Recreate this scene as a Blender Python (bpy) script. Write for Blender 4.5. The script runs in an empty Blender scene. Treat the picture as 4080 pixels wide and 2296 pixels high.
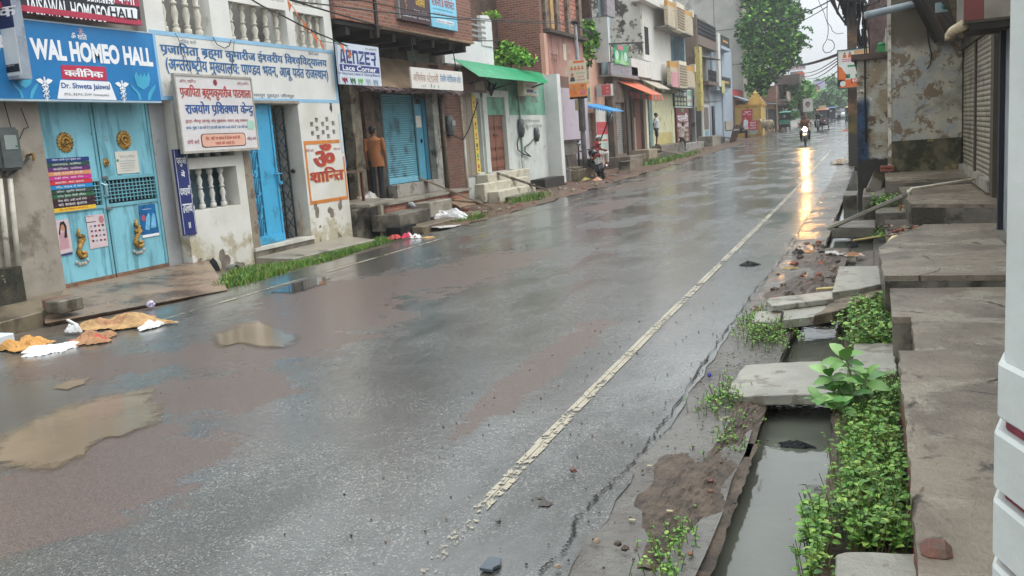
import bpy, bmesh, math, random
from math import sin, cos, pi, radians as R
from mathutils import Vector as V, Matrix
random.seed(11)
SC = bpy.context.scene
COL = SC.collection

# ---------------- camera ----------------
PITCH, ROLL, YAW, CAMZ = R(9.34235), R(-4.22405), R(22.48161), 1.75
fw = V((-sin(YAW)*cos(PITCH), cos(YAW)*cos(PITCH), -sin(PITCH)))
rt0 = V((cos(YAW), sin(YAW), 0)); up0 = rt0.cross(fw)
rt = cos(ROLL)*rt0 + sin(ROLL)*up0; up = -sin(ROLL)*rt0 + cos(ROLL)*up0
EYE = V((0, 0, CAMZ)); FPX = 3575.09
cam = bpy.data.cameras.new("camera"); cam.sensor_width = 36; cam.lens = FPX/4080*36
cam.clip_start = .05; cam.clip_end = 3000
camo = bpy.data.objects.new("camera", cam); COL.objects.link(camo)
camo.matrix_world = Matrix(((rt.x, up.x, -fw.x, 0), (rt.y, up.y, -fw.y, 0), (rt.z, up.z, -fw.z, CAMZ), (0, 0, 0, 1)))
SC.camera = camo

# ---------------- sky, sun, exposure ----------------
SUN_EL, SUN_AZ = R(58), R(60)
wd = bpy.data.worlds.new("World"); SC.world = wd; wd.use_nodes = True
wt = wd.node_tree; wt.nodes.clear()
sky = wt.nodes.new('ShaderNodeTexSky'); sky.sky_type = 'NISHITA'; sky.sun_disc = False
sky.sun_elevation = SUN_EL; sky.sun_rotation = SUN_AZ; sky.air_density = 1.0; sky.dust_density = 4; sky.ozone_density = 1
hs = wt.nodes.new('ShaderNodeHueSaturation'); hs.inputs['Saturation'].default_value = .22
ov = wt.nodes.new('ShaderNodeMix'); ov.data_type = 'RGBA'; ov.inputs[0].default_value = .72
ov.inputs[7].default_value = (7.0, 7.5, 7.85, 1)
bg = wt.nodes.new('ShaderNodeBackground'); bg.inputs['Strength'].default_value = .115
wo = wt.nodes.new('ShaderNodeOutputWorld')
wt.links.new(sky.outputs[0], hs.inputs['Color']); wt.links.new(hs.outputs[0], ov.inputs[6])
tcw = wt.nodes.new('ShaderNodeTexCoord'); spw = wt.nodes.new('ShaderNodeSeparateXYZ'); mw = wt.nodes.new('ShaderNodeMapRange'); mw.inputs[3].default_value = .62; mw.inputs[4].default_value = 2.05   # overcast dome: brighter overhead than at the horizon
gw = wt.nodes.new('ShaderNodeMix'); gw.data_type = 'RGBA'; gw.blend_type = 'MULTIPLY'; gw.inputs[0].default_value = 1
wt.links.new(tcw.outputs['Generated'], spw.inputs[0]); wt.links.new(spw.outputs[2], mw.inputs[0]); wt.links.new(ov.outputs[2], gw.inputs[6]); wt.links.new(mw.outputs[0], gw.inputs[7])
wt.links.new(gw.outputs[2], bg.inputs['Color']); wt.links.new(bg.outputs[0], wo.inputs['Surface'])
sl = bpy.data.lights.new("sun", 'SUN'); sl.energy = .8; sl.angle = R(35); sl.color = (1, .97, .92)
so = bpy.data.objects.new("sun", sl); COL.objects.link(so)
so.rotation_euler = (R(90)-SUN_EL, 0, -SUN_AZ + pi); so.location = (0, 0, 40)
SC.view_settings.view_transform = 'Standard'; SC.view_settings.look = 'None'
SC.view_settings.exposure = 0.76; SC.view_settings.gamma = 1
SC.cycles.max_bounces = 6; SC.cycles.transparent_max_bounces = 12; SC.cycles.volume_bounces = 0

# ---------------- photo measurements: rays through picture points, cut by real planes ----------------
ZF = dict(a=(0,0,2.4171),b=(600,0,2.4163),c=(0,500,2.0714),d=(600,500,2.0713),e=(1250,0,2.9),f=(1250,400,2.5886),
 g=(1800,0,3.6257),h=(1800,350,3.2229),i=(2350,0,3.9631),j=(2350,300,3.815),k=(2850,0,4.1433),l=(2850,300,4.0283),
 m=(3300,0,2.4167),n=(3200,600,2.2307),o=(2700,1150,1.2652),p=(0,1000,1.1186),q=(0,0,.631373),r=(3080,380,6.44),
 s=(2280,530,6.905),t=(0,1180,3.68),u=(3380,600,3.625),v=(2920,950,3.2229),w=(1900,1650,2.245),x=(3200,0,5.152))
def ray(k, x, y):
    a, b, s = ZF[k]; X, Y = a+x/s, b+y/s
    return fw + rt*((X-2040)/FPX) - up*((Y-1148)/FPX)
def W(k, x, y, X): d = ray(k, x, y); return EYE + d*(X/d.x)          # on a plane along the street
def YP(k, x, y, Y): d = ray(k, x, y); return EYE + d*(Y/d.y)         # on a plane across the street
def G(k, x, y, z=0.): d = ray(k, x, y); return EYE + d*((z-CAMZ)/d.z)  # on level ground
def A(k, x, y, dep): return EYE + ray(k, x, y)*dep
def gz(Y):                                                            # the street rises gently away from us
    t = max(0., Y-20.)
    return .0115*t*t/(t+8) if t < 400 else 4.5

# ---------------- materials ----------------
MATS = {}
def lin(c):
    if isinstance(c, str):
        c = [int(c[i:i+2], 16)/255 for i in (0, 2, 4)]
        c = [x/12.92 if x <= .04045 else ((x+.055)/1.055)**2.4 for x in c]
    return (*c[:3], 1)
class NT:
    def __init__(s, name):
        s.m = bpy.data.materials.new(name); s.m.use_nodes = True; s.t = s.m.node_tree; s.t.nodes.clear()
        s.out = s.n('ShaderNodeOutputMaterial'); s.b = s.n('ShaderNodeBsdfPrincipled'); s.l(s.b.outputs[0], s.out.inputs[0])
        s.pos = s.n('ShaderNodeNewGeometry').outputs['Position']
    def n(s, t, **k):
        x = s.t.nodes.new(t)
        for a, b in k.items(): setattr(x, a, b)
        return x
    def l(s, a, b): s.t.links.new(a, b)
    def put(s, sock, v):
        if isinstance(v, (int, float)): sock.default_value = v
        elif isinstance(v, (tuple, list)): sock.default_value = v
        else: s.l(v, sock)
    def noise(s, scale, detail=4, rough=.55, vec=None, dist=0., stretch=None):
        x = s.n('ShaderNodeTexNoise'); x.inputs['Scale'].default_value = scale
        x.inputs['Detail'].default_value = detail; x.inputs['Roughness'].default_value = rough; x.inputs['Distortion'].default_value = dist
        v = vec or s.pos
        if stretch:
            mp = s.n('ShaderNodeMapping'); mp.inputs['Scale'].default_value = stretch; s.l(v, mp.inputs['Vector']); v = mp.outputs[0]
        s.l(v, x.inputs['Vector']); return x.outputs['Fac']
    def ramp(s, f, a, b, lo=0., hi=1.):
        x = s.n('ShaderNodeMapRange'); x.interpolation_type = 'SMOOTHSTEP'
        for i, v in zip((1, 2, 3, 4), (a, b, lo, hi)): x.inputs[i].default_value = v
        s.put(x.inputs[0], f); return x.outputs[0]
    def math(s, op, a, b=0., c=0.):
        x = s.n('ShaderNodeMath', operation=op); s.put(x.inputs[0], a); s.put(x.inputs[1], b); s.put(x.inputs[2], c); return x.outputs[0]
    def mix(s, f, a, b, mode='MIX'):
        x = s.n('ShaderNodeMix', data_type='RGBA', blend_type=mode); s.put(x.inputs[0], f); s.put(x.inputs[6], a); s.put(x.inputs[7], b); return x.outputs[2]
    def bump(s, h, st, dist=.02, base=None):
        x = s.n('ShaderNodeBump'); x.inputs['Strength'].default_value = st; x.inputs['Distance'].default_value = dist
        s.put(x.inputs['Height'], h)
        if base is not None: s.l(base, x.inputs['Normal'])
        return x.outputs[0]
    def fin(s, col, rough=.6, normal=None, metal=0., spec=.5):
        s.put(s.b.inputs['Base Color'], col); s.put(s.b.inputs['Roughness'], rough); s.put(s.b.inputs['Metallic'], metal)
        s.b.inputs['Specular IOR Level'].default_value = spec
        if normal is not None: s.l(normal, s.b.inputs['Normal'])
        return s.m
    def sep(s):
        x = s.n('ShaderNodeSeparateXYZ'); s.l(s.pos, x.inputs[0]); return x.outputs

def M(key, col=None, rough=.7, var=.18, scale=3., dirt=None, damt=.5, dscale=1.2, bump=.15, metal=0., spec=.4, streak=False, soft=.12, bscale=None, wear=None, wamt=.6):
    """general weathered surface; dirt / wear are stain and flaking colours, damt the noise level above which they show"""
    if key in MATS: return MATS[key]
    t = NT(key); c = lin(col)
    f = t.noise(scale, 5)
    dark = tuple(x*(1-var) for x in c[:3])+(1,); lite = tuple(min(1, x*(1+var)) for x in c[:3])+(1,)
    o = t.mix(t.ramp(f, .3, .7), dark, lite)
    if dirt is not None:
        n = t.noise(dscale, 9, .68, stretch=(2.2, 2.2, .35) if streak else None)
        o = t.mix(t.ramp(n, damt, damt+soft), o, lin(dirt))
    if wear is not None:
        n = t.noise(dscale*1.7+.31, 7, .6, dist=.3)
        o = t.mix(t.ramp(n, wamt, wamt+.025), o, lin(wear))
    nm = t.bump(t.noise(bscale or scale*9, 6, .65), bump, .02) if bump else None
    MATS[key] = t.fin(o, t.ramp(f, .2, .8, rough*.8, min(1, rough*1.15)), nm, metal, spec); return MATS[key]

def brick(key, c1, c2, mortar, w=.24, h=.075, var=.35, grime='2a2320', gamt=.52, msize=.012, rough=.8):
    if key in MATS: return MATS[key]
    t = NT(key); p = t.sep(); cb = t.n('ShaderNodeCombineXYZ')
    wob = t.math('MULTIPLY', t.noise(1.6, 3), .05)
    t.l(t.math('ADD', p[0], p[1]), cb.inputs[0]); t.l(t.math('ADD', p[2], wob), cb.inputs[1])
    b = t.n('ShaderNodeTexBrick'); b.inputs['Scale'].default_value = 1; b.inputs['Brick Width'].default_value = w; b.inputs['Row Height'].default_value = h
    b.inputs['Mortar Size'].default_value = msize; b.inputs['Mortar Smooth'].default_value = .3
    t.l(cb.outputs[0], b.inputs['Vector']); b.inputs['Color1'].default_value = lin(c1); b.inputs['Color2'].default_value = lin(c2); b.inputs['Mortar'].default_value = lin(mortar)
    n = t.noise(1.1, 9, .7); o = t.mix(t.ramp(n, gamt, gamt+.2), b.outputs['Color'], lin(grime))
    f2 = t.noise(14, 4); o = t.mix(t.math('MULTIPLY', f2, var), o, (.02, .015, .012, 1))
    nm = t.bump(t.math('ADD', t.math('MULTIPLY', b.outputs['Fac'], -1), t.math('MULTIPLY', f2, .5)), .6, .02)
    MATS[key] = t.fin(o, rough, nm); return MATS[key]

# ---------------- objects ----------------
def tag(o, label=None, cat=None, group=None, kind=None):
    if label: o['label'] = label
    if cat: o['category'] = cat
    if group: o['group'] = group
    if kind: o['kind'] = kind
    return o
def thing(name, label, cat, loc=(0, 0, 0), group=None, rot=0):
    o = bpy.data.objects.new(name, None); o.empty_display_size = .1; COL.objects.link(o); o.location = loc; o.rotation_euler[2] = rot
    return tag(o, label, cat, group)
def wloc(o):
    v = V(o.location)
    while o.parent: o = o.parent; v += V(o.location)
    return v
class MB:
    def __init__(s): s.v = []; s.f = []; s.m = []; s.mi = 0
    def face(s, *ids): s.f.append(ids); s.m.append(s.mi)
    def poly(s, pts):
        n = len(s.v); s.v += [V(p) for p in pts]; s.face(*range(n, n+len(pts))); return s
    def box(s, x0, x1, y0, y1, z0, z1):
        x0, x1 = sorted((x0, x1)); y0, y1 = sorted((y0, y1)); z0, z1 = sorted((z0, z1))
        return s.hexa([(x0,y0,z0),(x1,y0,z0),(x1,y1,z0),(x0,y1,z0),(x0,y0,z1),(x1,y0,z1),(x1,y1,z1),(x0,y1,z1)])
    def hexa(s, p):
        n = len(s.v); s.v += [V(q) for q in p]
        for a in ((0,3,2,1),(4,5,6,7),(0,1,5,4),(1,2,6,5),(2,3,7,6),(3,0,4,7)): s.face(*[n+i for i in a])
        return s
    def bar(s, a, b, w, h, upv=(0, 0, 1)):
        a, b = V(a), V(b); d = (b-a).normalized(); sd = d.cross(V(upv))
        if sd.length < 1e-4: sd = d.cross(V((0, 1, 0)))
        sd.normalize(); u = sd.cross(d).normalized(); sd = sd*w/2; u = u*h/2
        return s.hexa([a-sd-u, a+sd-u, b+sd-u, b-sd-u, a-sd+u, a+sd+u, b+sd+u, b-sd+u])
    def prism(s, pts, ext):
        pts = [V(p) for p in pts]; ext = V(ext); n = len(s.v); k = len(pts); s.v += pts + [p+ext for p in pts]
        s.face(*range(n+k-1, n-1, -1)); s.face(*range(n+k, n+2*k))
        for i in range(k): j = (i+1) % k; s.face(n+i, n+j, n+k+j, n+k+i)
        return s
    def rings(s, rs, cap=True, closed=False):
        n = len(s.v); k = len(rs[0])
        for r in rs: s.v += [V(p) for p in r]
        m = len(rs)
        for i in range(m if closed else m-1):
            a, b = n+i*k, n+((i+1) % m)*k
            for j in range(k): j2 = (j+1) % k; s.face(a+j, a+j2, b+j2, b+j)
        if cap and not closed: s.face(*range(n+k-1, n-1, -1)); s.face(*range(n+(m-1)*k, n+m*k))
        return s
    def tube(s, pts, r, n=6, closed=False, flat=1., cap=True):
        pts = [V(p) for p in pts]; rs = r if isinstance(r, (list, tuple)) else [r]*len(pts); out = []; pu = None
        for i, p in enumerate(pts):
            if closed: d = pts[(i+1) % len(pts)]-pts[i-1]
            else: d = pts[min(i+1, len(pts)-1)]-pts[max(i-1, 0)]
            if d.length < 1e-9: d = V((0, 0, 1))
            d.normalize()
            if pu is None: pu = d.orthogonal()
            u = (pu - d*pu.dot(d)); u = u.normalized() if u.length > 1e-6 else d.orthogonal().normalized(); pu = u; w = d.cross(u)
            out.append([p + u*cos(2*pi*j/n)*rs[i] + w*sin(2*pi*j/n)*rs[i]*flat for j in range(n)])
        return s.rings(out, cap, closed)
    def lathe(s, prof, c=(0, 0, 0), n=10, ax='z'):
        c = V(c); out = []
        for r, h in prof:
            ring = []
            for j in range(n):
                a = 2*pi*j/n
                q = (r*cos(a), r*sin(a), h) if ax == 'z' else ((h, r*cos(a), r*sin(a)) if ax == 'x' else (r*sin(a), h, r*cos(a)))
                ring.append(c+V(q))
            out.append(ring)
        return s.rings(out)
    def ball(s, c, r, n=8, m=6, jit=0.):
        if isinstance(r, (int, float)): r = (r, r, r)
        c = V(c); out = []
        for i in range(m+1):
            th = pi*max(.02, min(.98, i/m)); ring = []
            for j in range(n):
                a = 2*pi*j/n; q = 1+random.uniform(-jit, jit)
                ring.append(c+V((r[0]*sin(th)*cos(a)*q, r[1]*sin(th)*sin(a)*q, -r[2]*cos(th)*q)))
            out.append(ring)
        return s.rings(out)
    def cap(s, a, b, ra, rb, n=8):   # tapered limb with round ends
        a, b = V(a), V(b); d = b-a; L = d.length; d = d/L if L > 1e-6 else V((0, 0, 1)); P = []; Q = []
        for th in (75, 45, 15): P.append(a-d*ra*sin(R(th))); Q.append(ra*cos(R(th)))
        for th in (15, 45, 75): P.append(b+d*rb*sin(R(th))); Q.append(rb*cos(R(th)))
        return s.tube(P, Q, n)
    def loft(s, secs, n=12):         # horizontal ellipses: (x, y, z, rx, ry)
        return s.rings([[V((x+rx*cos(2*pi*j/n), y+ry*sin(2*pi*j/n), z)) for j in range(n)] for x, y, z, rx, ry in secs])
    def build(s, name, mats, parent=None, smooth=False, bev=0., org=None, label=None, segs=1):
        me = bpy.data.meshes.new(name)
        if parent is not None: o0 = wloc(parent)
        elif org is not None: o0 = V(org)
        else:
            xs = [v.x for v in s.v]; ys = [v.y for v in s.v]; zs = [v.z for v in s.v]
            o0 = V(((min(xs)+max(xs))/2, (min(ys)+max(ys))/2, min(zs)))
        me.from_pydata([v-o0 for v in s.v], [], s.f)
        for m in (mats if isinstance(mats, (list, tuple)) else [mats]): me.materials.append(m)
        if any(s.m): me.polygons.foreach_set('material_index', s.m)
        if smooth: me.polygons.foreach_set('use_smooth', [True]*len(me.polygons))
        if bev:
            bm = bmesh.new(); bm.from_mesh(me)
            bmesh.ops.bevel(bm, geom=list(bm.edges), offset=bev, segments=segs, affect='EDGES', clamp_overlap=True); bm.to_mesh(me); bm.free()
        me.update(); o = bpy.data.objects.new(name, me); COL.objects.link(o)
        if parent is not None: o.parent = parent
        else: o.location = o0
        if label: o['label'] = label
        return o
def copy_tree(o, parent=None):
    c = o.copy(); COL.objects.link(c)
    if parent is not None: c.parent = parent
    for ch in list(o.children): copy_tree(ch, c)
    return c
def boxm(name, m, x0, x1, y0, y1, z0, z1, parent=None, bev=0., label=None):
    return MB().box(x0, x1, y0, y1, z0, z1).build(name, m, parent, bev=bev, label=label)
def pane(P, k, xl, yb, xr, yt, X, d, name, m, bev=0., label=None):
    """box whose street face at X spans the picture rectangle (lower left, upper right)"""
    a, b = W(k, xl, yb, X), W(k, xr, yt, X)
    return boxm(name, m, X-d, X, a.y, b.y, a.z, b.z, P, bev, label)
def wallgrid(mb, ax, c0, c1, u0, u1, z0, z1, holes):
    """wall slab with openings. ax 'x': slab between X=c0..c1, u is Y; ax 'y': between Y=c0..c1, u is X. holes (ua,ub,za,zb)"""
    us = sorted({u0, u1, *[min(max(h[i], u0), u1) for h in holes for i in (0, 1)]}); zs = sorted({z0, z1, *[min(max(h[i], z0), z1) for h in holes for i in (2, 3)]})
    solid = {}
    for i in range(len(us)-1):
        for j in range(len(zs)-1):
            cu, cz = (us[i]+us[i+1])/2, (zs[j]+zs[j+1])/2
            solid[i, j] = not any(h[0] < cu < h[1] and h[2] < cz < h[3] for h in holes)
    P = (lambda c, u, z: (c, u, z)) if ax == 'x' else (lambda c, u, z: (u, c, z))
    for (i, j), sd in solid.items():
        if not sd: continue
        a, b, p, q = us[i], us[i+1], zs[j], zs[j+1]
        mb.poly([P(c1, a, p), P(c1, b, p), P(c1, b, q), P(c1, a, q)]); mb.poly([P(c0, b, p), P(c0, a, p), P(c0, a, q), P(c0, b, q)])
        if not solid.get((i-1, j)): mb.poly([P(c0, a, p), P(c1, a, p), P(c1, a, q), P(c0, a, q)])
        if not solid.get((i+1, j)): mb.poly([P(c1, b, p), P(c0, b, p), P(c0, b, q), P(c1, b, q)])
        if not solid.get((i, j-1)): mb.poly([P(c0, a, p), P(c0, b, p), P(c1, b, p), P(c1, a, p)])
        if not solid.get((i, j+1)): mb.poly([P(c1, a, q), P(c1, b, q), P(c0, b, q), P(c0, a, q)])
    return mb
def voxel(mb, name, m, parent, vox=.014, smooth=2, org=None):
    """melt the pieces of a body into one continuous surface"""
    o = mb.build(name, m, parent, org=org); md = o.modifiers.new('r', 'REMESH'); md.mode = 'VOXEL'; md.voxel_size = vox
    sm = o.modifiers.new('s', 'SMOOTH'); sm.iterations = smooth; sm.factor = .5
    me = bpy.data.meshes.new_from_object(o.evaluated_get(bpy.context.evaluated_depsgraph_get()))
    o.modifiers.clear(); old = o.data; o.data = me; bpy.data.meshes.remove(old)
    me.polygons.foreach_set('use_smooth', [True]*len(me.polygons)); return o

# ---------------- lettering: glyph outlines laid out one by one, Devanagari clusters shaped by hand ----------------
GL = {}
def rawmesh(s, off):
    c = bpy.data.curves.new('t', 'FONT'); c.body = s; c.resolution_u = 3; c.offset = off
    o = bpy.data.objects.new('t', c); COL.objects.link(o)
    dg = bpy.context.evaluated_depsgraph_get(); dg.update(); me = o.evaluated_get(dg).to_mesh()
    vs = [tuple(v.co) for v in me.vertices]; fs = [tuple(p.vertices) for p in me.polygons]
    o.evaluated_get(dg).to_mesh_clear(); bpy.data.objects.remove(o); bpy.data.curves.remove(c)
    return vs, fs
def glyph(ch, off):
    if (ch, off) in GL: return GL[ch, off]
    if ch == ' ': GL[ch, off] = ([], [], .3); return GL[ch, off]
    vs, fs = rawmesh(ch, off)
    a = max(v[0] for v in rawmesh(ch+'|'*9, 0)[0]); b = max(v[0] for v in rawmesh('|'*9, 0)[0])
    GL[ch, off] = (vs, fs, a-b); return GL[ch, off]
def half(g):   # half form: the letter without its upright stem
    vs, fs, adv = g; cut = adv*.70
    bm = bmesh.new(); bv = [bm.verts.new(v) for v in vs]
    for f in fs:
        try: bm.faces.new([bv[i] for i in f])
        except ValueError: pass
    bmesh.ops.bisect_plane(bm, geom=bm.verts[:]+bm.edges[:]+bm.faces[:], plane_co=(cut, 0, 0), plane_no=(1, 0, 0), clear_outer=True)
    bm.verts.index_update(); r = ([tuple(v.co) for v in bm.verts], [tuple(v.index for v in f.verts) for f in bm.faces], cut); bm.free(); return r
NOSTEM = 'टठडढदहरछङ'
def shape(s):
    """list of (kind, char): 'g' glyph, 'h' half form, 'k' rakar stroke, 'r' reph hook"""
    out = []; i = 0; isC = lambda c: 'क' <= c <= 'ह'
    while i < len(s):
        c = s[i]
        if not isC(c): out.append(('g', c)); i += 1; continue
        cl = [c]; i += 1
        while i+1 < len(s) and s[i] == '्' and isC(s[i+1]): cl.append(s[i+1]); i += 2
        end = []
        if i < len(s) and s[i] == '्': end.append(('g', '्')); i += 1
        mats = []
        while i < len(s) and s[i] in 'ािीुूृेैोौंँः': mats.append(s[i]); i += 1
        reph = len(cl) > 1 and cl[0] == 'र'
        if reph: cl = cl[1:]
        if 'ि' in mats: out.append(('g', 'ि')); mats.remove('ि')
        j = 0
        while j < len(cl):
            last = j == len(cl)-1
            if not last and cl[j+1] == 'र': out += [('g', cl[j]), ('k', cl[j])]; j += 2; continue
            if last: out.append(('g', cl[j]))
            elif cl[j] in NOSTEM: out += [('g', cl[j]), ('g', '्')]
            else: out.append(('h', cl[j]))
            j += 1
        out += [('g', m) for m in mats] + end
        if reph: out.append(('r', ''))
    return out
def textmesh(s, off=.0):
    v = []; f = []; x = 0.; la = .6
    for kd, ch in shape(s):
        if kd in 'gh':
            g = glyph(ch, off); g = half(g) if kd == 'h' else g
            n = len(v); v += [(p[0]+x, p[1]) for p in g[0]]; f += [tuple(n+i for i in q) for q in g[1]]; x += g[2]
            if g[2] > .1: la = g[2]
        else:
            t = .045+off; n = len(v)
            pts = [(-.12, .02), (-.12-t*.7, .1), (-.42, -.1), (-.40, -.19)] if kd == 'k' else [(-.14, .66), (-.05, .66), (.02, .84), (-.10, .94), (-.2, .86), (-.15, .84), (-.09, .87), (-.05, .8)]
            if kd == 'k' and ch in 'टडद': pts = [(-.3, -.02), (-.12, -.2), (-.2, -.22), (-.32, -.1), (-.44, -.22), (-.52, -.2)]
            v += [(x+a, b) for a, b in pts]; f.append(tuple(range(n, n+len(pts))))
    return v, f
def text(P, s, O, U, Vv, m, off=.0, name='lettering', nrm=None, keep=None):
    """lay text so that its outline box fills the parallelogram O, O+U, O+Vv; keep = natural aspect, 'l' from the left"""
    deva = any('\u0900' < c < '\u0980' for c in s); ex = max(0., off-.011) if deva else 0.; v, f = textmesh(s, min(off, .011) if deva else off)
    if not v: return
    x0 = min(a[0] for a in v); x1 = max(a[0] for a in v); y0 = min(a[1] for a in v); y1 = max(a[1] for a in v)
    O, U, Vv = V(O), V(U), V(Vv); mb = MB(); mb.v = [O+U*((a-x0)/(x1-x0))+Vv*((b-y0)/(y1-y0)) for a, b in v]; mb.f = list(f)
    if ex:      # bold: thin further strokes stacked a hair in front
        nv = U.cross(Vv).normalized(); n = len(mb.v); base = list(mb.v)
        for q, s_ in ((1, ex*1.3), (2, -ex*1.3)): mb.v += [p+U*(s_/(x1-x0))+nv*.0006*q for p in base]; mb.f += [tuple(i+n*q for i in g) for g in f]
    mb.m = [0]*len(mb.f)
    return mb.build(name, m, P)
def TX(P, s, k, xl, yb, xr, yt, X, m, off=.0, name='lettering'):
    a, b = W(k, xl, yb, X), W(k, xr, yt, X)
    return text(P, s, a, (0, b.y-a.y, 0), (0, 0, b.z-a.z), m, off, name)
def flat(P, pts, m, name, d=.004, ext=(1, 0, 0)):
    """thin raised patch (sticker, painted panel) from 3-D outline points"""
    return MB().prism(pts, V(ext)*d).build(name, m, P)
def FX(P, k, pix, X, m, name, d=.004): return flat(P, [W(k, x, y, X) for x, y in pix], m, name, d)
# ================= ground, road, drain =================
MUD = M('mud', '5d5349', .38, .35, 2.2, '39322b', .5, 1.1, .5, bscale=14)
CONC = M('wet_concrete', '8b8578', .34, .2, 1.6, '4f493f', .52, 1.4, .35, bscale=26)
CONCD = M('old_concrete', '6e685c', .42, .3, 2.4, '3a3429', .48, 1.3, .5, bscale=20, wear='9b9484', wamt=.66)
SLAB = M('slab_concrete', '9a978a', .34, .22, 2.6, '5f5a4f', .52, 2.6, .5, bscale=24, wear='7d7668', wamt=.58)
BLK = M('black_void', '0d0c0c', .9, .1, bump=0)
def mud_side():
    t = NT('verge'); n1 = t.noise(.9, 6, .6); n2 = t.noise(16, 5, .7)
    c = t.mix(t.ramp(n1, .42, .6), lin('6b6862'), lin('524b44')); c = t.mix(t.ramp(n2, .55, .75), c, lin('35302b'))
    film = t.ramp(t.noise(1.3, 5, .6), .40, .56)
    return t.fin(c, t.math('MULTIPLY_ADD', film, -.3, .42), t.bump(n2, .55, .03), spec=.5)
VERGE = mud_side()
def road_mat():
    t = NT('wet_asphalt'); p = t.pos
    wear = t.n('ShaderNodeAttribute', attribute_name='worn').outputs['Fac']
    vo = t.n('ShaderNodeTexVoronoi'); vo.inputs['Scale'].default_value = 150; t.l(p, vo.inputs['Vector'])
    vo2 = t.n('ShaderNodeTexVoronoi'); vo2.inputs['Scale'].default_value = 120; t.l(p, vo2.inputs['Vector'])
    sv = t.n('ShaderNodeSeparateColor'); t.l(vo.outputs['Color'], sv.inputs[0]); s2 = t.n('ShaderNodeSeparateColor'); t.l(vo2.outputs['Color'], s2.inputs[0])
    n = t.noise(1.1, 6, .6); fine = t.noise(40, 4, .7)
    a = t.mix(t.ramp(sv.outputs[0], .25, 1), lin('313230'), lin('5c5e58')); a = t.mix(t.ramp(s2.outputs[1], .88, .92), a, lin('85827a'))
    a = t.mix(t.ramp(n, .38, .68), a, lin('3f3f3a'))
    b = t.mix(t.ramp(sv.outputs[1], .1, 1), lin('40342d'), lin('614f45')); b = t.mix(t.ramp(s2.outputs[2], .92, .95), b, lin('6d5c4e'))
    wn = t.ramp(t.math('ADD', wear, t.math('MULTIPLY', t.math('MULTIPLY', t.math('SUBTRACT', t.noise(2.2, 9, .72), .5), t.math('MULTIPLY_ADD', wear, .9, .3)), 2.0)), .50, .66)
    c = t.mix(wn, a, b)
    film = t.ramp(t.noise(.55, 6, .62, stretch=(1.5, .6, 1)), .36, .56)
    film = t.math('MULTIPLY', film, t.math('SUBTRACT', 1, t.math('MULTIPLY', wn, .8)))
    rough = t.math('MULTIPLY_ADD', film, -.14, t.math('MULTIPLY_ADD', fine, .14, .26))
    h = t.math('ADD', t.math('MULTIPLY', vo.outputs['Distance'], -1.2), t.math('MULTIPLY', fine, .6))
    bs = t.n('ShaderNodeBump'); bs.inputs['Distance'].default_value = .006; t.l(h, bs.inputs['Height'])
    t.l(t.math('MULTIPLY_ADD', film, -.42, .55), bs.inputs['Strength'])
    n2 = t.bump(t.noise(9, 6, .65), .42, .012, bs.outputs[0])
    n3 = t.bump(t.noise(2.2, 3), .16, .03, n2)
    t.l(t.math('MULTIPLY_ADD', film, .62, .14), t.b.inputs['Coat Weight']); t.l(t.math('MULTIPLY_ADD', film, -.13, .21), t.b.inputs['Coat Roughness']); t.b.inputs['Coat IOR'].default_value = 1.55
    t.l(t.bump(t.noise(1.6, 3, .5), .10, .03, t.bump(t.noise(19, 5, .65), .34, .008)), t.b.inputs['Coat Normal'])
    return t.fin(c, rough, n3, spec=.7)
def water_mat(key, c, rip=.1, rough=.03, soft=False):
    t = NT(key)
    vo = t.n('ShaderNodeTexVoronoi'); vo.inputs['Scale'].default_value = 6.5; t.l(t.pos, vo.inputs['Vector'])
    w = t.math('SINE', t.math('MULTIPLY', vo.outputs['Distance'], 95)); fade = t.ramp(vo.outputs['Distance'], .02, .10, 1, 0)
    h = t.math('ADD', t.math('MULTIPLY', w, fade), t.noise(9, 3))
    col = t.mix(t.ramp(t.noise(1.3, 4), .35, .65), tuple(x*.8 for x in lin(c)[:3])+(1,), lin(c))
    if soft:   # shallow margin: thins out over the asphalt
        e = t.n('ShaderNodeAttribute', attribute_name='depth').outputs['Fac']; tr = t.n('ShaderNodeBsdfTransparent'); mx = t.n('ShaderNodeMixShader')
        t.l(t.ramp(t.math('ADD', e, t.math('MULTIPLY', t.math('SUBTRACT', t.noise(4, 8, .72), .5), 2.0)), .15, .80), mx.inputs[0]); t.l(tr.outputs[0], mx.inputs[1]); t.l(t.b.outputs[0], mx.inputs[2]); t.l(mx.outputs[0], t.out.inputs[0])
    return t.fin(col, rough, t.bump(h, rip, .01), spec=.4 if soft else .6)
ROAD = road_mat(); PUD = water_mat('muddy_puddle', '786a57', .07, .13, True); DRW = water_mat('drain_water', '5f6156', .34, .05); CLR = water_mat('clear_puddle', '45413b', .07, .04, True)

def sheet(name, x0, x1, y0, y1, nx, ny, zf, mat, kind='structure', yw=None, edge=0.):
    mb = MB(); ids = {}
    for j in range(ny+1):
        q = j/ny; q = q**yw if yw else q; Y = y0+(y1-y0)*q
        for i in range(nx+1):
            X = x0+(x1-x0)*i/nx
            if edge and i in (0, nx): X += random.uniform(-edge, edge)
            ids[i, j] = len(mb.v); mb.v.append(V((X, Y, zf(X, Y))))
    for j in range(ny):
        for i in range(nx): mb.face(ids[i, j], ids[i+1, j], ids[i+1, j+1], ids[i, j+1])
    o = mb.build(name, mat, None, smooth=True, org=(0, 0, 0)); o['kind'] = kind; return o
def gdip(X, Y):
    d = 0.
    if -12 < X < -8.3 and 11.6 < Y < 20: d = .13*min(1, (-8.3-X)/1.2)*min(1, (Y-11.6)/1.2)*min(1, (20-Y)/2.)
    return gz(Y)-.02-d
DX0, DX1 = -.67, .10
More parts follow.
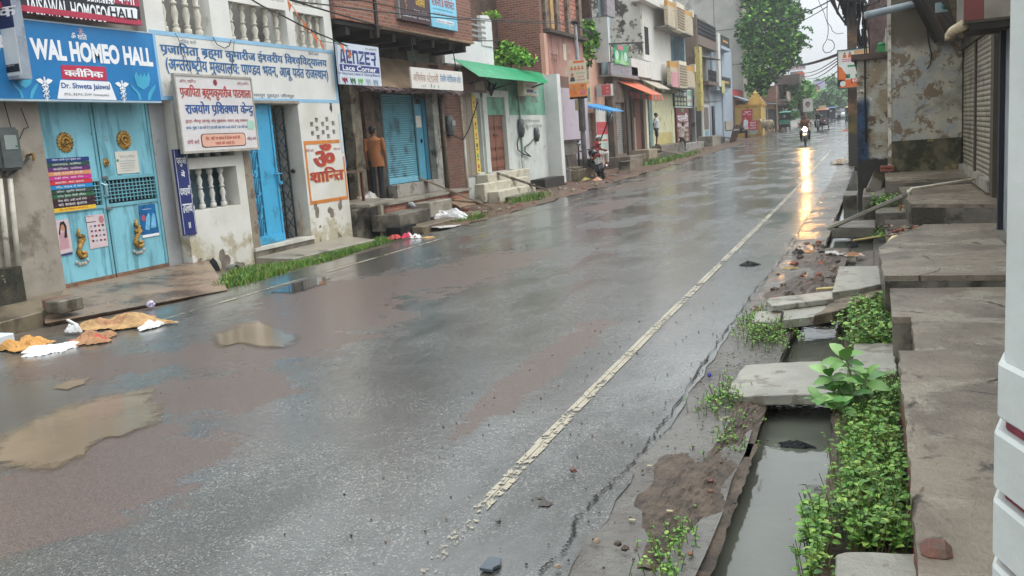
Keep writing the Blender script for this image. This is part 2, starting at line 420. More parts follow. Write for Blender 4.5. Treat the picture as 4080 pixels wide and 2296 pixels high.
sheet('ground_soil', -13, DX0, -6, 34, 48, 80, lambda X, Y: gdip(X, Y)+random.uniform(-.006, .006), MUD)
sheet('ground_far', -420, -13, -60, 34, 8, 8, lambda X, Y: gz(Y)-.03, MUD)
sheet('ground_plain', -420, 420, 34, 900, 10, 60, lambda X, Y: gz(Y)-.03, MUD, yw=2.)
sheet('ground_right', DX1, 420, -60, 34, 8, 24, lambda X, Y: gz(Y)-.04, MUD)
# carriageway with a worn, reddish-brown exposed layer in places
worn = []
def wp(k, x, y, rx, ry, w=1.): c = G(k, x, y); worn.append((c.x, c.y, rx, ry, w))
for a in (('p', 300, 1050, .9, .55), ('p', 600, 900, .9, .5), ('p', 100, 1150, .9, .5), ('p', 950, 640, .8, .7), ('p', 1200, 420, 1.0, 1.1), ('p', 1400, 330, 1.1, 1.3), ('q', 900, 740, 1.3, 1.7), ('q', 1100, 700, 1.1, 1.5), ('q', 760, 800, .7, 1.), ('q', 1700, 450, 1., 3.), ('q', 1420, 880, .22, 1.6), ('q', 1330, 960, .2, 1.2), ('p', 450, 520, 1., .6), ('q', 1250, 660, .8, 1.4), ('q', 1600, 470, .9, 2.4), ('q', 1530, 520, .6, 2)):
    wp(*a)
rd = sheet('road', -8.3, -1.16, -6, 46, 60, 230, lambda X, Y: gz(Y)+.012-.004*(X+4.7)**2*.12, ROAD, edge=.018)
at = rd.data.attributes.new('worn', 'FLOAT', 'POINT')
for i, v in enumerate(rd.data.vertices):
    s = 0.
    for cx, cy, rx, ry, w in worn:
        d = ((v.co.x-cx)/rx)**2+((v.co.y-cy)/ry)**2
        if d < 4: s = max(s, w*math.exp(-d*.7))
    at.data[i].value = s
sheet('road_far', -8.3, -1.0, 46, 260, 10, 40, lambda X, Y: gz(Y)+.01, ROAD)
sheet('verge', -1.2, DX0, -6, 60, 6, 160, lambda X, Y: gz(Y)+.002+random.uniform(-.006, .008), VERGE, edge=.012)
def paint(key, c, lo):
    t = NT(key); m = t.m; tr = t.n('ShaderNodeBsdfTransparent'); mx = t.n('ShaderNodeMixShader')
    f = t.ramp(t.math('SUBTRACT', t.math('ADD', t.math('MULTIPLY', t.noise(26, 7, .75), .6), t.math('MULTIPLY', t.noise(1.6, 4), .4)), t.ramp(t.sep()[1], 3.2, 5.0, .075, 0)), lo, lo+.05)
    t.l(f, mx.inputs[0]); t.l(tr.outputs[0], mx.inputs[1]); t.l(t.b.outputs[0], mx.inputs[2]); t.l(mx.outputs[0], t.out.inputs[0])
    return t.fin(lin(c), .4, t.bump(t.noise(60, 3), .4, .01))
PNT = paint('worn_white_paint', 'a39b87', .44); PNT2 = paint('thin_white_paint', '9d9480', .49)
def stripe(xx, w, y0, y1, m):
    mb = MB(); n = int((y1-y0)/.5)
    for i in range(n):
        a, b = y0+(y1-y0)*i/n, y0+(y1-y0)*(i+1)/n; x = xx+(.10*math.exp(-(a-2.6)/1.8)-.003*max(0, a-9) if xx > -3 else 0); z = lambda Y: gz(Y)+.0175-.004*(x+4.7)**2*.12
        mb.poly([(x-w/2, a, z(a)), (x+w/2, a, z(a)), (x+w/2, b, z(b)), (x-w/2, b, z(b))])
    o = mb.build('road_marking', m, org=(0, 0, 0)); o['kind'] = 'structure'
stripe(-1.861, .036, 2.6, 44, PNT); stripe(-1.819, .040, 2.6, 44, PNT); stripe(-7.62, .07, 7.6, 44, PNT2)
def puddle(k, pix, m, z=.0185, name='puddle', jag=.03):
    pts = [G(k, x, y, z) for x, y in pix]; out = []
    for i, p in enumerate(pts):
        q = pts[(i+1) % len(pts)]; nn = max(2, int((q-p).length/.12))
        for j in range(nn):
            r = p.lerp(q, j/nn); w = jag if j else 0; out.append((r.x+random.uniform(-w, w), r.y+random.uniform(-w, w), z-.004*(r.x+4.7)**2*.12+gz(r.y)))
    if name == 'mud_patch': o = MB().poly(out).build(name, m, org=(0, 0, 0)); o['kind'] = 'structure'; return o
    c = sum((V(q) for q in out), V())/len(out); mb = MB(); mb.rings([[c+(V(q)-c)*f for q in out] for f in (1.14, .92, .7, .4, .05)]); mb.f = mb.f[:-2]+mb.f[-1:]; mb.m = mb.m[:-1]
    o = mb.build(name, m, org=(0, 0, 0), smooth=True); o['kind'] = 'structure'; n = len(out); at = o.data.attributes.new('depth', 'FLOAT', 'POINT')
    for i in range(len(o.data.vertices)): at.data[i].value = (0, .5, 1, 1, 1)[i//n]
    return o
puddle('p', [(-60, 860), (120, 770), (260, 700), (430, 650), (600, 615), (700, 625), (660, 670), (735, 720), (690, 770), (560, 830), (470, 840), (410, 870), (380, 920), (250, 960), (120, 990), (-60, 995)], PUD)
puddle('p', [(930, 400), (990, 360), (1080, 325), (1160, 310), (1240, 345), (1330, 385), (1290, 440), (1180, 430), (1060, 410), (980, 430)], PUD)
puddle('p', [(230, 610), (330, 570), (410, 562), (380, 590), (300, 620)], PUD)
puddle('q', [(680, 735), (760, 705), (830, 695), (820, 712), (740, 738)], CLR)
puddle('w', [(490, 735), (600, 730), (700, 790), (640, 815), (545, 800)], M('mud_patch', '4a433d', .35, .3, 8, bump=.5), name='mud_patch')
# cracked edge of the carriageway and the mud bank thrown beside the drain
mb = MB(); last = a = None; w1 = .003
for k, x, y in (('w', 540, 1450), ('w', 620, 1350), ('w', 760, 1255), ('w', 830, 1140), ('w', 900, 930), ('w', 1060, 760), ('w', 1220, 600), ('w', 1340, 500), ('w', 1500, 300), ('w', 1580, 180), ('w', 1730, 10), ('q', 1800, 870), ('q', 1850, 800), ('q', 1905, 720), ('q', 1945, 680), ('q', 2000, 610), ('q', 2040, 520)):
    p = G(k, x, y, .012)
    if last is not None:
        if a is None: a = V((last.x, last.y, .0165))
        for i in range(12):
            b = last.lerp(p, (i+1)/12); b = V((b.x+random.uniform(-.014, .014), b.y, .0165)); w2 = max(.0008, random.gauss(.004, .003))
            if mb.v or i: mb.poly([a+V((-w1, 0, 0)), a+V((w1, 0, 0)), b+V((w2, 0, 0)), b+V((-w2, 0, 0))])
            a, w1 = b, w2
    last = p
o = mb.build('road_crack', M('crack_mud', '191614', .5, .3, 20, bump=.6), org=(0, 0, 0)); o['kind'] = 'structure'
def mound(name, cx, cy, rx, ry, h, mat, n=26, seed=1, zb=0., rough=.35):
    rr = random.Random(seed); mb = MB(); ids = {}
    for i in range(n+1):
        for j in range(n+1):
            u, v = i/n*2-1, j/n*2-1; th = math.atan2(v, u); d = math.sqrt(u*u+v*v)*(1.12+.22*sin(3*th+seed)+.16*sin(5*th+2*seed)+.1*sin(9*th))
            z = h*max(0, 1-d**1.6)*(1+rr.uniform(-rough, rough)*.5)-.012
            ids[i, j] = len(mb.v); mb.v.append(V((cx+u*rx*(1+rr.uniform(-.03, .03)), cy+v*ry, zb+z)))
    for i in range(n):
        for j in range(n): mb.face(ids[i, j], ids[i+1, j], ids[i+1, j+1], ids[i, j+1])
    return mb.build(name, mat, org=(cx, cy, zb))
MUDB = M('mud_heap', '5a4c3e', .45, .45, 14, '3a3028', .5, 7, 1., bscale=34)
m1 = mound('mud_heap', -.88, 4.1, .26, .8, .05, MUDB, 30, 3); m1['kind'] = 'structure'
m1 = mound('mud_bank', -.76, 5.3, .12, .9, .05, MUDB, 24, 5); m1['kind'] = 'structure'
m1 = mound('mud_mound', -.72, 9.6, .36, .95, .09, MUDB, 24, 6); m1['kind'] = 'structure'
m1 = mound('mud_spread', -.7, 11.6, .35, 1.2, .05, MUDB, 24, 8); m1['kind'] = 'structure'
# the open drain
mb = MB()
mb.box(DX0-.15, DX0+.01, -6, 60, -.7, -.014)
mb.box(-.05, .10, -6, 18.5, -.7, -.02)
mb.box(DX0, .1, -6, 60, -.8, -.6)
o = mb.build('drain_channel', M('drain_wall', '3a362e', .5, .4, 5, '1d1c17', .45, 2, .6), org=(0, 0, 0)); o['kind'] = 'structure'
def jagbank(mb, x0, x1, y0, y1, z):
    ys = [y0+(y1-y0)*i/60 for i in range(61)]
    top = [(x0+random.uniform(-.02, .02), y, z-.05) for y in ys]
    for i in range(60):
        a, b = top[i], top[i+1]
        mb.poly([a, (x1, ys[i], z), (x1, ys[i+1], z), b]); mb.poly([(a[0]-.02, a[1], -.5), a, b, (b[0]-.02, b[1], -.5)])
mb = MB(); jagbank(mb, -.25, .11, -2, 12.6, .0)
o = mb.build('drain_bank', MUDB, org=(0, 0, 0)); o['kind'] = 'structure'
sheet('drain_water', DX0, .02, -6, 30, 4, 60, lambda X, Y: -.10+gz(Y), DRW)

# slabs bridging the drain
def slab(label, pix, k, z, d, mat=None, group=None, jag=0.):
    pts = [G(k, x, y, z) for x, y in pix]
    if jag:
        out = []
        for i, p in enumerate(pts):
            q = pts[(i+1) % len(pts)]; nn = max(2, int((q-p).length/.06))
            for j in range(nn): r = p.lerp(q, j/nn); out.append(V((r.x+random.uniform(-jag, jag), r.y+random.uniform(-jag, jag), z)))
        pts = out
    tx_, ty_ = random.uniform(-.05, .05), random.uniform(-.04, .04); pc = pts[0]; pts = [V((q.x, q.y, q.z+(q.x-pc.x)*tx_+(q.y-pc.y)*ty_)) for q in pts]
    o = MB().prism(pts, (0, 0, -d)).build('culvert_slab', mat or SLAB, bev=.006); return tag(o, label, 'slab', group)
slab('wide broken concrete slab bridging the drain in front of the young broad-leaved plant', [(250, 515), (330, 545), (450, 545), (640, 548), (850, 552), (858, 470), (856, 392), (620, 388), (335, 393), (290, 455)], 'o', .06, .07, jag=.008)
slab('pale square slab between the broad-leaved plant and the long brick-edged plinth', [(872, 430), (1105, 432), (1092, 268), (892, 274)], 'o', .10, .09, jag=.006)
slab('short pale slab at the bottom of the picture where the weed bed ends', [(790, 1470), (800, 1332), (880, 1318), (1216, 1340), (1218, 1470)], 'o', .12, .12, jag=.005)
slab('large pale slab lying higher than the broken slabs beside it', [(1270, 690), (1365, 345), (1875, 340), (1935, 575), (1640, 640)], 'v', .20, .08, jag=.006)
slab('long narrow pale plank of concrete resting across the drain', [(430, 805), (500, 872), (1290, 805), (1275, 705), (470, 765)], 'v', .14, .05, jag=.006)
slab('grey slab with a crumbled corner over the drain arch', [(640, 1050), (680, 880), (1275, 808), (1400, 760), (1200, 900), (1040, 1025)], 'v', .10, .07, jag=.01)
slab('small sunken slab overgrown by grass at the road side of the drain', [(235, 1065), (300, 940), (640, 935), (585, 1075)], 'v', .07, .06)
slab('cracked brown slab collapsing from the plinth onto the drain', [(1040, 1000), (1300, 800), (1960, 590), (1990, 690), (1720, 800), (1500, 880), (1370, 930)], 'v', .13, .09, M('crumbled_concrete', '786b58', .6, .35, 7, '453b30', .5, 4, .8), jag=.012)
for (a, b, lab, rr) in ((('v', 1070, 655, .1), ('v', 1285, 640, .1), 'yellowed water pipe poking out under the large pale slab', .014), (('u', 70, 1300, .02), ('u', 690, 1205, .06), 'thin yellow pipe lying across the open drain below the tap', .013)):
    p, q = G(a[0], a[1], a[2], a[3]), G(b[0], b[1], b[2], b[3])
    tag(MB().tube([p, q], rr, 8).build('water_pipe', M('yellow_pipe', 'c9b677', .5, .2, 8)), lab, 'pipe')
# plinths in front of the right-hand shops
def plinth_mat():
    t = NT('plinth_top'); n = t.noise(1.1, 8, .68); n2 = t.noise(4.2, 8, .72, dist=.4); n3 = t.noise(30, 5, .75); ns = t.noise(1.7, 6, .65, stretch=(1, 1.5, 1))
    c = t.mix(t.ramp(n, .36, .64), lin('877a69'), lin('5f5446')); c = t.mix(t.ramp(ns, .50, .62), c, lin('938a79')); c = t.mix(t.ramp(n2, .56, .66), c, lin('463d33')); c = t.mix(t.ramp(n3, .62, .72), c, lin('3a332b'))
    vo = t.n('ShaderNodeTexVoronoi', feature='DISTANCE_TO_EDGE'); vo.inputs['Scale'].default_value = .75; mp = t.n('ShaderNodeMix', data_type='VECTOR'); mp.inputs[0].default_value = .16; t.l(t.pos, mp.inputs[4]); nz = t.n('ShaderNodeTexNoise'); nz.inputs['Scale'].default_value = 2.2; nz.inputs['Detail'].default_value = 6; t.l(t.pos, nz.inputs['Vector']); t.l(nz.outputs['Color'], mp.inputs[5]); t.l(mp.outputs[1], vo.inputs['Vector'])
    ck = t.math('MULTIPLY', t.ramp(vo.outputs['Distance'], .0, .009, 1, 0), t.ramp(t.noise(2.1, 4), .45, .6)); c = t.mix(ck, c, lin('241e18'))
    h = t.math('ADD', t.math('MULTIPLY', n2, 1.2), t.math('ADD', t.math('MULTIPLY', n3, .6), t.math('MULTIPLY', ck, -1)))
    MATS['plinth_top'] = t.fin(c, t.ramp(ns, .42, .6, .42, .24), t.bump(h, .75, .02), spec=.5); return MATS['plinth_top']
PL = plinth_mat()
RB = brick('plinth_brick', '8a4a38', '6d3529', '7a7064', .23, .075, .5, '3a2d26', .5)
def plinth(label, pts, z, d=.8, brickside=True, mat=None):
    t = thing('plinth', label, 'plinth', (pts[0][0], pts[0][1], 0)); r = []
    for i, p in enumerate(pts):
        q = pts[(i+1) % len(pts)]; L = math.hypot(q[0]-p[0], q[1]-p[1]); nn = max(1, int(L/.10)) if i == len(pts)-1 else 1
        for j in range(nn): w = random.uniform(-.008, .008) if j else 0; r.append((p[0]+(q[0]-p[0])*j/nn+w, p[1]+(q[1]-p[1])*j/nn, 0))
    MB().prism([(x, y, z) for x, y, _ in r], (0, 0, -.045)).build('screed', mat or PL, t)
    if brickside: MB().prism([(x+(.012 if x < .5 else 0), y+.004, z-.046) for x, y, _ in r], (0, 0, -d)).build('brickwork', RB, t)
    else: MB().prism([(x+.006, y+.003, z-.046) for x, y, _ in r], (0, 0, -d)).build('base', CONCD, t)
    return t
plinth('long wet concrete plinth with an exposed brick edge beside the weed bed', [(.118, -3), (1.9, -3), (1.9, 5.5), (.64, 5.5), (.108, 5.45)], .40)
plinth('lower wet plinth with a square notch beyond the long brick-edged one', [(.20, 5.50), (1.9, 5.505), (1.9, 7.7), (.09, 7.62), (.09, 6.52), (.21, 6.52)], .37, brickside=False)
plinth('stained plinth with a pale worn lip standing over the drain basin', [(.05, 7.75), (1.6, 7.72), (1.6, 11.2), (.5, 11.3), (.16, 10.2), (.01, 9.4)], .45, brickside=False)
boxm('ledge_fill', MUDB, .1, 1.9, 11.2, 14.0, -.3, .22)['kind'] = 'structure'
plinth('cracked brown forecourt floor with a broken brick corner by the tap', [(.42, 13.1), (1.9, 12.4), (1.9, 16.2), (.33, 16.2), (.38, 14.2)], .52, brickside=False)
plinth('dry grey forecourt floor in front of the stained shop wall', [(.14, 16.25), (1.9, 16.25), (1.9, 18.68), (.14, 18.68)], .62, brickside=False)
def step(label, x0, x1, y0, y1, z0, z1, m=CONCD): return tag(MB().box(x0, x1, y0, y1, z0, z1).build('step_block', m, bev=.012), label, 'step')
step('tall concrete step block below the tapered ramp plank', -.02, .40, 14.3, 15.1, -.1, .30)
step('upper concrete step leading to the dry grey forecourt', -.22, .14, 15.8, 17.6, -.1, .42)
step('low flat step at the foot of the ramp plank over the drain', -.62, -.02, 13.9, 14.9, -.02, .13)
p, q = G('n', 235, 690, .12), W('n', 940, 425, .36)
tag(MB().bar(G('n', 235, 690, .12), V((.36, 13.55, .60)), .16, .05).build('ramp_plank', CONC, bev=.006), 'long sloping concrete ramp plank laid from the forecourt down to the road', 'ramp')
tag(MB().bar(G('u', 345, 600, .42), YP('u', 440, 360, 18.3), .22, .07, (0, 1, 0)).build('leaning_slab', CONCD, bev=.008), 'broken slab leaning against the dark base of the compound wall', 'slab')
for (i, (x, y)) in enumerate(((560, 270), (560, 240))):
    c = YP('u', x, y, 18.6); tag(MB().box(c.x-.12, c.x+.12, c.y-.06, c.y+.05, c.z-.04, c.z+.03).build('loose_brick', M('red_brick', '8a5344', .7, .3, 8), bev=.006), ('reddish brick lying at the corner of the dry grey forecourt', 'dark brick stacked over the reddish one at the forecourt corner')[i], 'brick')
c = G('o', 1310, 1300, .405); tag(MB().box(c.x-.05, c.x+.04, c.y-.08, c.y+.03, .33, .425).build('broken_brick', M('brick_worn', '7a5142', .6, .35, 9, '5a4a3e', .45, 6, .6), bev=.02), 'broken red brick lump on the plinth edge near the bottom of the picture', 'brick')
# tap on its white pipe
t = thing('standpipe', 'white water pipe with a small brass tap rising from the drain edge', 'tap', G('u', 880, 1150, 0))
c = G('u', 880, 1150, 0); zt = .60
WP = M('white_pipe', 'cfcab8', .4, .12, 9, '6d6552', .6, 5); BR = M('brass', '9a7a3a', .35, .2, 9, metal=.8)
MB().tube([c, (c.x, c.y, zt-.02), (c.x+.03, c.y, zt+.01), (1.6, c.y+1.2, zt+.05)], .022, 8).build('pipe', WP, t, smooth=True)
for z in (zt-.03, .36): MB().tube([(c.x, c.y, z-.03), (c.x, c.y, z+.03)], .032, 8).build('collar', WP, t, smooth=True)
MB().tube([(c.x, c.y, .36), (c.x-.12, c.y-.05, .36)], .016, 8).build('spout', M('pink_plastic', 'b98d78', .5), t)
MB().tube([(c.x-.12, c.y-.05, .39), (c.x-.13, c.y-.055, .30)], .02, 8).build('tap', BR, t)
c = G('u', 600, 1290, .3); tag(MB().tube([c+V((0, 0, -.08)), c+V((.005, 0, -.01)), c+V((.03, 0, .02)), c+V((.3, .05, .03))], .028, 10).build('pipe_elbow', M('cream_pipe', 'd4c58e', .45, .15, 8), smooth=True), 'cream pipe elbow lying on the stained plinth edge', 'pipe')
c = G('u', 950, 1230, .2); tag(MB().tube([c, c+V((.13, .03, .0))], .03, 8).build('pipe_offcut', WP), 'short white pipe offcut on the muddy ledge by the tap', 'pipe')

# ================= right-hand buildings =================
def old_wall():
    t = NT('peeling_wall'); p = t.sep()
    n = t.noise(1.5, 9, .68); n2 = t.noise(3.1, 8, .7, dist=.4); n3 = t.noise(.8, 5)
    c = t.mix(t.ramp(n, .42, .58), lin('9a9c98'), lin('b4ac98')); c = t.mix(t.ramp(n2, .52, .57), c, lin('7b6a55')); c = t.mix(t.ramp(n3, .56, .7), c, lin('6d6a58'))
    c = t.mix(t.ramp(t.noise(2.2, 9, .75), .60, .63), c, lin('57493b')); c = t.mix(t.ramp(t.noise(5.7, 8, .7), .64, .66), c, lin('c2bfb2'))
    z = p[2]; up = t.ramp(t.math('ADD', z, t.math('MULTIPLY', t.noise(2, 5), .5)), 3.0, 3.4); c = t.mix(up, c, lin('5f5648'))
    low = t.ramp(t.math('ADD', z, t.math('MULTIPLY', t.noise(8, 4), .02)), 1.19, 1.21, 1, 0)
    d = t.mix(t.ramp(t.noise(2.6, 8, .7), .4, .62), lin('3c3a28'), lin('7a6c48')); c = t.mix(low, c, d)
    return t.fin(c, .75, t.bump(t.math('ADD', n2, t.math('MULTIPLY', t.noise(22, 5, .7), .5)), .6, .03))
OW = old_wall()
b = thing('shop_house', 'old shop house with a peeling stained side wall and pale ribbed shutters', 'house', (.9, 19, .6))
mb = MB(); mb.box(.25, 1.46, 18.7, 26, .5, 5.6); mb.build('wall', OW, b)
boxm('corner_strip', M('lime_wash', 'c9c2b2', .8, .2, 6, '7c6d5b', .5, 5, .4), .20, .262, 18.68, 18.8, 0, 5.6, b)
boxm('dado', M('dado', '5b553f', .7, .4, 4, '33331f', .45, 2.2, .5, wear='8a7a4c', wamt=.6), .262, 1.44, 18.66, 18.7, .6, 1.2, b)
boxm('upper_wall', M('upper_wall', '8b8273', .8, .3, 3, '4a4338', .45, 1.2, .4), 1.5, 6, 10.0, 26, .5, 5.6, b)
def shutter_mat(key, c, dirt, pitch=.075):
    t = NT(key); p = t.sep(); f = t.math('FRACT', t.math('DIVIDE', p[2], pitch))
    n = t.noise(2, 7, .65); col = t.mix(t.ramp(n, .48, .68), lin(c), lin(dirt)); groove = t.ramp(f, .0, .14, 0, 1)
    col = t.mix(groove, lin(dirt), col)
    prof = t.math('SINE', t.math('MULTIPLY', f, pi))
    return t.fin(col, .5, t.bump(prof, 1., .018), .25)
SH = shutter_mat('pale_shutter', '9a917f', '5f5648')
for i, (ya, yb) in enumerate(((16.35, 18.55), (13.95, 16.15))):
    s = boxm('shutter', SH, 1.47, 1.5, ya, yb, .72, 2.75, b)
boxm('shutter_post', M('shutter_post', '4b4339', .6), 1.44, 1.51, 16.16, 16.34, .62, 2.8, b)
boxm('shutter_post', MATS['shutter_post'], 1.43, 1.51, 13.6, 13.94, .52, 2.8, b)
boxm('sill', M('flaked_sill', '8f897b', .7, .3, 5, '4d463b', .5, 3), 1.40, 1.5, 13.9, 18.6, .56, .72, b)
boxm('shop_lintel', CONCD, 1.42, 1.52, 13.6, 18.65, 2.76, 3.05, b)
c1, c2, c3, c4 = YP('m', 800, -60, 18.6), YP('m', 1050, 405, 18.6), YP('m', 1290, 345, 16.5), YP('m', 1180, -60, 14.2)
st = thing('stair_canopy', 'dark sloping underside of a concrete stair above the ribbed shutters', 'stairs', c2)
DKC = M('dark_concrete', '37322b', .8, .35, 3, '1d1a17', .5, 1.5, .5)  # very dark concrete colour for the stair underside and balcony soffit
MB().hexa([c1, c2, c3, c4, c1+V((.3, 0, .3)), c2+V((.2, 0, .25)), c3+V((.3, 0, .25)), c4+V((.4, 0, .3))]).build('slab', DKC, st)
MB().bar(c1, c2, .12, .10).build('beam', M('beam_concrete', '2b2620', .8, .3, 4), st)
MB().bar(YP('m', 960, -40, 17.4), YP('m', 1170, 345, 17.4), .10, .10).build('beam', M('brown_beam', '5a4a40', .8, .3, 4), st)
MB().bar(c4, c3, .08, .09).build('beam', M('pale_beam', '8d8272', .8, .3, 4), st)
p = YP('m', 1030, 30, 15.8); q = YP('m', 1160, 110, 15.8)
lb = thing('ceiling_fitting', 'small pale blue board with a round green fitting under the dark stair', 'fitting', p)
MB().box(p.x, q.x, p.y-.02, p.y+.02, q.z, p.z).build('plate', M('pale_blue_plate', '9db1b4', .6), lb)
c = YP('m', 1120, 62, 15.76); MB().ball(c, .045, 8, 6).build('knob', M('teal_knob', '3b6a66', .5), lb, smooth=True)
# projecting balcony box with a maroon panel
b2 = thing('balcony', 'balcony box with a maroon painted panel and a grey panel over the forecourt', 'balcony', (1.2, 10.2, 2.5))
p = YP('m', 1308, 245, 10.); q = YP('m', 1497, 222, 10.); r = YP('m', 1650, 205, 10.)
MB().box(p.x, 3, 10.02, 10.9, p.z+.02, p.z+1.4).build('box', CONCD, b2)
MB().box(p.x-.004, q.x, 10.0, 10.02, p.z+.04, p.z+1.4).build('maroon_panel', M('maroon_paint', '7a4440', .7, .12, 3, '54322f', .6, 2), b2)
MB().box(q.x+.002, r.x+.4, 9.99, 10.02, p.z+.04, p.z+1.4).build('grey_panel', M('grey_panel', '8d8478', .7, .2, 3, '5d564c', .55, 2), b2)
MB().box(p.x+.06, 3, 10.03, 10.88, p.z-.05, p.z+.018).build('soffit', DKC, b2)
pe = YP('m', 1165, 345, 13.); pf = YP('m', 1200, 300, 12.); pg = YP('m', 1310, 240, 10.2)
tag(MB().tube([pe+V((0, 0, -.06)), pe, pf, pg], .055, 10).build('rain_pipe', M('cream_pvc', 'c3b291', .45, .2, 5, '7c6d54', .55, 3), smooth=True), 'cream rain pipe dripping from the corner of the maroon balcony', 'pipe')
p, q = YP('m', 355, 152, 18.3), YP('m', 810, 45, 18.6)
tag(MB().tube([p, q, q+V((.4, .1, .1))], .068, 12).build('drain_pipe', M('grey_pvc', '8d979b', .4, .15, 4, '5b615f', .55, 2), smooth=True), 'thick grey waste pipe sticking out of the stained wall over the street', 'pipe')
# compound wall in front of the shop house
b = thing('compound_wall', 'peeling compound wall with blue paint at one edge and a slab on top', 'wall', (-.05, 18.9, 0))
def cw():
    t = NT('compound_paint'); p = t.sep(); n = t.noise(2.4, 9, .7); n2 = t.noise(4.3, 8, .7, dist=.3)
    c = t.mix(t.ramp(n, .4, .6), lin('a9a79b'), lin('8b7c63')); c = t.mix(t.ramp(n2, .55, .6), c, lin('5d4c3a')); c = t.mix(t.ramp(t.noise(1.9, 8, .72), .60, .63), c, lin('c9c6ba'))
    bl = t.math('MULTIPLY', t.ramp(t.math('ADD', p[0], t.math('MULTIPLY', n2, .16)), -.10, .0, 1, 0), t.ramp(t.math('ADD', p[2], t.math('MULTIPLY', n, .5)), 2.15, 2.35, 1, 0))
    c = t.mix(bl, c, t.mix(t.ramp(n2, .4, .6), lin('2f4664'), lin('1d222b')))
    c = t.mix(t.ramp(t.math('ADD', p[2], t.math('MULTIPLY', n2, .4)), 1.02, 1.1, 1, 0), c, lin('322e29'))
    return t.fin(c, .75, t.bump(t.math('ADD', n2, t.math('MULTIPLY', t.noise(26, 4, .7), .4)), .6, .025))
boxm('wall', cw(), -.345, .198, 18.9, 19.2, -.1, 2.76, b)
boxm('coping', M('coping', '5a4a42', .8, .3, 4, '33291f', .5, 2), -.44, .205, 18.8, 19.3, 2.765, 2.88, b)
MB().prism([(-.40, 18.89, 2.76), (-.345, 18.89, 2.76), (-.345, 18.89, 2.55)], (0, .2, 0)).build('bracket', MATS['coping'], b)
tag(MB().tube([(-.20, 18.87, 3.6), (-.2, 18.86, 2.9), (-.2, 18.88, 1.9), (-.19, 18.88, 1.2)], .014, 6).build('wall_wire', M('black_cable', '15130f', .6, .1)), 'black wire running down the face of the compound wall', 'wire')
tag(MB().tube([YP('m', 950, 270, 18.66), YP('m', 965, 400, 18.66), YP('m', 992, 520, 18.66), YP('m', 985, 610, 18.66), YP('m', 953, 665, 18.66)], .012, 6).build('wall_wire', MATS['black_cable']), 'loose black wire hanging in a curve on the stained side wall', 'wire')
boxm('drain_block', CONCD, -.62, -.37, 19.0, 20.2, -.1, .18).name = 'kerb_block'
tag(bpy.data.objects['kerb_block'], 'grey concrete block at the drain edge beside the compound wall', 'block')
# dark door frame and shop front close to the camera
p = G('q', 2509, 592, .40)
b = thing('corner_shop', 'dark navy shop front edge standing on the lower wet plinth', 'shop', (p.x, p.y, .4))
boxm('frame', M('navy_metal', '141a26', .5, .2, 6), p.x, p.x+.05, p.y-.02, p.y+.08, .37, 4.5, b)
boxm('wall', M('front_wall', '8a8f90', .8, .2, 3), p.x+.05, p.x+.3, 2.3, p.y+.05, .37, 4.5, b)
boxm('threshold', CONCD, p.x-.05, p.x+.05, p.y-2.6, p.y-.03, .41, .46, b)
# white pillar beside the camera
b = thing('pillar', 'white painted pillar with stepped mouldings and dark red grooves at the picture edge', 'pillar', (.4, 1.3, .4))
PWH = M('pillar_white', 'c6cac5', .6, .06, 4, 'a9a890', .62, 4, .15); PRD = M('groove_red', '7a2f3c', .6, .3, 20)
a0 = YP('m', 1722, 0, 1.55).x
def pblock(x, z0, z1, name, m, y1=1.55): return MB().prism([(x, y1, z0), (x+.09, y1-.26, z0), (x+.6, y1-.3, z0), (x+.6, y1+.12, z0), (x+.02, y1+.09, z0)], (0, 0, z1-z0)).build(name, m, b, bev=.006)
zc = [YP('o', 1612, y, 1.55).z for y in (365, 655, 710, 1010, 1055, 1350, 1385)]; xs = YP('o', 1612, 500, 1.55).x
pblock(a0+.004, zc[0]-.005, 2.6, 'shaft', PWH)
for i in range(0, 6, 2): pblock(xs-.004*(i > 0), zc[i+1], zc[i], 'moulding', PWH)
pblock(xs-.004, .38, zc[6], 'moulding', PWH)
for i in (1, 3, 5): pblock(xs+.012, zc[i+1]-.004, zc[i]+.004, 'groove', PRD)
# leaning electric pole
p = V((-.72, 32.2, .13))
b = thing('utility_pole', 'rusty utility pole wrapped in a dark tangle of cables beside the compound wall', 'pole', p)
def pole_mat():
    t = NT('pole_rust'); s = t.sep(); n = t.noise(2.5, 8, .7); c = t.mix(t.ramp(n, .4, .6), lin('4a4038'), lin('7a5a3e'))
    c = t.mix(t.ramp(t.math('ADD', s[2], t.math('MULTIPLY', n, .6)), 2.0, 2.2, 1, 0), c, t.mix(t.ramp(n, .35, .6), lin('6a5a2c'), lin('3d3628'))); c = t.mix(t.ramp(s[2], 1.0, 1.2, 1, 0), c, lin('3b3732')); c = t.mix(t.ramp(s[2], 4.0, 5.2), c, lin('1f1c1a'))
    return t.fin(c, .7, t.bump(n, .5, .02))
zt = A('x', 1000, -120, 32).z
MB().box(-.87, -.58, 32.1, 32.32, -.1, zt+1).build('post', pole_mat(), b)
DK = M('cable_black', '111110', .6, .3, 9, bump=.3)
mb = MB(); rr = random.Random(5)
for i in range(70):
    z0 = rr.uniform(5.3, 8.6); ang = rr.uniform(0, 6.3); r = rr.uniform(.14, .34) if z0 < 6.6 else rr.uniform(.12, .22)
    mb.tube([(-.73+r*cos(ang+.5*k)*(1+.2*rr.random()), 32.2+r*sin(ang+.5*k), z0+rr.uniform(-.25, .25)*k) for k in range(5)], rr.uniform(.02, .05), 5)
mb.build('cable_tangle', DK, b)
mb = MB()
for i in range(4): z0 = 5.5+.3*i; mb.box(-1.02+.05*i, -.86, 32.0, 32.3, z0, z0+.22)
mb.build('junction_box', DK, b)
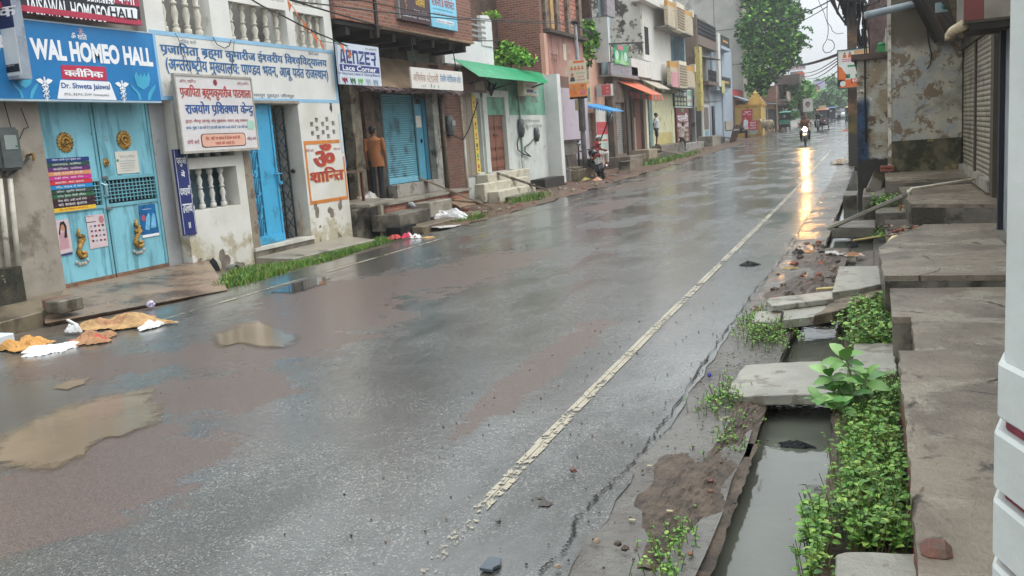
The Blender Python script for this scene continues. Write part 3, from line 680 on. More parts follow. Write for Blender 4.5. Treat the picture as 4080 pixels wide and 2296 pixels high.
for i, (x, zz) in enumerate(((-.33, 8.4), (.02, 7.4))):
    c = A('x', (1150, 1250)[i], 400, 30); mb = MB()
    for k in range(16):
        z0 = c.z+rr.uniform(-1.2, 1.3-.6*i); mb.tube([(c.x+rr.uniform(-.08, .08), c.y+rr.uniform(-.1, .1), z0), (c.x+rr.uniform(-.1, .1), c.y, z0+.35), (c.x+rr.uniform(-.06, .06), c.y, z0+.7)], rr.uniform(.025, .055), 5)
    tag(mb.build('cable_bundle', DK), ('thick black cable bundle hanging just right of the rusty pole', 'shorter black cable bundle hanging above the grey waste pipe')[i], 'cables')
# poster board on the pole
p0, p1 = YP('x', 735, 1440, 31.8), YP('x', 1275, 985, 31.8); pb = YP('m', 115, 850, 31.8)
b = thing('poster_board', 'framed political poster board in orange, white and green fixed to the rusty pole', 'poster', (p0.x, 31.8, pb.z))
X0, X1, Z0, Z1 = p0.x-.02, p1.x+.12, pb.z, p1.z-.02
boxm('board', M('poster_white', 'd9d8d0', .5, .06, 3), X0, X1, 31.8, 31.84, Z0, Z1, b)
FRM = M('teal_frame', '3c5a5c', .6)
for a in ((X0-.03, X0, Z0-.03, Z1+.03), (X1, X1+.03, Z0-.03, Z1+.03), (X0, X1, Z0-.03, Z0), (X0, X1, Z1, Z1+.03)): boxm('frame', FRM, a[0], a[1], 31.78, 31.85, a[2], a[3], b)
w, h = X1-X0, Z1-Z0
def fl(u0, v0, u1, v1, m, name, e=.003): return MB().box(X0+w*u0, X0+w*u1, 31.8-e, 31.799, Z0+h*v0, Z0+h*v1).build(name, m, b)
ORG = M('print_orange', 'd9713a', .5, .1, 5); GRN = M('print_green', '2f8a5e', .5, .1, 5); RED = M('print_red', 'c53b32', .5, .1, 5); MAG = M('print_pink', 'cf6f86', .5, .1, 5); WHT = M('print_white', 'dcdcd6', .5, .05); NAV = M('print_navy', '1f2a52', .5, .1); SKN = M('print_skin', 'b98566', .6, .1)
MB().prism([(X0, 31.797, Z0), (X0+w*.30, 31.797, Z0+h*.30), (X0+w*.10, 31.797, Z0+h*.55), (X0, 31.797, Z0+h*.6)], (0, .002, 0)).build('orange_sweep', ORG, b)
fl(0, 0, 1, .22, ORG, 'orange_band'); fl(.40, .10, .97, .24, RED, 'red_label', .006); fl(.25, .25, .38, .36, GRN, 'green_mark'); fl(.55, .25, .7, .35, GRN, 'green_mark'); fl(.3, .55, .75, .6, GRN, 'green_script', .005)
for u in (.15, .32): fl(u, .8, u+.12, .88, ORG, 'printed_figure'); MB().ball((X0+w*(u+.06), 31.797, Z0+h*.91), (.04, .004, .055), 8, 6).build('printed_head', SKN, b)
for v in (.70, .75): fl(.12, v, .5, v+.025, MAG, 'caption')
fl(.55, .78, .95, .84, RED, 'caption'); fl(.52, .88, .98, .97, M('print_peach', 'd8a46a', .5), 'peach_panel')
MB().tube([(X0+w*.14, 31.79, Z0+h*.11), (X0+w*.14, 31.799, Z0+h*.11)], .09, 14).build('round_emblem', WHT, b)
text(b, 'स्वागत', (X0+w*.44, 31.792, Z0+h*.115), (w*.5, 0, 0), (0, 0, h*.11), WHT, .02)
# ================= left side, near part =================
WP1 = M('white_plaster', 'd3d2cc', .8, .05, 2.5, 'a9a291', .60, 1.6, .2, bscale=24)
def white_low():   # lime-washed wall: flakes off and goes dirty towards its foot (splash damage)
    t = NT('white_flaking'); p = t.sep(); n = t.noise(2.3, 8, .68, dist=.2); n2 = t.noise(5.5, 8, .7)
    k = t.math('SUBTRACT', t.math('MULTIPLY', n, 1.0), t.math('MULTIPLY', t.math('SUBTRACT', p[2], .25), .22))
    c = t.mix(t.ramp(t.noise(1.2, 5), .35, .7), lin('d5d3cc'), lin('c4c0b4'))
    c = t.mix(t.ramp(t.math('ADD', k, t.math('MULTIPLY', n2, .3)), .60, .72), c, lin('ada48c'))
    c = t.mix(t.ramp(k, .62, .63), c, lin('756b5e'))
    c = t.mix(t.math('MULTIPLY', t.ramp(k, .70, .72), .7), c, lin('5a4d44'))
    return t.fin(c, .8, t.bump(t.math('ADD', t.math('MULTIPLY', t.ramp(k, .62, .63), -.8), t.math('MULTIPLY', n2, .4)), .5, .02))
WFL = white_low()
GPL = M('grey_plaster', '948c80', .75, .14, 2.2, '6f675b', .5, 1.3, .3, bscale=22)
JMB = M('jamb_grey', '9c9e9f', .7, .1, 2, '6e6a62', .56, 1.6, .3)
LBL = M('band_blue', '8db7d3', .6, .08, 3, 'c3ccd0', .62, 4)
TXB = M('letter_blue', '2f6395', .6, .12, 6, '6f8fae', .62, 7)
TXR = M('letter_red', 'a83a33', .6, .12, 6); TXD = M('letter_darkblue', '1f4f8f', .6, .1, 6); TXG = M('letter_grey', '6f7a86', .7, .1); TXM = M('letter_maroon', '9a3c4c', .6, .1)
LWH = M('letter_white', 'e3e5e8', .5, .04); LBK = M('letter_black', '1a1a1c', .5, .1)
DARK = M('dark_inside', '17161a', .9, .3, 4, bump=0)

# --- grey wall, gate and their signs ---
XG = -10.5
b = thing('gate_wall', 'grey plastered wall around the pale blue metal gate under the clinic sign', 'wall', (XG, 8, .1))
ya, yb = 9.02, 11.12
MB().box(-11.2, XG+.12, 6.2, ya, -.1, 5.5).build('wall', GPL, b)
MB().box(-11.2, XG+.02, yb, 11.42, -.1, 2.78).build('jamb', JMB, b)
boxm('lintel', GPL, -11.2, XG+.04, ya, 11.42, 2.79, 5.5, b)
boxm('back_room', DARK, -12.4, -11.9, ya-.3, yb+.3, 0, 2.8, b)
boxm('base_block', M('mossy_base', '3a362b', .7, .4, 5, '23241a', .45, 3, .6, wear='8a8672', wamt=.66), XG+.12, XG+.35, 5.5, W('t', 425, 250, XG+.35).y, -.1, .62, b)
pp = MB()
for dx in (-.07, .08):
    q0, q1 = W('c', 35+dx*500, 440, XG+.18), W('c', 130+dx*500, 1280, XG+.18); pp.tube([(XG+.18, q0.y+dx*.1, q0.z), (XG+.18, q1.y-.02+dx*.1, q1.z)], .035, 8)
tag(pp.build('downpipes', M('old_white_pipe', 'b7b3a6', .6, .15, 5, '75695a', .55, 3), smooth=True), 'pair of old white conduit pipes on the grey wall left of the gate', 'pipe')
q = W('c', 45, 190, XG+.14)
mt = thing('electric_meter', 'grey electric meter box with a green light on the grey wall left of the gate', 'meter', q)
MTG = M('meter_grey', '4c5352', .5, .15, 6); MTW = M('meter_glass', '8a938f', .25, .1); LED = M('meter_led', '3a7a4a', .4)
MB().box(XG+.12, XG+.26, q.y-.18, q.y+.15, q.z-.28, q.z+.26).build('case', MTG, mt, bev=.03, segs=2)
MB().box(XG+.26, XG+.268, q.y-.1, q.y+.08, q.z-.02, q.z+.16).build('window', MTW, mt); MB().ball((XG+.27, q.y+.06, q.z+.02), .014, 6, 5).build('light', LED, mt)
def wire(label, pts, r=.012, m=None, name='cable', cat='cable', sag=0., group=None):
    out = []
    for i in range(len(pts)-1):
        a, c = V(pts[i]), V(pts[i+1]); n = 10 if len(pts) < 4 else 5
        for j in range(n): u = j/n; p = a.lerp(c, u); p.z -= sag*4*u*(1-u); out.append(p)
    out.append(V(pts[-1])); return tag(MB().tube(out, r, 5).build(name, m or DK), label, cat, group)
wire('black cable curving from the pipe up to the brass hook beside the gate', [W('c', x, y, XG+.19) for x, y in ((30, 420), (60, 330), (20, 425), (60, 420), (130, 370), (200, 310), (235, 265))], .016)
wire('thin black wire looping down the grey wall from under the clinic sign', [W('a', x, y, XG+.15) for x, y in ((40, 985), (110, 1250), (150, 1430), (230, 1240), (275, 1230), (200, 1040))], .006)
q = W('c', 238, 250, XG+.15); tag(MB().tube([q+V((-.03, 0, 0)), q+V((.05, .02, .02)), q+V((.06, .02, -.07))], .02, 6).build('wall_hook', M('brass2', '8a6a2c', .4, .2, metal=.7)), 'small brass hook on the grey wall beside the gate', 'hook')
# gate
gt = thing('metal_gate', 'pale blue double leaf metal gate with gold ornaments and pasted notices', 'gate', (XG, ya, .2))
GB = M('gate_blue', '7fbccb', .42, .08, 2., '5f94a2', .50, 2.2, .12, spec=.5, streak=True, wear='86705c', wamt=.685); GR = M('gate_rust', '7a5c48', .7, .35, 8); GBD = M('gate_rail', '6fa9b6', .45, .1, 3, '5b6f70', .62, 4)
ym = 10.03; z0, zt = .22, 2.92; gz0, gz1 = W('c', 870, 640, XG).z, W('c', 1275, 425, XG).z
for i, (y0, y1) in enumerate(((ya+.01, ym-.012), (ym+.012, yb-.01))):
    lf = boxm('leaf', GB, XG-.03, XG-.006, y0, y1, z0, gz0-.04, gt); boxm('upper_panel', GB, XG-.03, XG-.006, y0, y1, gz1+.04, zt, lf)
    for (a, c, z, zz) in ((y0, y0+.045, z0, zt), (y1-.045, y1, z0, zt)): boxm('stile', GBD, XG-.035, XG+.012, a, c, z, zz, lf)
    for z in (gz0-.07, gz1+.01): boxm('rail', GBD, XG-.034, XG+.010, y0+.047, y1-.047, z, z+.05, lf)
    boxm('bottom_rail', GR, XG-.036, XG+.013, y0, y1, z0-.05, z0-.002, lf)
    gm = MB(); n = 12
    for k in range(1, n+1):
        y = y0+.05+(y1-y0-.1)*k/(n+1); gm.box(XG-.022, XG-.008, y-.007, y+.007, gz0, gz1)
    for k in range(1, 6):
        z = gz0+(gz1-gz0)*k/6; gm.box(XG-.012, XG, y0+.05, y1-.05, z-.006, z+.006)
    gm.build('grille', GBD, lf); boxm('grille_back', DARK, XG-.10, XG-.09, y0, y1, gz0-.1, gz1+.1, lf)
GOLD = M('gold', 'b08a45', .4, .3, 14, '5d4522', .5, 9, .5, metal=.4); SIL = M('silver', 'b9b7ad', .4, .2, metal=.5)
for k, x, y in (('c', 536, 140), ('c', 1021, 120)):
    q = W(k, x, y, XG); md = MB().lathe([(.02, 0), (.125, 0), (.125, .012), (.10, .03), (.085, .012), (.02, .014)], (XG-.006, q.y, q.z), 20, 'x').build('medallion', GOLD, gt, smooth=False)
    rm = MB()
    for j in range(18): a = j*pi/9; rm.ball((XG+.006, q.y+.128*cos(a), q.z+.128*sin(a)), .017, 6, 4)
    rm.build('beaded_rim', GOLD, md)
    mm = MB().tube([(XG+.02, q.y+.06*cos(a)*(1 if a < 4 else .5), q.z+.06*sin(a)) for a in [j*.45 for j in range(13)]], [.022-.001*j for j in range(13)], 6); mm.ball((XG+.02, q.y+.01, q.z-.01), .03, 8, 5); mm.build('relief', GOLD, md)
for k, pts in (('c', ((648, 855), (640, 900), (672, 925), (650, 950), (660, 985), (690, 940), (680, 905), (655, 1000), (640, 1050), (668, 1090), (705, 1075), (700, 1045), (672, 1050))), ('c', ((1122, 780), (1112, 820), (1140, 845), (1118, 870), (1128, 905), (1158, 870), (1148, 830), (1125, 920), (1112, 965), (1136, 1003), (1172, 990), (1170, 960), (1140, 962)))):
    mm = MB(); P = [W(k, x, y, XG)+V((.012, 0, 0)) for x, y in pts]; mm.tube(P, [.02, .03, .035, .035, .03, .03, .028, .035, .035, .035, .032, .028, .02], 7)
    pc = mm.build('peacock_ornament', GOLD, gt, smooth=True); mm = MB()
    e = P[9]
    for j in range(5): mm.ball((XG+.01, e.y-.09+.05*j, e.z-.06-.03*(j in (1, 2, 3))), (.012, .028, .028), 7, 5)
    mm.build('scrolled_foot', SIL, pc)
q = W('c', 876, 303, XG+.012); mm = MB().ball((XG+.02, q.y, q.z), (.02, .025, .025), 7, 5)
for j in range(6): a = j*pi/3; mm.ball((XG+.015, q.y+.04*cos(a), q.z+.04*sin(a)), (.012, .024, .024), 6, 4)
mm.build('flower_boss', GOLD, gt)
for x, y, s in ((850, 530, 1), (885, 535, -1)):
    q = W('c', x, y+60, XG); MB().tube([(XG+.01, q.y, q.z), (XG+.05, q.y+.03*s, q.z+.02), (XG+.055, q.y+.03*s, q.z+.16), (XG+.01, q.y-.01*s, q.z+.2)], .013, 6).build('handle', M('handle_blue', '93b4bb', .35, .1, metal=.3), gt)
for x, y in ((855, 432), (890, 685)): q = W('c', x, y, XG); MB().box(XG, XG+.05, q.y-.05, q.y+.05, q.z-.025, q.z+.025).build('bolt', M('bolt_grey', '7d868a', .4, .2, metal=.5), gt, bev=.008)
# pasted notices on the gate
nl = thing('notice_list', 'coloured list of ailments pasted on the left gate leaf, one strip per line', 'notice', W('c', 450, 730, XG))
p00, p01 = W('c', 450, 735, XG+.004), W('c', 725, 218, XG+.004); yl = W('c', 410, 480, XG+.004).y; yr = W('c', 765, 450, XG+.004).y
cl = ['1f3a7a', '2c4a44', '5d2a6a', 'd08a63', 'c0328a', 'c93442', '1f86c0', '33463c', '2a5a3c', '3a2028', '3a2028', 'e0b83a']
tx = ['गठिया खांसी गुप्त बुखार दमा', 'टायफाइड, मलेरिया', 'साईटिका, फालिस', 'सूई शक्ती रोगी', 'स्त्री रोग, चर्म रोग', 'बवासीर, बाल झडना', 'गाँठ, पेशाब में जलन', 'कील- मुहाँसे सिरदर्द', 'ब्लड प्रेशर पीठी लीवर', 'मिस केरेट आदि सभी रोगों', 'का सफल इलाज', 'नोट- अब मेडिकल जांच होता है']
zz = p01.z-.06; hh = (zz-p00.z-.02)/12; SX = XG+.016
for i in range(12):
    zb = zz-(i+1)*hh; st = boxm('strip', M('strip%d' % i, cl[i], .5, .06), XG+.013, SX, yl-.02, yr-.02, zb, zb+hh-(.006 if i != 9 else 0), nl)
    text(st, tx[i], (SX+.002, yl+.08, zb+hh*.2), (0, yr-yl-.25, 0), (0, 0, hh*.6), M('letter_orange_red', 'b04a2a', .5) if i == 11 else LWH, 0)
PAP = M('paper', 'cfccc2', .6, .06, 5, 'b6a9a0', .6, 5); PBL = M('paper_blue', '3a78a8', .5, .1)
def paper(label, k, pix, X, m, name='notice'): t = thing(name, label, 'notice', W(k, *pix[0], X)); MB().prism([W(k, x, y, X) for x, y in pix], (.003, 0, 0)).build('sheet', m, t); return t
def pfx(t, k, x0, y0, x1, y1, X, m, name='print'): a, c = W(k, x0, y1, X), W(k, x1, y0, X); return MB().box(X, X+.002, a.y, c.y, a.z, c.z).build(name, m, t)
t = paper('white certificate with a green emblem pasted on the right gate leaf', 'c', [(970, 402), (1152, 388), (1130, 208), (945, 218)], XG+.0, PAP)
GPR = M('print_grey', '8a9296', .6, .1); text(t, 'होम्यो क्लीनिक', W('c', 990, 275, XG+.004), (0, .3, 0), (0, 0, .05), GPR)
for i in range(5): y = 290+i*20; pfx(t, 'c', 985+i*4, y, 1120-i*6, y+5, XG+.004, GPR)
pfx(t, 'c', 962, 280, 978, 300, XG+.004, GRN)
t = paper('pinkish advertisement sheet with a long-haired portrait pasted low on the left leaf', 'c', [(445, 1078), (600, 1040), (560, 770), (402, 795)], XG, M('paper_pink', 'c9b8bb', .6, .06, 5))
q = W('c', 515, 835, XG+.004); MB().ball(q, (.002, .045, .06), 10, 8).build('portrait_head', SKN, t); q = W('c', 530, 870, XG+.004)
MB().prism([W('c', x, y, XG+.004) for x, y in ((530, 930), (555, 925), (548, 830), (525, 790), (495, 800), (485, 900), (497, 905), (500, 830), (520, 815), (535, 850))], (.002, 0, 0)).build('portrait_hair', LBK, t)
MB().prism([W('c', x, y, XG+.0035) for x, y in ((500, 1030), (575, 1010), (560, 900), (520, 870), (490, 900))], (.002, 0, 0)).build('portrait_dress', M('dress_pink', 'c79aa4', .6), t)
pfx(t, 'c', 425, 940, 470, 950, XG+.004, RED); pfx(t, 'c', 447, 1062, 600, 1074, XG+.004, M('navy_strip', '3a3f70', .6)); pfx(t, 'c', 416, 870, 436, 885, XG+.004, GPR); pfx(t, 'c', 410, 815, 470, 820, XG+.004, GPR)
t = paper('pinkish price sheet with rows of small pictures pasted beside the gate seam', 'c', [(745, 1022), (905, 992), (862, 728), (705, 745)], XG, MATS['paper_pink'])
q = W('c', 835, 775, XG+.004); MB().ball(q, (.002, .05, .055), 10, 8).build('portrait_head', M('print_rose', 'b07a80', .6), t); pfx(t, 'c', 715, 745, 770, 755, XG+.004, TXM); pfx(t, 'c', 715, 795, 790, 800, XG+.004, LBK)
for r in range(4):
    for c in range(4):
        x, y = 745+c*32+r*6, 825+r*40-c*4; pfx(t, 'c', x, y, x+14, y+18, XG+.004, (GPR, MATS['navy_strip'], TXM, LBK)[(r+c) % 4])
t = paper('glossy blue medical poster pasted on the right gate leaf', 'c', [(1175, 930), (1315, 905), (1275, 645), (1142, 662)], XG, M('poster_blue', '1c5f94', .3, .25, 6))
MB().prism([W('c', x, y, XG+.004) for x, y in ((1177, 930), (1315, 905), (1312, 885), (1174, 908))], (.002, 0, 0)).build('white_strip', LWH, t)
for pts in (((1200, 860), (1235, 865), (1240, 760), (1228, 720), (1205, 760)), ((1245, 850), (1290, 840), (1280, 740), (1262, 720), (1250, 760))): MB().prism([W('c', x, y, XG+.004) for x, y in pts], (.002, 0, 0)).build('glowing_limb', M('print_cyan', '6fb4d6', .4, .2, 9), t)
MB().ball(W('c', 1185, 765, XG+.004), (.002, .04, .05), 10, 8).build('red_spot', M('print_rose2', 'b4566a', .5), t); pfx(t, 'c', 1175, 685, 1245, 697, XG+.004, LWH)
# projecting sign box
Xs = -9.95; q0, q1 = W('a', 185, 740, Xs), W('a', 312, 755, Xs)
sg = thing('projecting_sign', 'projecting double sided sign box with navy and white panels above the grey wall', 'sign', (Xs, q0.y, q0.z))
boxm('case', M('sign_grey', '8a949f', .55, .12, 3, '6f7680', .5, 2), -12.2, Xs, q0.y, q1.y, q0.z-.02, q0.z+2.2, sg)
Yf = q0.y-.004; zA = YP('a', 175, 255, Yf).z; zB = YP('a', 175, 612, Yf).z; zC = YP('a', 175, 690, Yf).z; xr = YP('a', 176, 500, Yf).x
MB().box(-12.2, xr, Yf-.002, Yf+.003, zA, q0.z+2.2).build('navy_panel', NAV, sg); MB().box(-12.2, xr, Yf-.002, Yf+.003, q0.z+.02, zA-.004).build('white_panel', M('panel_white', 'c4c7c6', .5, .05), sg)
MB().box(-12.2, xr-.02, Yf-.005, Yf-.003, zC, zB).build('phone_strip', LBK, sg)
def TY(P, s, k, xl, yb, xr_, yt, Y, m, off=0.): a, c = YP(k, xl, yb, Y), YP(k, xr_, yt, Y); return text(P, s, a, (c.x-a.x, 0, 0), (0, 0, c.z-a.z), m, off)
TY(sg, 'मैक', 'a', -135, 195, 140, 10, Yf-.006, LWH, .03); TY(sg, 'Tests', 'a', -120, 470, 20, 425, Yf-.006, TXR, .015); TY(sg, 'INDIA', 'a', -120, 570, 35, 505, Yf-.006, TXR, .015); TY(sg, '9795891702', 'a', -200, 672, 140, 632, Yf-.006, LWH)
# clinic sign
Xb = -10.14
sg = thing('clinic_sign', 'big blue clinic sign board with white lettering over the metal gate', 'sign', W('a', 300, 970, Xb))
a, c = W('a', -220, 955, Xb), W('a', 1555, 985, Xb); tp = W('a', 1475, 330, Xb)
boxm('board', M('sign_blue', '1e73ad', .4, .08, 3, '3d83b0', .54, .9, .03, streak=True, soft=.3), Xb-.14, Xb, a.y, c.y, c.z+.015, tp.z, sg)
boxm('rim', M('rim_pale', '9fb3bd', .5, .1), Xb-.145, Xb+.006, a.y, c.y, c.z-.012, c.z+.013, sg); boxm('rim', MATS['rim_pale'], Xb-.145, Xb+.006, a.y, c.y, tp.z+.002, tp.z+.022, sg)
TX(sg, 'WAL HOMEO HALL', 'a', 312, 570, 1455, 465, Xb+.004, LWH, .05); e = W('a', 300, 560, Xb); text(sg, 'JAIS', (Xb+.004, e.y-.62, W('a', 312, 570, Xb).z), (0, .57, 0), (0, 0, W('a', 1455, 465, Xb).z-W('a', 312, 570, Xb).z), LWH, .05)
TX(sg, 'ॐ शांति', 'a', 688, 375, 830, 325, Xb+.004, LWH, .02); q = W('a', 775, 305, Xb+.004); mm = MB()
for j in range(8): an = j*pi/4; mm.bar(q, q+V((0, .05*cos(an), .05*sin(an))), .006, .012, (1, 0, 0))
mm.build('sunburst', M('letter_palepink', 'd3b9c6', .5), sg)
FX(sg, 'a', [(600, 762), (1028, 778), (1018, 655), (1000, 645), (592, 626), (582, 636)], Xb, M('label_red', 'b52c4a', .5, .05), 'red_label', .005); TX(sg, 'क्लीनिक', 'a', 628, 735, 985, 672, Xb+.008, LWH, .04)
FX(sg, 'a', [(552, 952), (1122, 965), (1060, 800), (1045, 788), (590, 770), (578, 780)], Xb, LWH, 'white_label', .005)
TX(sg, 'Dr. Shweta Jaiswal', 'a', 598, 866, 1055, 812, Xb+.008, TXD, .02); TX(sg, '(M.Sc., B.E.M.S., D.H.P. Homeopathy)', 'a', 625, 926, 1050, 905, Xb+.008, LBK)
for x, y in ((440, 860), (1185, 885)):
    mm = MB(); q = W('a', x, y, Xb+.004); mm.tube([q+V((0, 0, .16)), q+V((0, 0, -.16))], [.014, .006], 6)
    for s in (-1, 1):
        mm.prism([q+V((0, s*.01, .10)), q+V((0, s*.06, .14)), q+V((0, s*.13, .12)), q+V((0, s*.10, .09)), q+V((0, s*.04, .06))], (.003, 0, 0))
        mm.tube([q+V((0, s*.05*sin(u*1.15), .06-.022*u)) for u in range(10)], [.012-.001*u for u in range(10)], 5)
    mm.build('medical_emblem', LWH, sg)
HND = M('print_turquoise', '3f9fc0', .5, .08)
for ox in (0, -1135):
    mm = MB()
    for pts in (((1250, 805), (1300, 850), (1345, 900), (1365, 960), (1340, 965), (1320, 900), (1270, 850)), ((1500, 812), (1460, 850), (1430, 900), (1420, 965), (1445, 965), (1470, 900), (1495, 850)), ((1290, 735), (1310, 690), (1340, 740), (1350, 705), (1375, 745), (1385, 695), (1405, 745), (1430, 695), (1445, 760), (1430, 830), (1380, 865), (1320, 830))): mm.prism([W('a', x+ox, y+(-15 if ox else 0), Xb+.003) for x, y in pts], (.003, 0, 0))
    mm.build('open_hands_motif', HND, sg)
# upper sign
Xu = -10.05; a, c = W('a', -220, 150, Xu), W('a', 1366, 245, Xu)
sg = thing('upper_sign', 'black and red sign board mounted above the blue clinic sign', 'sign', (Xu, a.y, c.z))
zr = W('a', 1355, 70, Xu).z; boxm('board', M('sign_black', '26242a', .4, .1), Xu-.12, Xu, a.y, c.y, c.z+.08, zr, sg); boxm('red_rail', M('sign_red', 'a8324a', .45, .08), Xu-.122, Xu+.006, a.y, c.y, c.z, c.z+.078, sg); boxm('red_panel', MATS['sign_red'], Xu-.12, Xu+.002, a.y, c.y, zr+.002, zr+.9, sg)
TX(sg, 'AISAWAL HOMOEO', 'a', 300, 132, 1018, 62, Xu+.004, LWH, .02); e = W('a', 295, 110, Xu); text(sg, 'J', (Xu+.004, e.y-.06, W('a', 300, 132, Xu).z), (0, .05, 0), (0, 0, .25), LWH, .02)
FX(sg, 'a', [(1050, 190), (1300, 200), (1318, 185), (1318, 95), (1300, 80), (1050, 60), (1035, 75), (1032, 175)], Xu, LWH, 'white_label', .006); TX(sg, 'HALL', 'a', 1068, 165, 1305, 100, Xu+.009, LBK, .02)
FX(sg, 'a', [(840, 15), (1100, 45), (1100, -30), (840, -60)], Xu+.002, LWH, 'phone_label', .005); TX(sg, '5506163', 'a', 850, 20, 1095, -12, Xu+.009, LBK); TX(sg, 'चन्ना', 'a', 1130, 28, 1290, -45, Xu+.009, LWH, .02)

# --- white building with the painted school name ---
XW = -10.3; Y0, Y1 = 11.45, 16.30
b = thing('white_building', 'white two storey building with painted blue Hindi lettering and baluster screens', 'building', (XW, 11.5, -.1))
jali = [(1597, 1157), (1697, 1150), (1552, 1198), (1658, 1195), (1758, 1188), (1603, 1240), (1703, 1234), (1560, 1285), (1663, 1275), (1765, 1270), (1615, 1322), (1713, 1313)]
wy0, wy1, wz0, wz1 = 11.60, 12.80, .985, 1.66; zd = 2.735; ztop = 3.80
holes = [(wy0, wy1, wz0, wz1), (wy0, wy1, 1.84, 2.28), (13.22, 14.82, -1, zd)]
for x, y in jali: q = W('b', x, y, XW); holes.append((q.y-.052, q.y+.052, q.z-.045, q.z+.045))
mb = MB(); wallgrid(mb, 'x', XW-.34, XW, Y0, Y1, -.3, 2.76, holes); mb.build('lower_wall', WFL, b)
holes2 = [(11.52, 12.62, 3.80, 6), (13.12, 14.76, 3.80, 4.46), (13.12, 14.76, 4.60, 6), (15.0, 16.03, 3.80, 4.47), (15.0, 16.03, 4.60, 6)]
mb = MB(); wallgrid(mb, 'x', XW-.34, XW-.002, 11.12, Y1, 2.762, 5.6, holes2); mb.build('upper_wall', WP1, b)
MB().box(-18, -14.4, 11.2, Y1-.02, -.3, 5.6).build('back_wall', WP1, b); MB().box(XW-2.0, XW-1.9, 11.2, 13.1, -.2, 2.7).build('inner_wall', M('inner_grey', '5d5f60', .8, .2, 2), b)
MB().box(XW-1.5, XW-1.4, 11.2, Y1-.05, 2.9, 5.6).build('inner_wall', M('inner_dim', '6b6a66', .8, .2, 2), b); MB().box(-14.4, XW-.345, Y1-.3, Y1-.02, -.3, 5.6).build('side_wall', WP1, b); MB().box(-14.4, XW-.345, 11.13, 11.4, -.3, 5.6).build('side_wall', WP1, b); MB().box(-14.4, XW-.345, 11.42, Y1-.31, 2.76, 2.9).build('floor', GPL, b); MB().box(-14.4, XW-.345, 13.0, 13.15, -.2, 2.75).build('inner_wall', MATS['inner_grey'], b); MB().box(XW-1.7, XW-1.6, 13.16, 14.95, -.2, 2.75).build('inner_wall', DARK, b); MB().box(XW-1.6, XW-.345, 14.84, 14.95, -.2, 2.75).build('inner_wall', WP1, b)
def baluster(P, x, y, z0, z1, m, r=.052):
    h = z1-z0; pr = [(1., 0), (1., .12), (.55, .13), (.8, .16), (.8, .18), (.5, .2), (1.0, .36), (.6, .48), (.5, .5), (.85, .51), (.85, .55), (.5, .56), (.95, .70), (.55, .82), (.5, .84), (.8, .86), (.8, .88), (1., .90), (1., 1.)]
    return MB().lathe([(r*a, h*q) for a, q in pr], (x, y, z0), 10).build('baluster', m, P, smooth=True)
BAL = M('baluster_cream', 'bdb8aa', .7, .1, 6, '8f8878', .58, 7, .2); BALW = M('baluster_white', 'cac8c2', .7, .08, 6)
for ys, z0, z1, m in (([11.64+.27*i for i in range(4)], 3.805, 4.75, BAL), ([13.28+.33*i for i in range(5)], 3.805, 4.457, BAL), ([13.28+.33*i for i in range(5)], 4.605, 5.3, BAL), ([15.14+.27*i for i in range(4)], 3.805, 4.467, BAL), ([15.14+.27*i for i in range(4)], 4.605, 5.3, BAL), ([11.72+.27*i for i in range(4)], .99, 1.655, BALW), ([11.72+.27*i for i in range(4)], 1.845, 2.275, BALW)):
    for y in ys: baluster(b, XW-.13, y, z0, z1, m, .062 if m is BAL else .052)
for z0, z1 in ((wz0, wz1), ): boxm('window_back', M('slat_blue', '5d7782', .7, .2, 3), XW-.6, XW-.55, wy0-.3, wy1+.3, .9, 2.3, b)
zb0, zb1 = W('b', 1770, 965, XW).z, W('b', 1760, 490, XW).z
for z in (zb0-.03, zb1-.03): MB().box(XW-.003, XW+.004, 11.16, Y1-.02, z-.03, z+.035).build('blue_band', LBL, b)
for y in (11.2, Y1-.08): MB().box(XW-.003, XW+.005, y, y+.07, zb0, zb1-.06).build('blue_band', LBL, b)
TX(b, 'प्रजापिता ब्रह्मा कुमारीज ईश्वरीय विश्वविद्यालय', 'b', 105, 545, 1690, 555, XW+.003, TXB, .028)
TX(b, '(अर्न्तराष्ट्रीय मुख्यालय: पाण्डव भवन, आबू पर्वत राजस्थान)', 'b', 160, 715, 1700, 645, XW+.003, TXB, .024)
TX(b, 'पवित्र बनो', 'b', 285, 420, 437, 390, XW+.003, TXG); TX(b, 'योगी बनो', 'b', 1520, 530, 1615, 505, XW+.003, TXG); TX(b, 'उमरपुर रूहट्टा जौनपुर', 'b', 965, 940, 1380, 905, XW+.003, TXG, .008)
boxm('door_lintel', GPL, XW-.3, XW+.02, 13.2, 14.86, zd+.002, zd+.05, b)
boxm('door_jamb', M('raw_plaster', '8d8171', .8, .2, 4, '6a6053', .5, 4), XW-.3, XW+.006, 13.02, 13.215, -.1, 1.9, b)
boxm('threshold', M('pale_stone', 'c2beb4', .5, .15, 4), XW-.3, XW+.05, 13.0, 14.84, .12, .18, b); boxm('threshold_base', CONCD, XW-.3, XW+.03, 13.0, 14.84, -.3, .118, b)
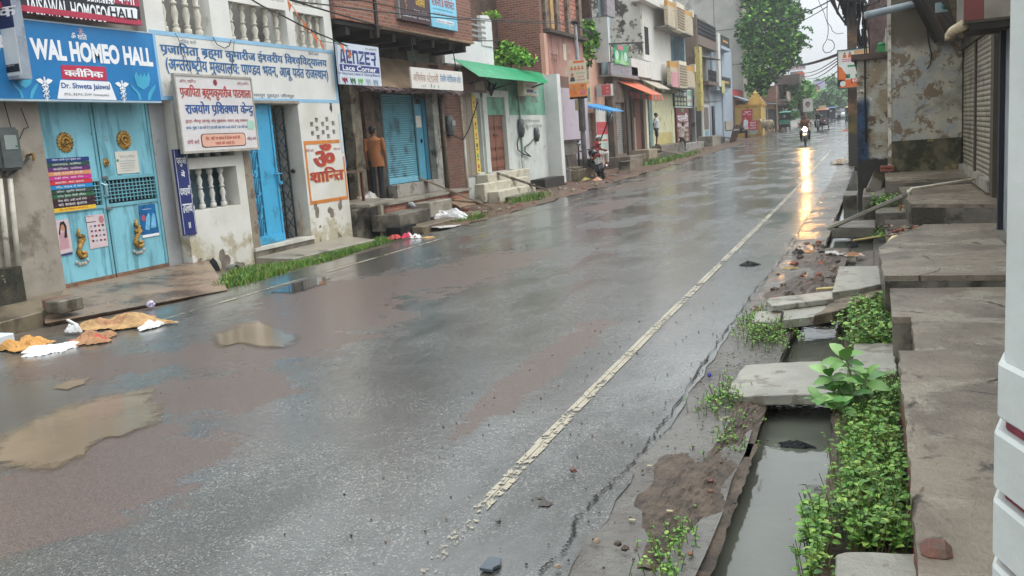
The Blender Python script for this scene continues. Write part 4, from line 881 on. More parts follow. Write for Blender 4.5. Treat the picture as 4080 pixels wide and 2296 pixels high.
# blue door leaf
d = thing('door', 'bright blue metal door leaf with dark scrolled plant cut-outs', 'door', (XW-.14, 13.24, .19))
DB = M('door_blue', '3fa0c9', .4, .08, 2, '2f7d9e', .52, 2.2, .1, spec=.5, wear='6d7d80', wamt=.69); DBL = M('door_scroll', '1d4a66', .6)
boxm('leaf', DB, XW-.17, XW-.14, 13.24, 14.14, .19, zd-.01, d)
for y in (13.24, 13.60, 14.08): boxm('stile', DB, XW-.172, XW-.12, y, y+.05, .19, zd-.012, d)
boxm('kick_rail', DB, XW-.172, XW-.118, 13.24, 14.14, .19, .34, d)
mm = MB(); rr = random.Random(3)
for zc in (.55, .95, 1.3, 1.75, 2.15):
    for j in range(6):
        y0 = 13.33+.035*j; s = (j-2.5)/2.5
        mm.tube([(XW-.137, y0, zc-.2), (XW-.137, y0+.02*s, zc-.02), (XW-.137, y0+.07*s, zc+.1), (XW-.137, y0+.10*s+.02, zc+.13), (XW-.137, y0+.11*s, zc+.09)], [.008, .008, .007, .006, .004], 5)
    for j in range(5): a = j*1.26; mm.ball((XW-.137, 13.42+.05*cos(a), zc+.17+.05*sin(a)), (.003, .022, .03), 6, 4)
mm.build('scroll_cutouts', DBL, d)
mm = MB()
for i in range(9): mm.box(XW-.139, XW-.135, 13.565, 13.573, .4+.25*i, .6+.25*i); mm.box(XW-.139, XW-.135, 13.585, 13.593, .4+.25*i, .6+.25*i)
mm.build('slot_line', DBL, d)
q = W('d', 1045, 400, XW-.12); mm = MB().tube([(XW-.10, q.y-.12, q.z), (XW-.10, q.y+.12, q.z)], .015, 6); mm.box(XW-.12, XW-.09, q.y-.02, q.y+.03, q.z-.2, q.z+.03); mm.box(XW-.12, XW-.07, q.y+.0, q.y+.07, q.z-.2, q.z-.14); mm.build('bolt', M('bolt_blue', '3888a8', .4, .2), d)
d = thing('lattice_gate', 'dark folding lattice gate standing open inside the doorway', 'gate', (XW-.25, 14.5, .2)); mm = MB()
for i in range(9):
    for s in (-1, 1): z = .35+.26*i; mm.bar((XW-.28, 14.18, z), (XW-.28, 14.44, z+.26*s), .012, .02); mm.bar((XW-.28, 14.44, z), (XW-.28, 14.70, z+.26*s), .012, .02)
for y in (14.18, 14.44, 14.70): mm.box(XW-.29, XW-.26, y-.012, y+.012, .19, 2.7)
mm.build('lattice', M('lattice_dark', '2c3c42', .5, .2), d)
q = W('d', 1190, 378, XW); MB().ball((XW-.2, 14.72, q.z), .045, 8, 6).build('padlock', M('padlock', '3a3633', .4, metal=.6), d)
q = W('d', 1185, 870, XW-.3); tag(MB().lathe([(.09, 0), (.13, .2), (.14, .22), (.12, .22)], (XW-.45, 14.55, .2), 12).build('clay_pot', M('terracotta', '8a4a38', .7, .2), smooth=True), 'reddish clay pot just inside the doorway', 'pot')
# om panel
OMO = M('om_orange', 'c47a35', .6, .12, 5, 'a98a5c', .6, 6); OMR = M('om_red', 'a83a2e', .6, .1, 5); OMS = M('om_shadow', 'cf9a58', .6)
a, c = W('d', 1300, 592, XW), W('d', 1600, 105, XW); e = W('d', 1640, 540, XW)
ya_, yb_ = 14.88, Y1-.03; za_, zb_ = .78, 2.02
for (p0, p1, p2, p3) in ((ya_, yb_, za_, za_+.07), (ya_, yb_-.12, zb_-.07, zb_), (ya_, ya_+.06, za_+.07, zb_-.07), (yb_-.05, yb_, za_+.07, zb_-.35)): MB().box(XW-.002, XW+.004, p0, p1, p2, p3).build('orange_border', OMO, b)
for dx, m, o in ((.0, OMR, .007), (6, OMS, .004)):
    TX(b, 'ॐ', 'd', 1355+dx, 345+dx, 1500+dx, 150+dx, XW+o, m, .04); TX(b, 'शान्ति', 'd', 1325+dx, 478+dx, 1585+dx, 330+dx, XW+o, m, .035)
TX(b, 'योगी बनो', 'd', 1280, 222, 1345, 190, XW+.005, TXM); TX(b, 'पवित्र बनो', 'd', 1510, 210, 1565, 180, XW+.005, TXM)
PT = M('bare_patch', '766c61', .8, .25, 6)
def blot(P, k, x, y, rx, ry, X, m=PT, seed=0, name='bare_patch'):
    q = W(k, x, y, X); rr = random.Random(seed+int(x)); n = 22; pts = []
    ph = [rr.uniform(0, 6.3) for _ in range(4)]
    for i in range(n):
        an = 2*pi*i/n; w = 1+.22*sin(2*an+ph[0])+.16*sin(3*an+ph[1])+.1*sin(5*an+ph[2])+.07*sin(8*an+ph[3]); pts.append((X, q.y+rx*w*cos(an), q.z+ry*w*sin(an)))
    return flat(P, pts, m, name, .004)
for x, y, rx, ry in ((1490, 715, .10, .10), (1565, 650, .07, .13), (1400, 835, .03, .03), (1370, 700, .08, .14), (610, 1105, .12, .16), (405, 1115, .05, .035), (480, 1115, .05, .03), (735, 1150, .12, .06), (1240, 760, .05, .25)): blot(b, 'd', x, y, rx, ry, XW)
q = W('b', 1735, 1025, XW); blot(b, 'b', 1735, 1025, .05, .10, XW, M('hole_dark', '3a342e', .9))
STK = M('faded_sticker', 'b9c6cc', .6, .1, 4, '6fa9bd', .62, 6)
tag(boxm('pasted_strip', STK, XW-.002, XW+.007, Y1-.10, Y1-.01, 1.75, 2.55), 'faded pale strip of notices pasted on the corner of the white building', 'notice')
# drain mouth, stub pipe
q = W('d', 520, 1230, XW); MB().ball((XW+.02, q.y, q.z+.05), (.05, .14, .22), 10, 7, .12).build('drain_mouth', BLK, b)
q = W('d', 650, 1200, XW); mm = MB(); mm.lathe([(.085, -.1), (.085, .16), (.07, .16), (.07, 0)], (XW, q.y, q.z+.03), 14, 'x'); tag(mm.build('stub_pipe', M('stub_grey', '7b7c78', .5, .15), smooth=False), 'short grey drain pipe stub at the foot of the white wall', 'pipe')
# school board on brackets
Xc = -10.12; sb = thing('school_board', 'framed white painted board with red and blue Hindi lettering leaning from the white wall', 'sign', W('b', 300, 1440, Xc))
a, c = W('b', 300, 1442, Xc), W('b', 945, 770, Xc); ye0, ye1 = W('b', 265, 1000, Xc).y, W('b', 985, 1000, Xc).y; zb_, zt_ = W('b', 660, 1440, Xc).z, W('b', 590, 745, Xc).z
BW = M('board_white', 'cfcbca', .5, .05, 3, 'b5ab9d', .62, 3); FR = M('frame_grey', 'a39d93', .6, .15, 6)
boxm('board', BW, Xc-.03, Xc, ye0, ye1, zb_, zt_, sb)
for p0, p1, p2, p3 in ((ye0-.03, ye1+.03, zb_-.04, zb_), (ye0-.03, ye1+.03, zt_, zt_+.035), (ye0-.03, ye0, zb_, zt_), (ye1, ye1+.03, zb_, zt_)): boxm('frame', FR, Xc-.05, Xc+.012, p0, p1, p2, p3, sb)
for y in (ye0+.1, ye1-.1): boxm('bracket', FR, XW, Xc-.05, y, y+.04, zt_-.1, zt_-.06, sb)
def BT(s, u0, v0, u1, v1, m, off=0.): return text(sb, s, (Xc+.003, ye0+(ye1-ye0)*u0, zb_+(zt_-zb_)*v0), (0, (ye1-ye0)*(u1-u0), 0), (0, 0, (zt_-zb_)*(v1-v0)), m, off)
BT('ओम् शान्ति', .05, .895, .25, .96, TXM); BT('ओम् शान्ति', .80, .895, .97, .96, TXM)
BT('प्रजापिता ब्रह्माकुमारीज पाठशाला', .04, .68, .985, .885, TXR, .03); BT('राजयोग प्रशिक्षण केन्द्र', .08, .46, .99, .665, TXD, .035)
BT('रूहट्टा, जौनपुर (कानपुर ओर) मुख्यालय- माउण्ट आबू राजस्थान', .06, .365, .90, .43, TXM, .01); BT('समय- सुबह 7-00 बजे से 9-00 बजे तक सायं 4-00 बजे से 7-00 बजे तक', .06, .275, .88, .34, TXB, .01)
def rrect(u0, v0, u1, v1, m, name, d, n=5, r=.04):
    pts = []
    for cu, cv, a0 in ((u1-r, v0+r, -90), (u1-r, v1-r, 0), (u0+r, v1-r, 90), (u0+r, v0+r, 180)):
        for i in range(n): an = R(a0+90*i/(n-1)); pts.append((Xc+.001, ye0+(ye1-ye0)*(cu+r*cos(an)), zb_+(zt_-zb_)*(cv+r*sin(an))))
    return flat(sb, pts, m, name, d)
rrect(.225, .035, .83, .225, M('label_brown', '4a3a35', .6), 'note_border', .003); rrect(.235, .045, .82, .215, M('label_peach', 'd9a994', .5, .05), 'note_panel', .006)
ob1 = BT('नोट- यहाँ पर मानव से देवता बनने की', .28, .13, .75, .19, TXR, .01); ob2 = BT('पढ़ाई की जाती है।', .40, .06, .66, .115, TXR, .01)
for o in (ob1, ob2): o.location.x += .007
BT('योगी बनो', .05, .09, .2, .155, TXM, .01); BT('पवित्र बनो', .85, .10, .985, .165, TXM, .01)
rrect(.875, .27, .985, .40, M('scroll_green', '9fc2b0', .5, .1), 'scroll_panel', .004); mm = MB(); q = V((Xc+.004, ye0+(ye1-ye0)*.5, zb_+(zt_-zb_)*.93))
for j in range(12): an = j*pi/6; mm.bar(q, q+V((0, .05*cos(an), .05*sin(an))), .01, .01, (1, 0, 0))
mm.ball(q, (.004, .022, .022), 8, 6); mm.build('sun_emblem', TXM, sb)
# vertical navy sign
a, c = W('d', 238, 918, XW+.03), W('d', 250, 200, XW+.03); yv0, yv1 = 11.30, 11.60; zv0, zv1 = W('d', 285, 910, XW).z, W('d', 190, 200, XW).z
sb = thing('vertical_sign', 'narrow upright navy sign with white Hindi words beside the gate jamb', 'sign', (XW, yv0, zv0))
boxm('board', M('sign_navy', '26306a', .45, .08), XW, XW+.03, yv0, yv1, zv0, zv1, sb)
for p in ((yv0+.015, yv0+.021), (yv1-.021, yv1-.015)): MB().box(XW+.03, XW+.033, p[0], p[1], zv0+.02, zv1-.02).build('border', LWH, sb)
for s, f0, f1, w in (('फ्युओ', .80, .93, .22), ('बे', .68, .76, .09), ('दवाइयाँ', .46, .58, .23), ('उपलब्ध', .26, .37, .22), ('॥', .08, .15, .04)):
    hh = zv1-zv0; ym_ = (yv0+yv1)/2; text(sb, s, (XW+.034, ym_-w/2, zv0+hh*f0), (0, w, 0), (0, 0, hh*(f1-f0)), LWH, .02)
# ramp, steps and loose blocks in front of the gate
rp = MB(); RC = M('ramp_concrete', '7d6a58', .30, .25, 2, '4d3e32', .48, 1.2, .4, bscale=16)
g1, g2, g3, g4 = (XG-.02, 8.7, .17), (XG+.1, 11.9, .17), G('p', 990, 180, .0), G('p', 330, 270, .05)
rp.hexa([(g1[0], g1[1], -.3), (g4.x, g4.y, -.3), (g3.x, g3.y, -.3), (g2[0], g2[1], -.3), g1, (g4.x+.2, g4.y-.6, .03), (g3.x+.1, g3.y, .02), g2])
tag(rp.build('ramp', RC), 'wet concrete ramp rising from the road to the pale blue gate', 'ramp')
q0, q1, q2 = W('p', 130, 265, -9.9), G('p', 300, 318, .0), G('p', -60, 430, .0)
pl = MB().hexa([(-10.35, 4.6, -.2), (-8.95, 5.4, -.2), (-9.2, q1.y-.1, -.2), (-10.35, 8.95, -.2), (-10.35, 4.6, .17), (-8.95, 5.4, .15), (-9.2, q1.y-.1, .15), (-10.35, 8.95, .17)])
tag(pl.build('entry_slab', M('brown_concrete', '6e6452', .35, .25, 2.5, '453c30', .5, 1.5, .4), bev=.01), 'low brown concrete slab at the left edge in front of the grey wall', 'slab')
c = G('t', 930, 150, .17); tag(MB().box(c.x-.12, c.x+.12, c.y-.16, c.y+.2, .10, .26).build('kerb_stone', CONCD, bev=.015), 'grey kerb stone lying beside the gate ramp', 'stone')
c = G('t', 830, 60, .22); tag(MB().box(c.x-.1, c.x+.12, c.y-.14, c.y+.2, .12, .25).build('kerb_stone', M('reddish_stone', '6d5044', .5, .3, 6), bev=.015), 'reddish brown stone behind the grey kerb stone by the gate', 'stone')
tag(MB().hexa([(XW+.0, 13.0, -.25), (-9.55, 13.1, -.25), (-9.4, 15.7, -.25), (XW, 16.0, -.25), (XW, 13.0, .02), (-9.55, 13.1, -.03), (-9.4, 15.7, -.03), (XW, 16.0, .03)]).build('door_slab', CONC, bev=.01), 'flat concrete slab below the blue door beside the grass strip', 'slab')
# grass strip
def blades(name, label, spots, mat, h=(.08, .2), kind='stuff', n=1500, seed=1, zf=None, w=.012):
    rr = random.Random(seed); mb = MB(); mb.mi = 0
    for _ in range(n):
        x, y = spots(rr); z = zf(x, y) if zf else gdip(x, y); hh = rr.uniform(*h); a = rr.uniform(0, 6.3); le = rr.uniform(.1, .7)*hh; ww = w*rr.uniform(.6, 1.4); b_ = rr.uniform(0, 6.3)
        p = V((x, y, z)); sd = V((cos(b_), sin(b_), 0))*ww; t1 = p+V((cos(a)*le*.4, sin(a)*le*.4, hh*.65)); t2 = p+V((cos(a)*le, sin(a)*le, hh)); mb.mi = rr.randrange(len(mat))
        k = len(mb.v); mb.v += [p-sd, p+sd, t1+sd*.7, t1-sd*.7, t2]; mb.face(k, k+1, k+2, k+3); mb.face(k+3, k+2, k+4)
    o = mb.build(name, mat, org=(0, 0, 0)); o['kind'] = kind
    if label: o['label'] = label
    return o
GRS = [M('grass%d' % i, c, .5, .2, 3, bump=0) for i, c in enumerate(('4f7f2e', '3d6a26', '6c923a', '858444'))]
GI = [(590, 695), (660, 668), (770, 650), (885, 615), (950, 596)]; GO = [(545, 738), (645, 716), (785, 672), (905, 628), (985, 598)]
def strip(rr):
    while True:
        u = rr.random()*4; i = int(u); f = u-i; v = rr.random()**.8; a = [GI[i][k]+(GI[i+1][k]-GI[i][k])*f for k in (0, 1)]; c = [GO[i][k]+(GO[i+1][k]-GO[i][k])*f for k in (0, 1)]
        g = G('q', a[0]+(c[0]-a[0])*v, a[1]+(c[1]-a[1])*v, -.06); x, y = g.x+rr.gauss(0, .05), g.y+rr.gauss(0, .05)
        if rr.random() < .35+.65*abs(sin(3.1*x+1.7*y)*cos(2.3*y-x)): return x, y
blades('grass', 'bright green grass strip along the foot of the white building', strip, GRS, (.03, .13), n=11000, seed=4, w=.008)
blades('grass', 'grass tuft growing below the shop steps', lambda r: (-8.85+r.gauss(0, .18), 18.9+r.gauss(0, .5)), GRS, (.06, .18), n=700, seed=5)
# ================= left side, middle part =================
BRK = brick('old_brick', '9a6049', '7f4a39', '8d8074', .25, .08, .3, '4a362c', .58)
BRK2 = brick('dark_brick', '84543f', '6b4031', '75695e', .24, .08, .35, '3a2d26', .54)
BRK3 = brick('red_brick_row', 'b5694f', '9c5540', '9a9082', .2, .085, .4, '4a372c', .6)
BRK4 = brick('pink_brick', 'c4836e', 'b0705d', '54443b', .42, .17, .25, '5a4038', .62, .018)
WOOD = M('old_wood', '5a4334', .7, .3, 6, '2f241d', .5, 3, .4); DWOOD = M('dark_timber', '2b231e', .8, .3, 5, bump=.4)
SOOT = M('sooty_wall', '4f463d', .85, .3, 2, '27221e', .46, 1.3, .4)
# --- lace corner house ---
b = thing('brick_house', 'brick house with an overhanging upper room on dark timber joists above two shops', 'house', (-10.6, 16.4, 0))
mb = MB(); wallgrid(mb, 'x', -10.55, -10.2, 16.33, 23.15, 4.46, 6.4, [(17.05, 17.55, 5.02, 5.12)]); mb.build('overhang_wall', BRK, b)
MB().box(-14, -10.56, 22.8, 23.14, 4.47, 6.4).build('overhang_side', BRK, b); MB().box(-14, -10.56, 16.34, 16.6, 4.47, 6.4).build('overhang_side', BRK, b)
MB().box(-10.22, -10.16, 17.9, 18.0, 4.2, 6.4).build('drain_strip', DWOOD, b); MB().box(-10.5, -10.14, 18.1, 23.1, 4.40, 4.455).build('ledge_plank', M('ledge_wood', '8a7358', .7, .3, 6), b)
MB().box(-14, -10.25, 16.35, 23.1, 4.36, 4.45).build('floor', DWOOD, b)
for y in (16.9, 17.9, 18.9, 19.9, 20.9, 21.9, 22.8): MB().box(-12.2, -10.3, y-.08, y+.08, 4.18, 4.355).build('joist', DWOOD, b)
MB().box(-11.5, -11.25, 19.0, 23.3, 3.0, 4.4).build('upper_front', SOOT, b); MB().box(-11.24, -11.2, 21.2, 22.4, 3.95, 4.3).build('plaster_patch', M('greenish_plaster', '6f7768', .8, .2, 4), b)
mb = MB(); wallgrid(mb, 'x', -11.3, -11.04, 18.9, 23.6, .5, 3.2, [(19.34, 20.95, .88, 3.08), (21.02, 21.62, .88, 3.0)]); mb.build('shop_wall', SOOT, b)
MB().box(-11.3, -11.05, 17.95, 18.35, .5, 3.3).build('plaster_post', M('flaky_post', '8f8674', .8, .3, 5, '5a5044', .5, 4), b); MB().box(-11.2, -10.98, 18.4, 18.85, .5, 3.3).build('wooden_post', WOOD, b)
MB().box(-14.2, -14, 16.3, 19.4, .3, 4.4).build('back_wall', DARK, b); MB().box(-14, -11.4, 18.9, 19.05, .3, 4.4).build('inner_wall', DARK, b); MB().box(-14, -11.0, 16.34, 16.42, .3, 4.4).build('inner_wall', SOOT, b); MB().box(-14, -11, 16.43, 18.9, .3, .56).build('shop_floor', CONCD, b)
SHB = shutter_mat('blue_shutter', '5f9fb0', '3f5f66', .055)
d = boxm('shutter', SHB, -11.10, -11.07, 19.36, 20.93, 1.02, 3.07, b); boxm('bottom_bar', M('shutter_bar', '6fb0c4', .45, .1, 5, '5d4a45', .62, 4), -11.11, -11.055, 19.36, 20.93, .885, 1.015, d)
for y in (19.30, 20.94): boxm('guide', M('guide_teal', '3f6f78', .5, .2), -11.12, -11.03, y, y+.06, .88, 3.08, b)
d = boxm('side_door', M('teal_door', '4a8fa8', .5, .12, 4, '3d5f68', .6, 3), -11.1, -11.06, 21.02, 21.40, .89, 2.85, b); boxm('paper_note', PAP, -11.06, -11.055, 21.06, 21.34, 2.25, 2.55, d); boxm('door_stile', M('teal_dark', '2f6f88', .5, .15), -11.12, -11.04, 21.42, 21.6, .88, 2.99, b); MB().ball((-11.04, 21.25, 1.9), (.03, .04, .06), 6, 5).build('lock', LBK, d)
MB().box(-11.05, -10.85, 21.66, 22.0, .5, 3.2).build('plaster_jamb', M('stained_jamb', '8f8e84', .8, .3, 4, '4c4a44', .52, 3), b)
MB().tube([(-10.8, 22.12, .5), (-10.8, 22.1, 3.3)], .05, 8).build('down_pipe', M('brown_pipe', '6d6054', .5, .2, 5), b, smooth=True)
MB().box(-11.2, -10.88, 22.25, 23.52, .35, 3.9).build('brick_pier', BRK2, b); MB().box(-10.9, -10.84, 23.44, 23.56, .35, 3.1).build('pier_edge', M('plaster_edge', 'a08d7c', .8, .2, 6), b)
MB().box(-11.0, -10.75, 19.2, 21.7, .57, .87).build('shutter_kerb', M('kerb_plaster', '98938a', .6, .2, 3, '6a6458', .5, 3), b)
aw = thing('mud_awning', 'sagging earth-brown awning with a torn purple tin edge above the shop shutters', 'awning', (-10.8, 20, 3.3))
mb = MB(); n = 16; ids = {}
for i in range(n+1):
    y = 17.9+4.9*i/n
    for j, (x, z) in enumerate(((-11.24, 3.98), (-11.0, 3.62), (-10.7, 3.33), (-10.45, 3.16))): ids[i, j] = len(mb.v); mb.v.append(V((x, y+.12*j*(1 if i < 8 else -.2), z+random.uniform(-.02, .02))))
for i in range(n):
    for j in range(3): mb.face(ids[i, j], ids[i, j+1], ids[i+1, j+1], ids[i+1, j])
mb.build('cover', M('earth_cover', '84705a', .85, .18, 2, '5b4c3c', .55, 1.5, .3), aw, smooth=True)
mb = MB(); rr = random.Random(2)
for i in range(28):
    y = 17.35+.19*i; w = .05*(i % 2); mb.hexa([(-10.75, y, 3.3+w*.3), (-10.35-rr.uniform(0, .08), y, 3.06-rr.uniform(0, .05)+w*.4), (-10.35-rr.uniform(0, .08), y+.18, 3.06-rr.uniform(0, .05)+w*.4), (-10.75, y+.18, 3.3+w*.3)] + [(-10.75, y, 3.312+w*.3), (-10.35, y, 3.075+w*.4), (-10.35, y+.18, 3.075+w*.4), (-10.75, y+.18, 3.312+w*.3)])
mb.build('tin_edge', M('purple_tin', '6d5a5c', .6, .25, 5, '4a3c3a', .5, 3), aw)
# lace shop sign, faded sign
X = -10.14; ZA0, ZA1 = 3.13, 3.97
sg = thing('lace_shop_sign', 'white shop board with dark blue angular letters hung above the dark shop opening', 'sign', (X, 16.9, ZA0))
boxm('board', M('sign_pale', 'c3cdd8', .4, .04, 3), X-.05, X, 16.17, 17.85, ZA0, ZA1, sg); NB = M('sign_indigo', '2a3277', .45, .06)
boxm('blue_band', NB, X, X+.003, 16.2, 17.80, 3.40, 3.535, sg)
def ST(P, s, y0, z0, y1, z1, X, m, off=0.): return text(P, s, (X, y0, z0), (0, y1-y0, 0), (0, 0, z1-z0), m, off)
def glyphs_angular(P, s, y0, z0, y1, z1, X, m):   # the board's angular stencil capitals, drawn as strokes
    S = {'A': [((0, 0), (.3, 1), (.5, 1), (.24, 0)), ((.5, 1), (.75, 1), (1, .0), (.72, 0)), ((.3, .12), (.7, .12), (.7, .3), (.35, .3))], 'E': [((0, 0), (.25, 0), (.25, 1), (0, 1)), ((.3, .8), (.95, .8), (1, 1), (.3, 1)), ((.3, .4), (.85, .4), (.9, .6), (.3, .6)), ((.3, 0), (.95, 0), (.95, .2), (.3, .2))],
         'N': [((0, 0), (.27, 0), (.27, 1), (0, 1)), ((.3, .78), (.7, .78), (.7, 1), (.3, 1)), ((.73, 0), (1, 0), (1, .9), (.73, 1))], 'Z': [((.05, .8), (1, .8), (1, 1), (0, 1)), ((.7, .76), (1, .76), (.3, .24), (0, .24)), ((0, 0), (.95, 0), (1, .2), (0, .2))], 'R': [((0, .8), (1, .8), (1, 1), (0, 1)), ((.72, .46), (1, .46), (1, .76), (.72, .76)), ((.1, .36), (.9, .36), (.9, .52), (.1, .52)), ((.55, 0), (.85, 0), (.85, .34), (.5, .34))]}
    mb = MB(); w = (y1-y0)/len(s)
    for i, ch in enumerate(s):
        for q in S[ch]: mb.prism([(X, y0+w*(i+.88*u), z0+(z1-z0)*v) for u, v in q], (.003, 0, 0))
    mb.build('lettering', m, P)
glyphs_angular(sg, 'AENZER', 16.24, 3.56, 17.72, 3.84, X+.001, NB)
ST(sg, 'Lace Corner', 16.30, 3.415, 17.66, 3.525, X+.005, LWH, .02); ST(sg, 'For Fancy Lace, Latkan & Tailoring Material', 16.1, 3.31, 17.80, 3.385, X+.002, NB, .01); ST(sg, 'Mob.- 6306467502', 17.28, 3.885, 17.76, 3.925, X+.002, LBK)
for i, m in enumerate((TXM, M('print_darkgreen', '4f7a5a', .5), M('print_lime', '7cb860', .5), M('print_pale', 'b3bcc4', .5), M('print_pale2', 'a9b8c4', .5))):
    y = 16.26+.31*i; mm = MB()
    for k in range(5): mm.tube([(X+.002, y+.04*k, 3.27-.02*(k % 2)), (X+.002, y+.04*k+.01, 3.2-.03*((k+i) % 3))], .014, 5)
    mm.build('lace_picture', m, sg)
sg = thing('faded_shop_board', 'weathered white shop board with peeling brown and blue Hindi letters hanging under the brick overhang', 'sign', (X, 20.7, ZA0))
boxm('board', M('board_weathered', 'd3cfc8', .55, .05, 3, 'b9ab98', .6, 2), -10.2, -10.16, 19.31, 22.2, 3.13, 3.62, sg)
ST(sg, 'अभिषेक स्टेशनरी', 19.40, 3.29, 20.75, 3.52, -10.158, M('letter_fadedbrown', 'ad8f80', .6, .2, 6, 'd0c9c0', .55, 9), .015); ST(sg, 'टेलरिंग मेटेरियल्स स्टोर', 20.85, 3.33, 22.08, 3.52, -10.158, M('letter_fadedblue', '3f7fae', .6, .2, 6, 'b7c4cc', .6, 9), .015)
mm = MB(); rr = random.Random(4)
for y in (19.8, 19.9, 20.0, 20.3, 20.45, 20.7): mm.box(-10.16, -10.157, y, y+rr.uniform(.02, .06), 3.17, 3.17+rr.uniform(.04, .1))
mm.build('paint_remnant', M('remnant_green', '6a9a84', .6), sg)
for y in (19.6, 21.9): MB().bar((-10.25, y, 4.4), (-10.18, y, 3.6), .02, .02).build('hanger', LBK, sg)
# sign pair on the overhang
Xq = -10.1; yA0, yA1, yB1 = W('e', 1015, 220, Xq).y, W('e', 1360, 290, Xq).y, W('e', 1665, 360, Xq).y
zA = W('e', 1200, 262, Xq).z
sg = thing('jeweller_sign', 'dark maroon jeweller board with yellow letters on the brick overhang', 'sign', (Xq, (yA0+yA1)/2, zA))
boxm('side', M('sign_side', '84807c', .6), Xq-.16, Xq-.01, yA0-.06, yA0, zA+.02, zA+1.3, sg); boxm('board', M('sign_maroon', '3a2026', .4, .15, 5), Xq-.15, Xq, yA0, yA1-.01, zA, zA+1.3, sg); YL = M('letter_yellow', 'd6b03c', .5, .1)
def q_(y, u): return y
w = yA1-yA0
ST(sg, 'काले छगनलाल', yA0+w*.36, zA+.66, yA1-w*.04, zA+.86, Xq+.002, YL, .012); ST(sg, 'ज्वेलर्स', yA0+w*.5, zA+.38, yA1-w*.18, zA+.62, Xq+.002, YL, .012)
ST(sg, 'विजय सेठ . अनिल सेठ', yA0+w*.44, zA+.24, yA1-w*.12, zA+.30, Xq+.002, LWH); ST(sg, 'मानिकचौक रोड, जौनपुर', yA0+w*.04, zA+.08, yA0+w*.5, zA+.13, Xq+.002, LWH); ST(sg, 'ओलन्दगंज जौनपुर', yA0+w*.56, zA+.08, yA1-w*.05, zA+.13, Xq+.002, LWH)
mm = MB()
for j in range(9): mm.ball((Xq+.004, yA0+w*(.17+.015*(j % 2)), zA+.25+.09*j), (.006, .05-.002*abs(j-4), .04), 6, 5)
mm.build('jewellery_picture', M('print_copper', '9a6a48', .5, .3, 12), sg)
sg = thing('stationery_sign', 'sky blue stationery shop board with red letters on the brick overhang', 'sign', (Xq, (yA1+yB1)/2, zA))
boxm('board', M('sign_sky', '7cc4dc', .4, .06, 3, 'a9d4dd', .55, 1.5), Xq-.15, Xq+.005, yA1+.01, yB1, zA-.02, zA+1.3, sg); w = yB1-yA1
ST(sg, 'अभिषेक', yA1+w*.2, zA+.76, yA1+w*.75, zA+1.0, Xq+.008, TXR, .012); ST(sg, 'स्टेशनरी & फोटोस्टेट', yA1+w*.07, zA+.5, yB1-w*.08, zA+.74, Xq+.008, TXR, .012)
ST(sg, 'हमारे यहाँ स्टेशनरी का सामान', yA1+w*.1, zA+.40, yA1+w*.85, zA+.45, Xq+.008, TXB); ST(sg, 'कलर प्रिन्ट, लेमिनेशन, फोटो कॉपी', yA1+w*.1, zA+.28, yB1-w*.07, zA+.35, Xq+.008, TXM); boxm('label', LWH, Xq+.005, Xq+.008, yA1+w*.2, yB1-w*.15, zA+.1, zA+.19, sg); ST(sg, 'शंकर गंज रोड - 9335946200', yA1+w*.23, zA+.12, yB1-w*.18, zA+.17, Xq+.010, TXD)
# shop plinth, brick face, steps, planks
pl = thing('shop_plinth', 'concrete shop plinth with a row of red bricks under the blue shutter', 'plinth', (-10.6, 20, 0))
MB().box(-11.04, -10.2, 16.45, 22.3, .50, .56).build('top', CONC, pl); MB().box(-11.04, -10.25, 17.5, 22.2, -.2, .497).build('brickwork', BRK3, pl); MB().box(-11.04, -10.25, 16.4, 17.48, -.2, .497).build('plaster_end', CONCD, pl)
tag(MB().hexa([(-10.9, 16.4, .60), (-9.95, 16.5, .56), (-10.05, 17.75, .58), (-10.9, 17.9, .62), (-10.9, 16.4, .68), (-9.95, 16.5, .63), (-10.05, 17.75, .65), (-10.9, 17.9, .69)]).build('threshold_slab', CONC, bev=.006), 'thin pale slab propped at the entrance of the dark shop', 'slab')
tag(boxm('slab_post', M('stone_post', '8a8371', .7, .2), -10.02, -9.94, 16.95, 17.06, -.15, .56), 'short stone post holding up the thin slab', 'post')
tag(MB().box(-10.15, -9.45, 16.85, 18.3, .0, .36).build('step_block', CONCD, bev=.015), 'broad concrete step at the foot of the brick-faced plinth', 'step')
tag(MB().box(-10.2, -9.75, 18.9, 20.1, .08, .44).build('step_block', CONC, bev=.015), 'pale block step leaning against the row of red bricks', 'step')
tag(MB().box(-9.5, -9.0, 17.0, 20.6, -.12, .07).build('low_step', M('step_dirt', '6d6050', .5, .25, 3, '40382e', .5, 2), bev=.015), 'long low dirty step along the road below the blue shutter', 'step')
MB_ = MB().box(-9.6, -9.25, 16.5, 17.2, -.3, .12); tag(MB_.build('drain_hole', BLK), 'black open drain hole under the broad concrete step', 'drain')
tag(MB().bar((-10.9, 20.6, .98), (-9.3, 21.6, .02), .22, .05).build('ramp_plank', M('ramp_wood', '7d6f5e', .7, .2, 4), bev=.005), 'long sloping plank laid from the blue shutter sill to the road', 'plank')
tag(MB().hexa([(-10.3, 20.9, .30), (-9.7, 20.4, .16), (-9.6, 21.6, .16), (-10.3, 22.0, .3), (-10.3, 20.9, .34), (-9.7, 20.4, .20), (-9.6, 21.6, .20), (-10.3, 22.0, .34)]).build('broken_slab', M('rust_slab', '7a644e', .6, .3, 4), bev=.005), 'rust-brown broken slab beside the sloping plank', 'slab')
c = W('f', 990, 1090, -10.2); tag(MB().tube([c+V((-.1, 0, .03)), c+V((.06, 0, .03)), c+V((.12, 0, -.06))], .07, 10).build('waste_pipe', M('grey_pvc2', '8b8b8b', .5, .1), smooth=True), 'grey waste pipe poking through the row of red bricks', 'pipe')
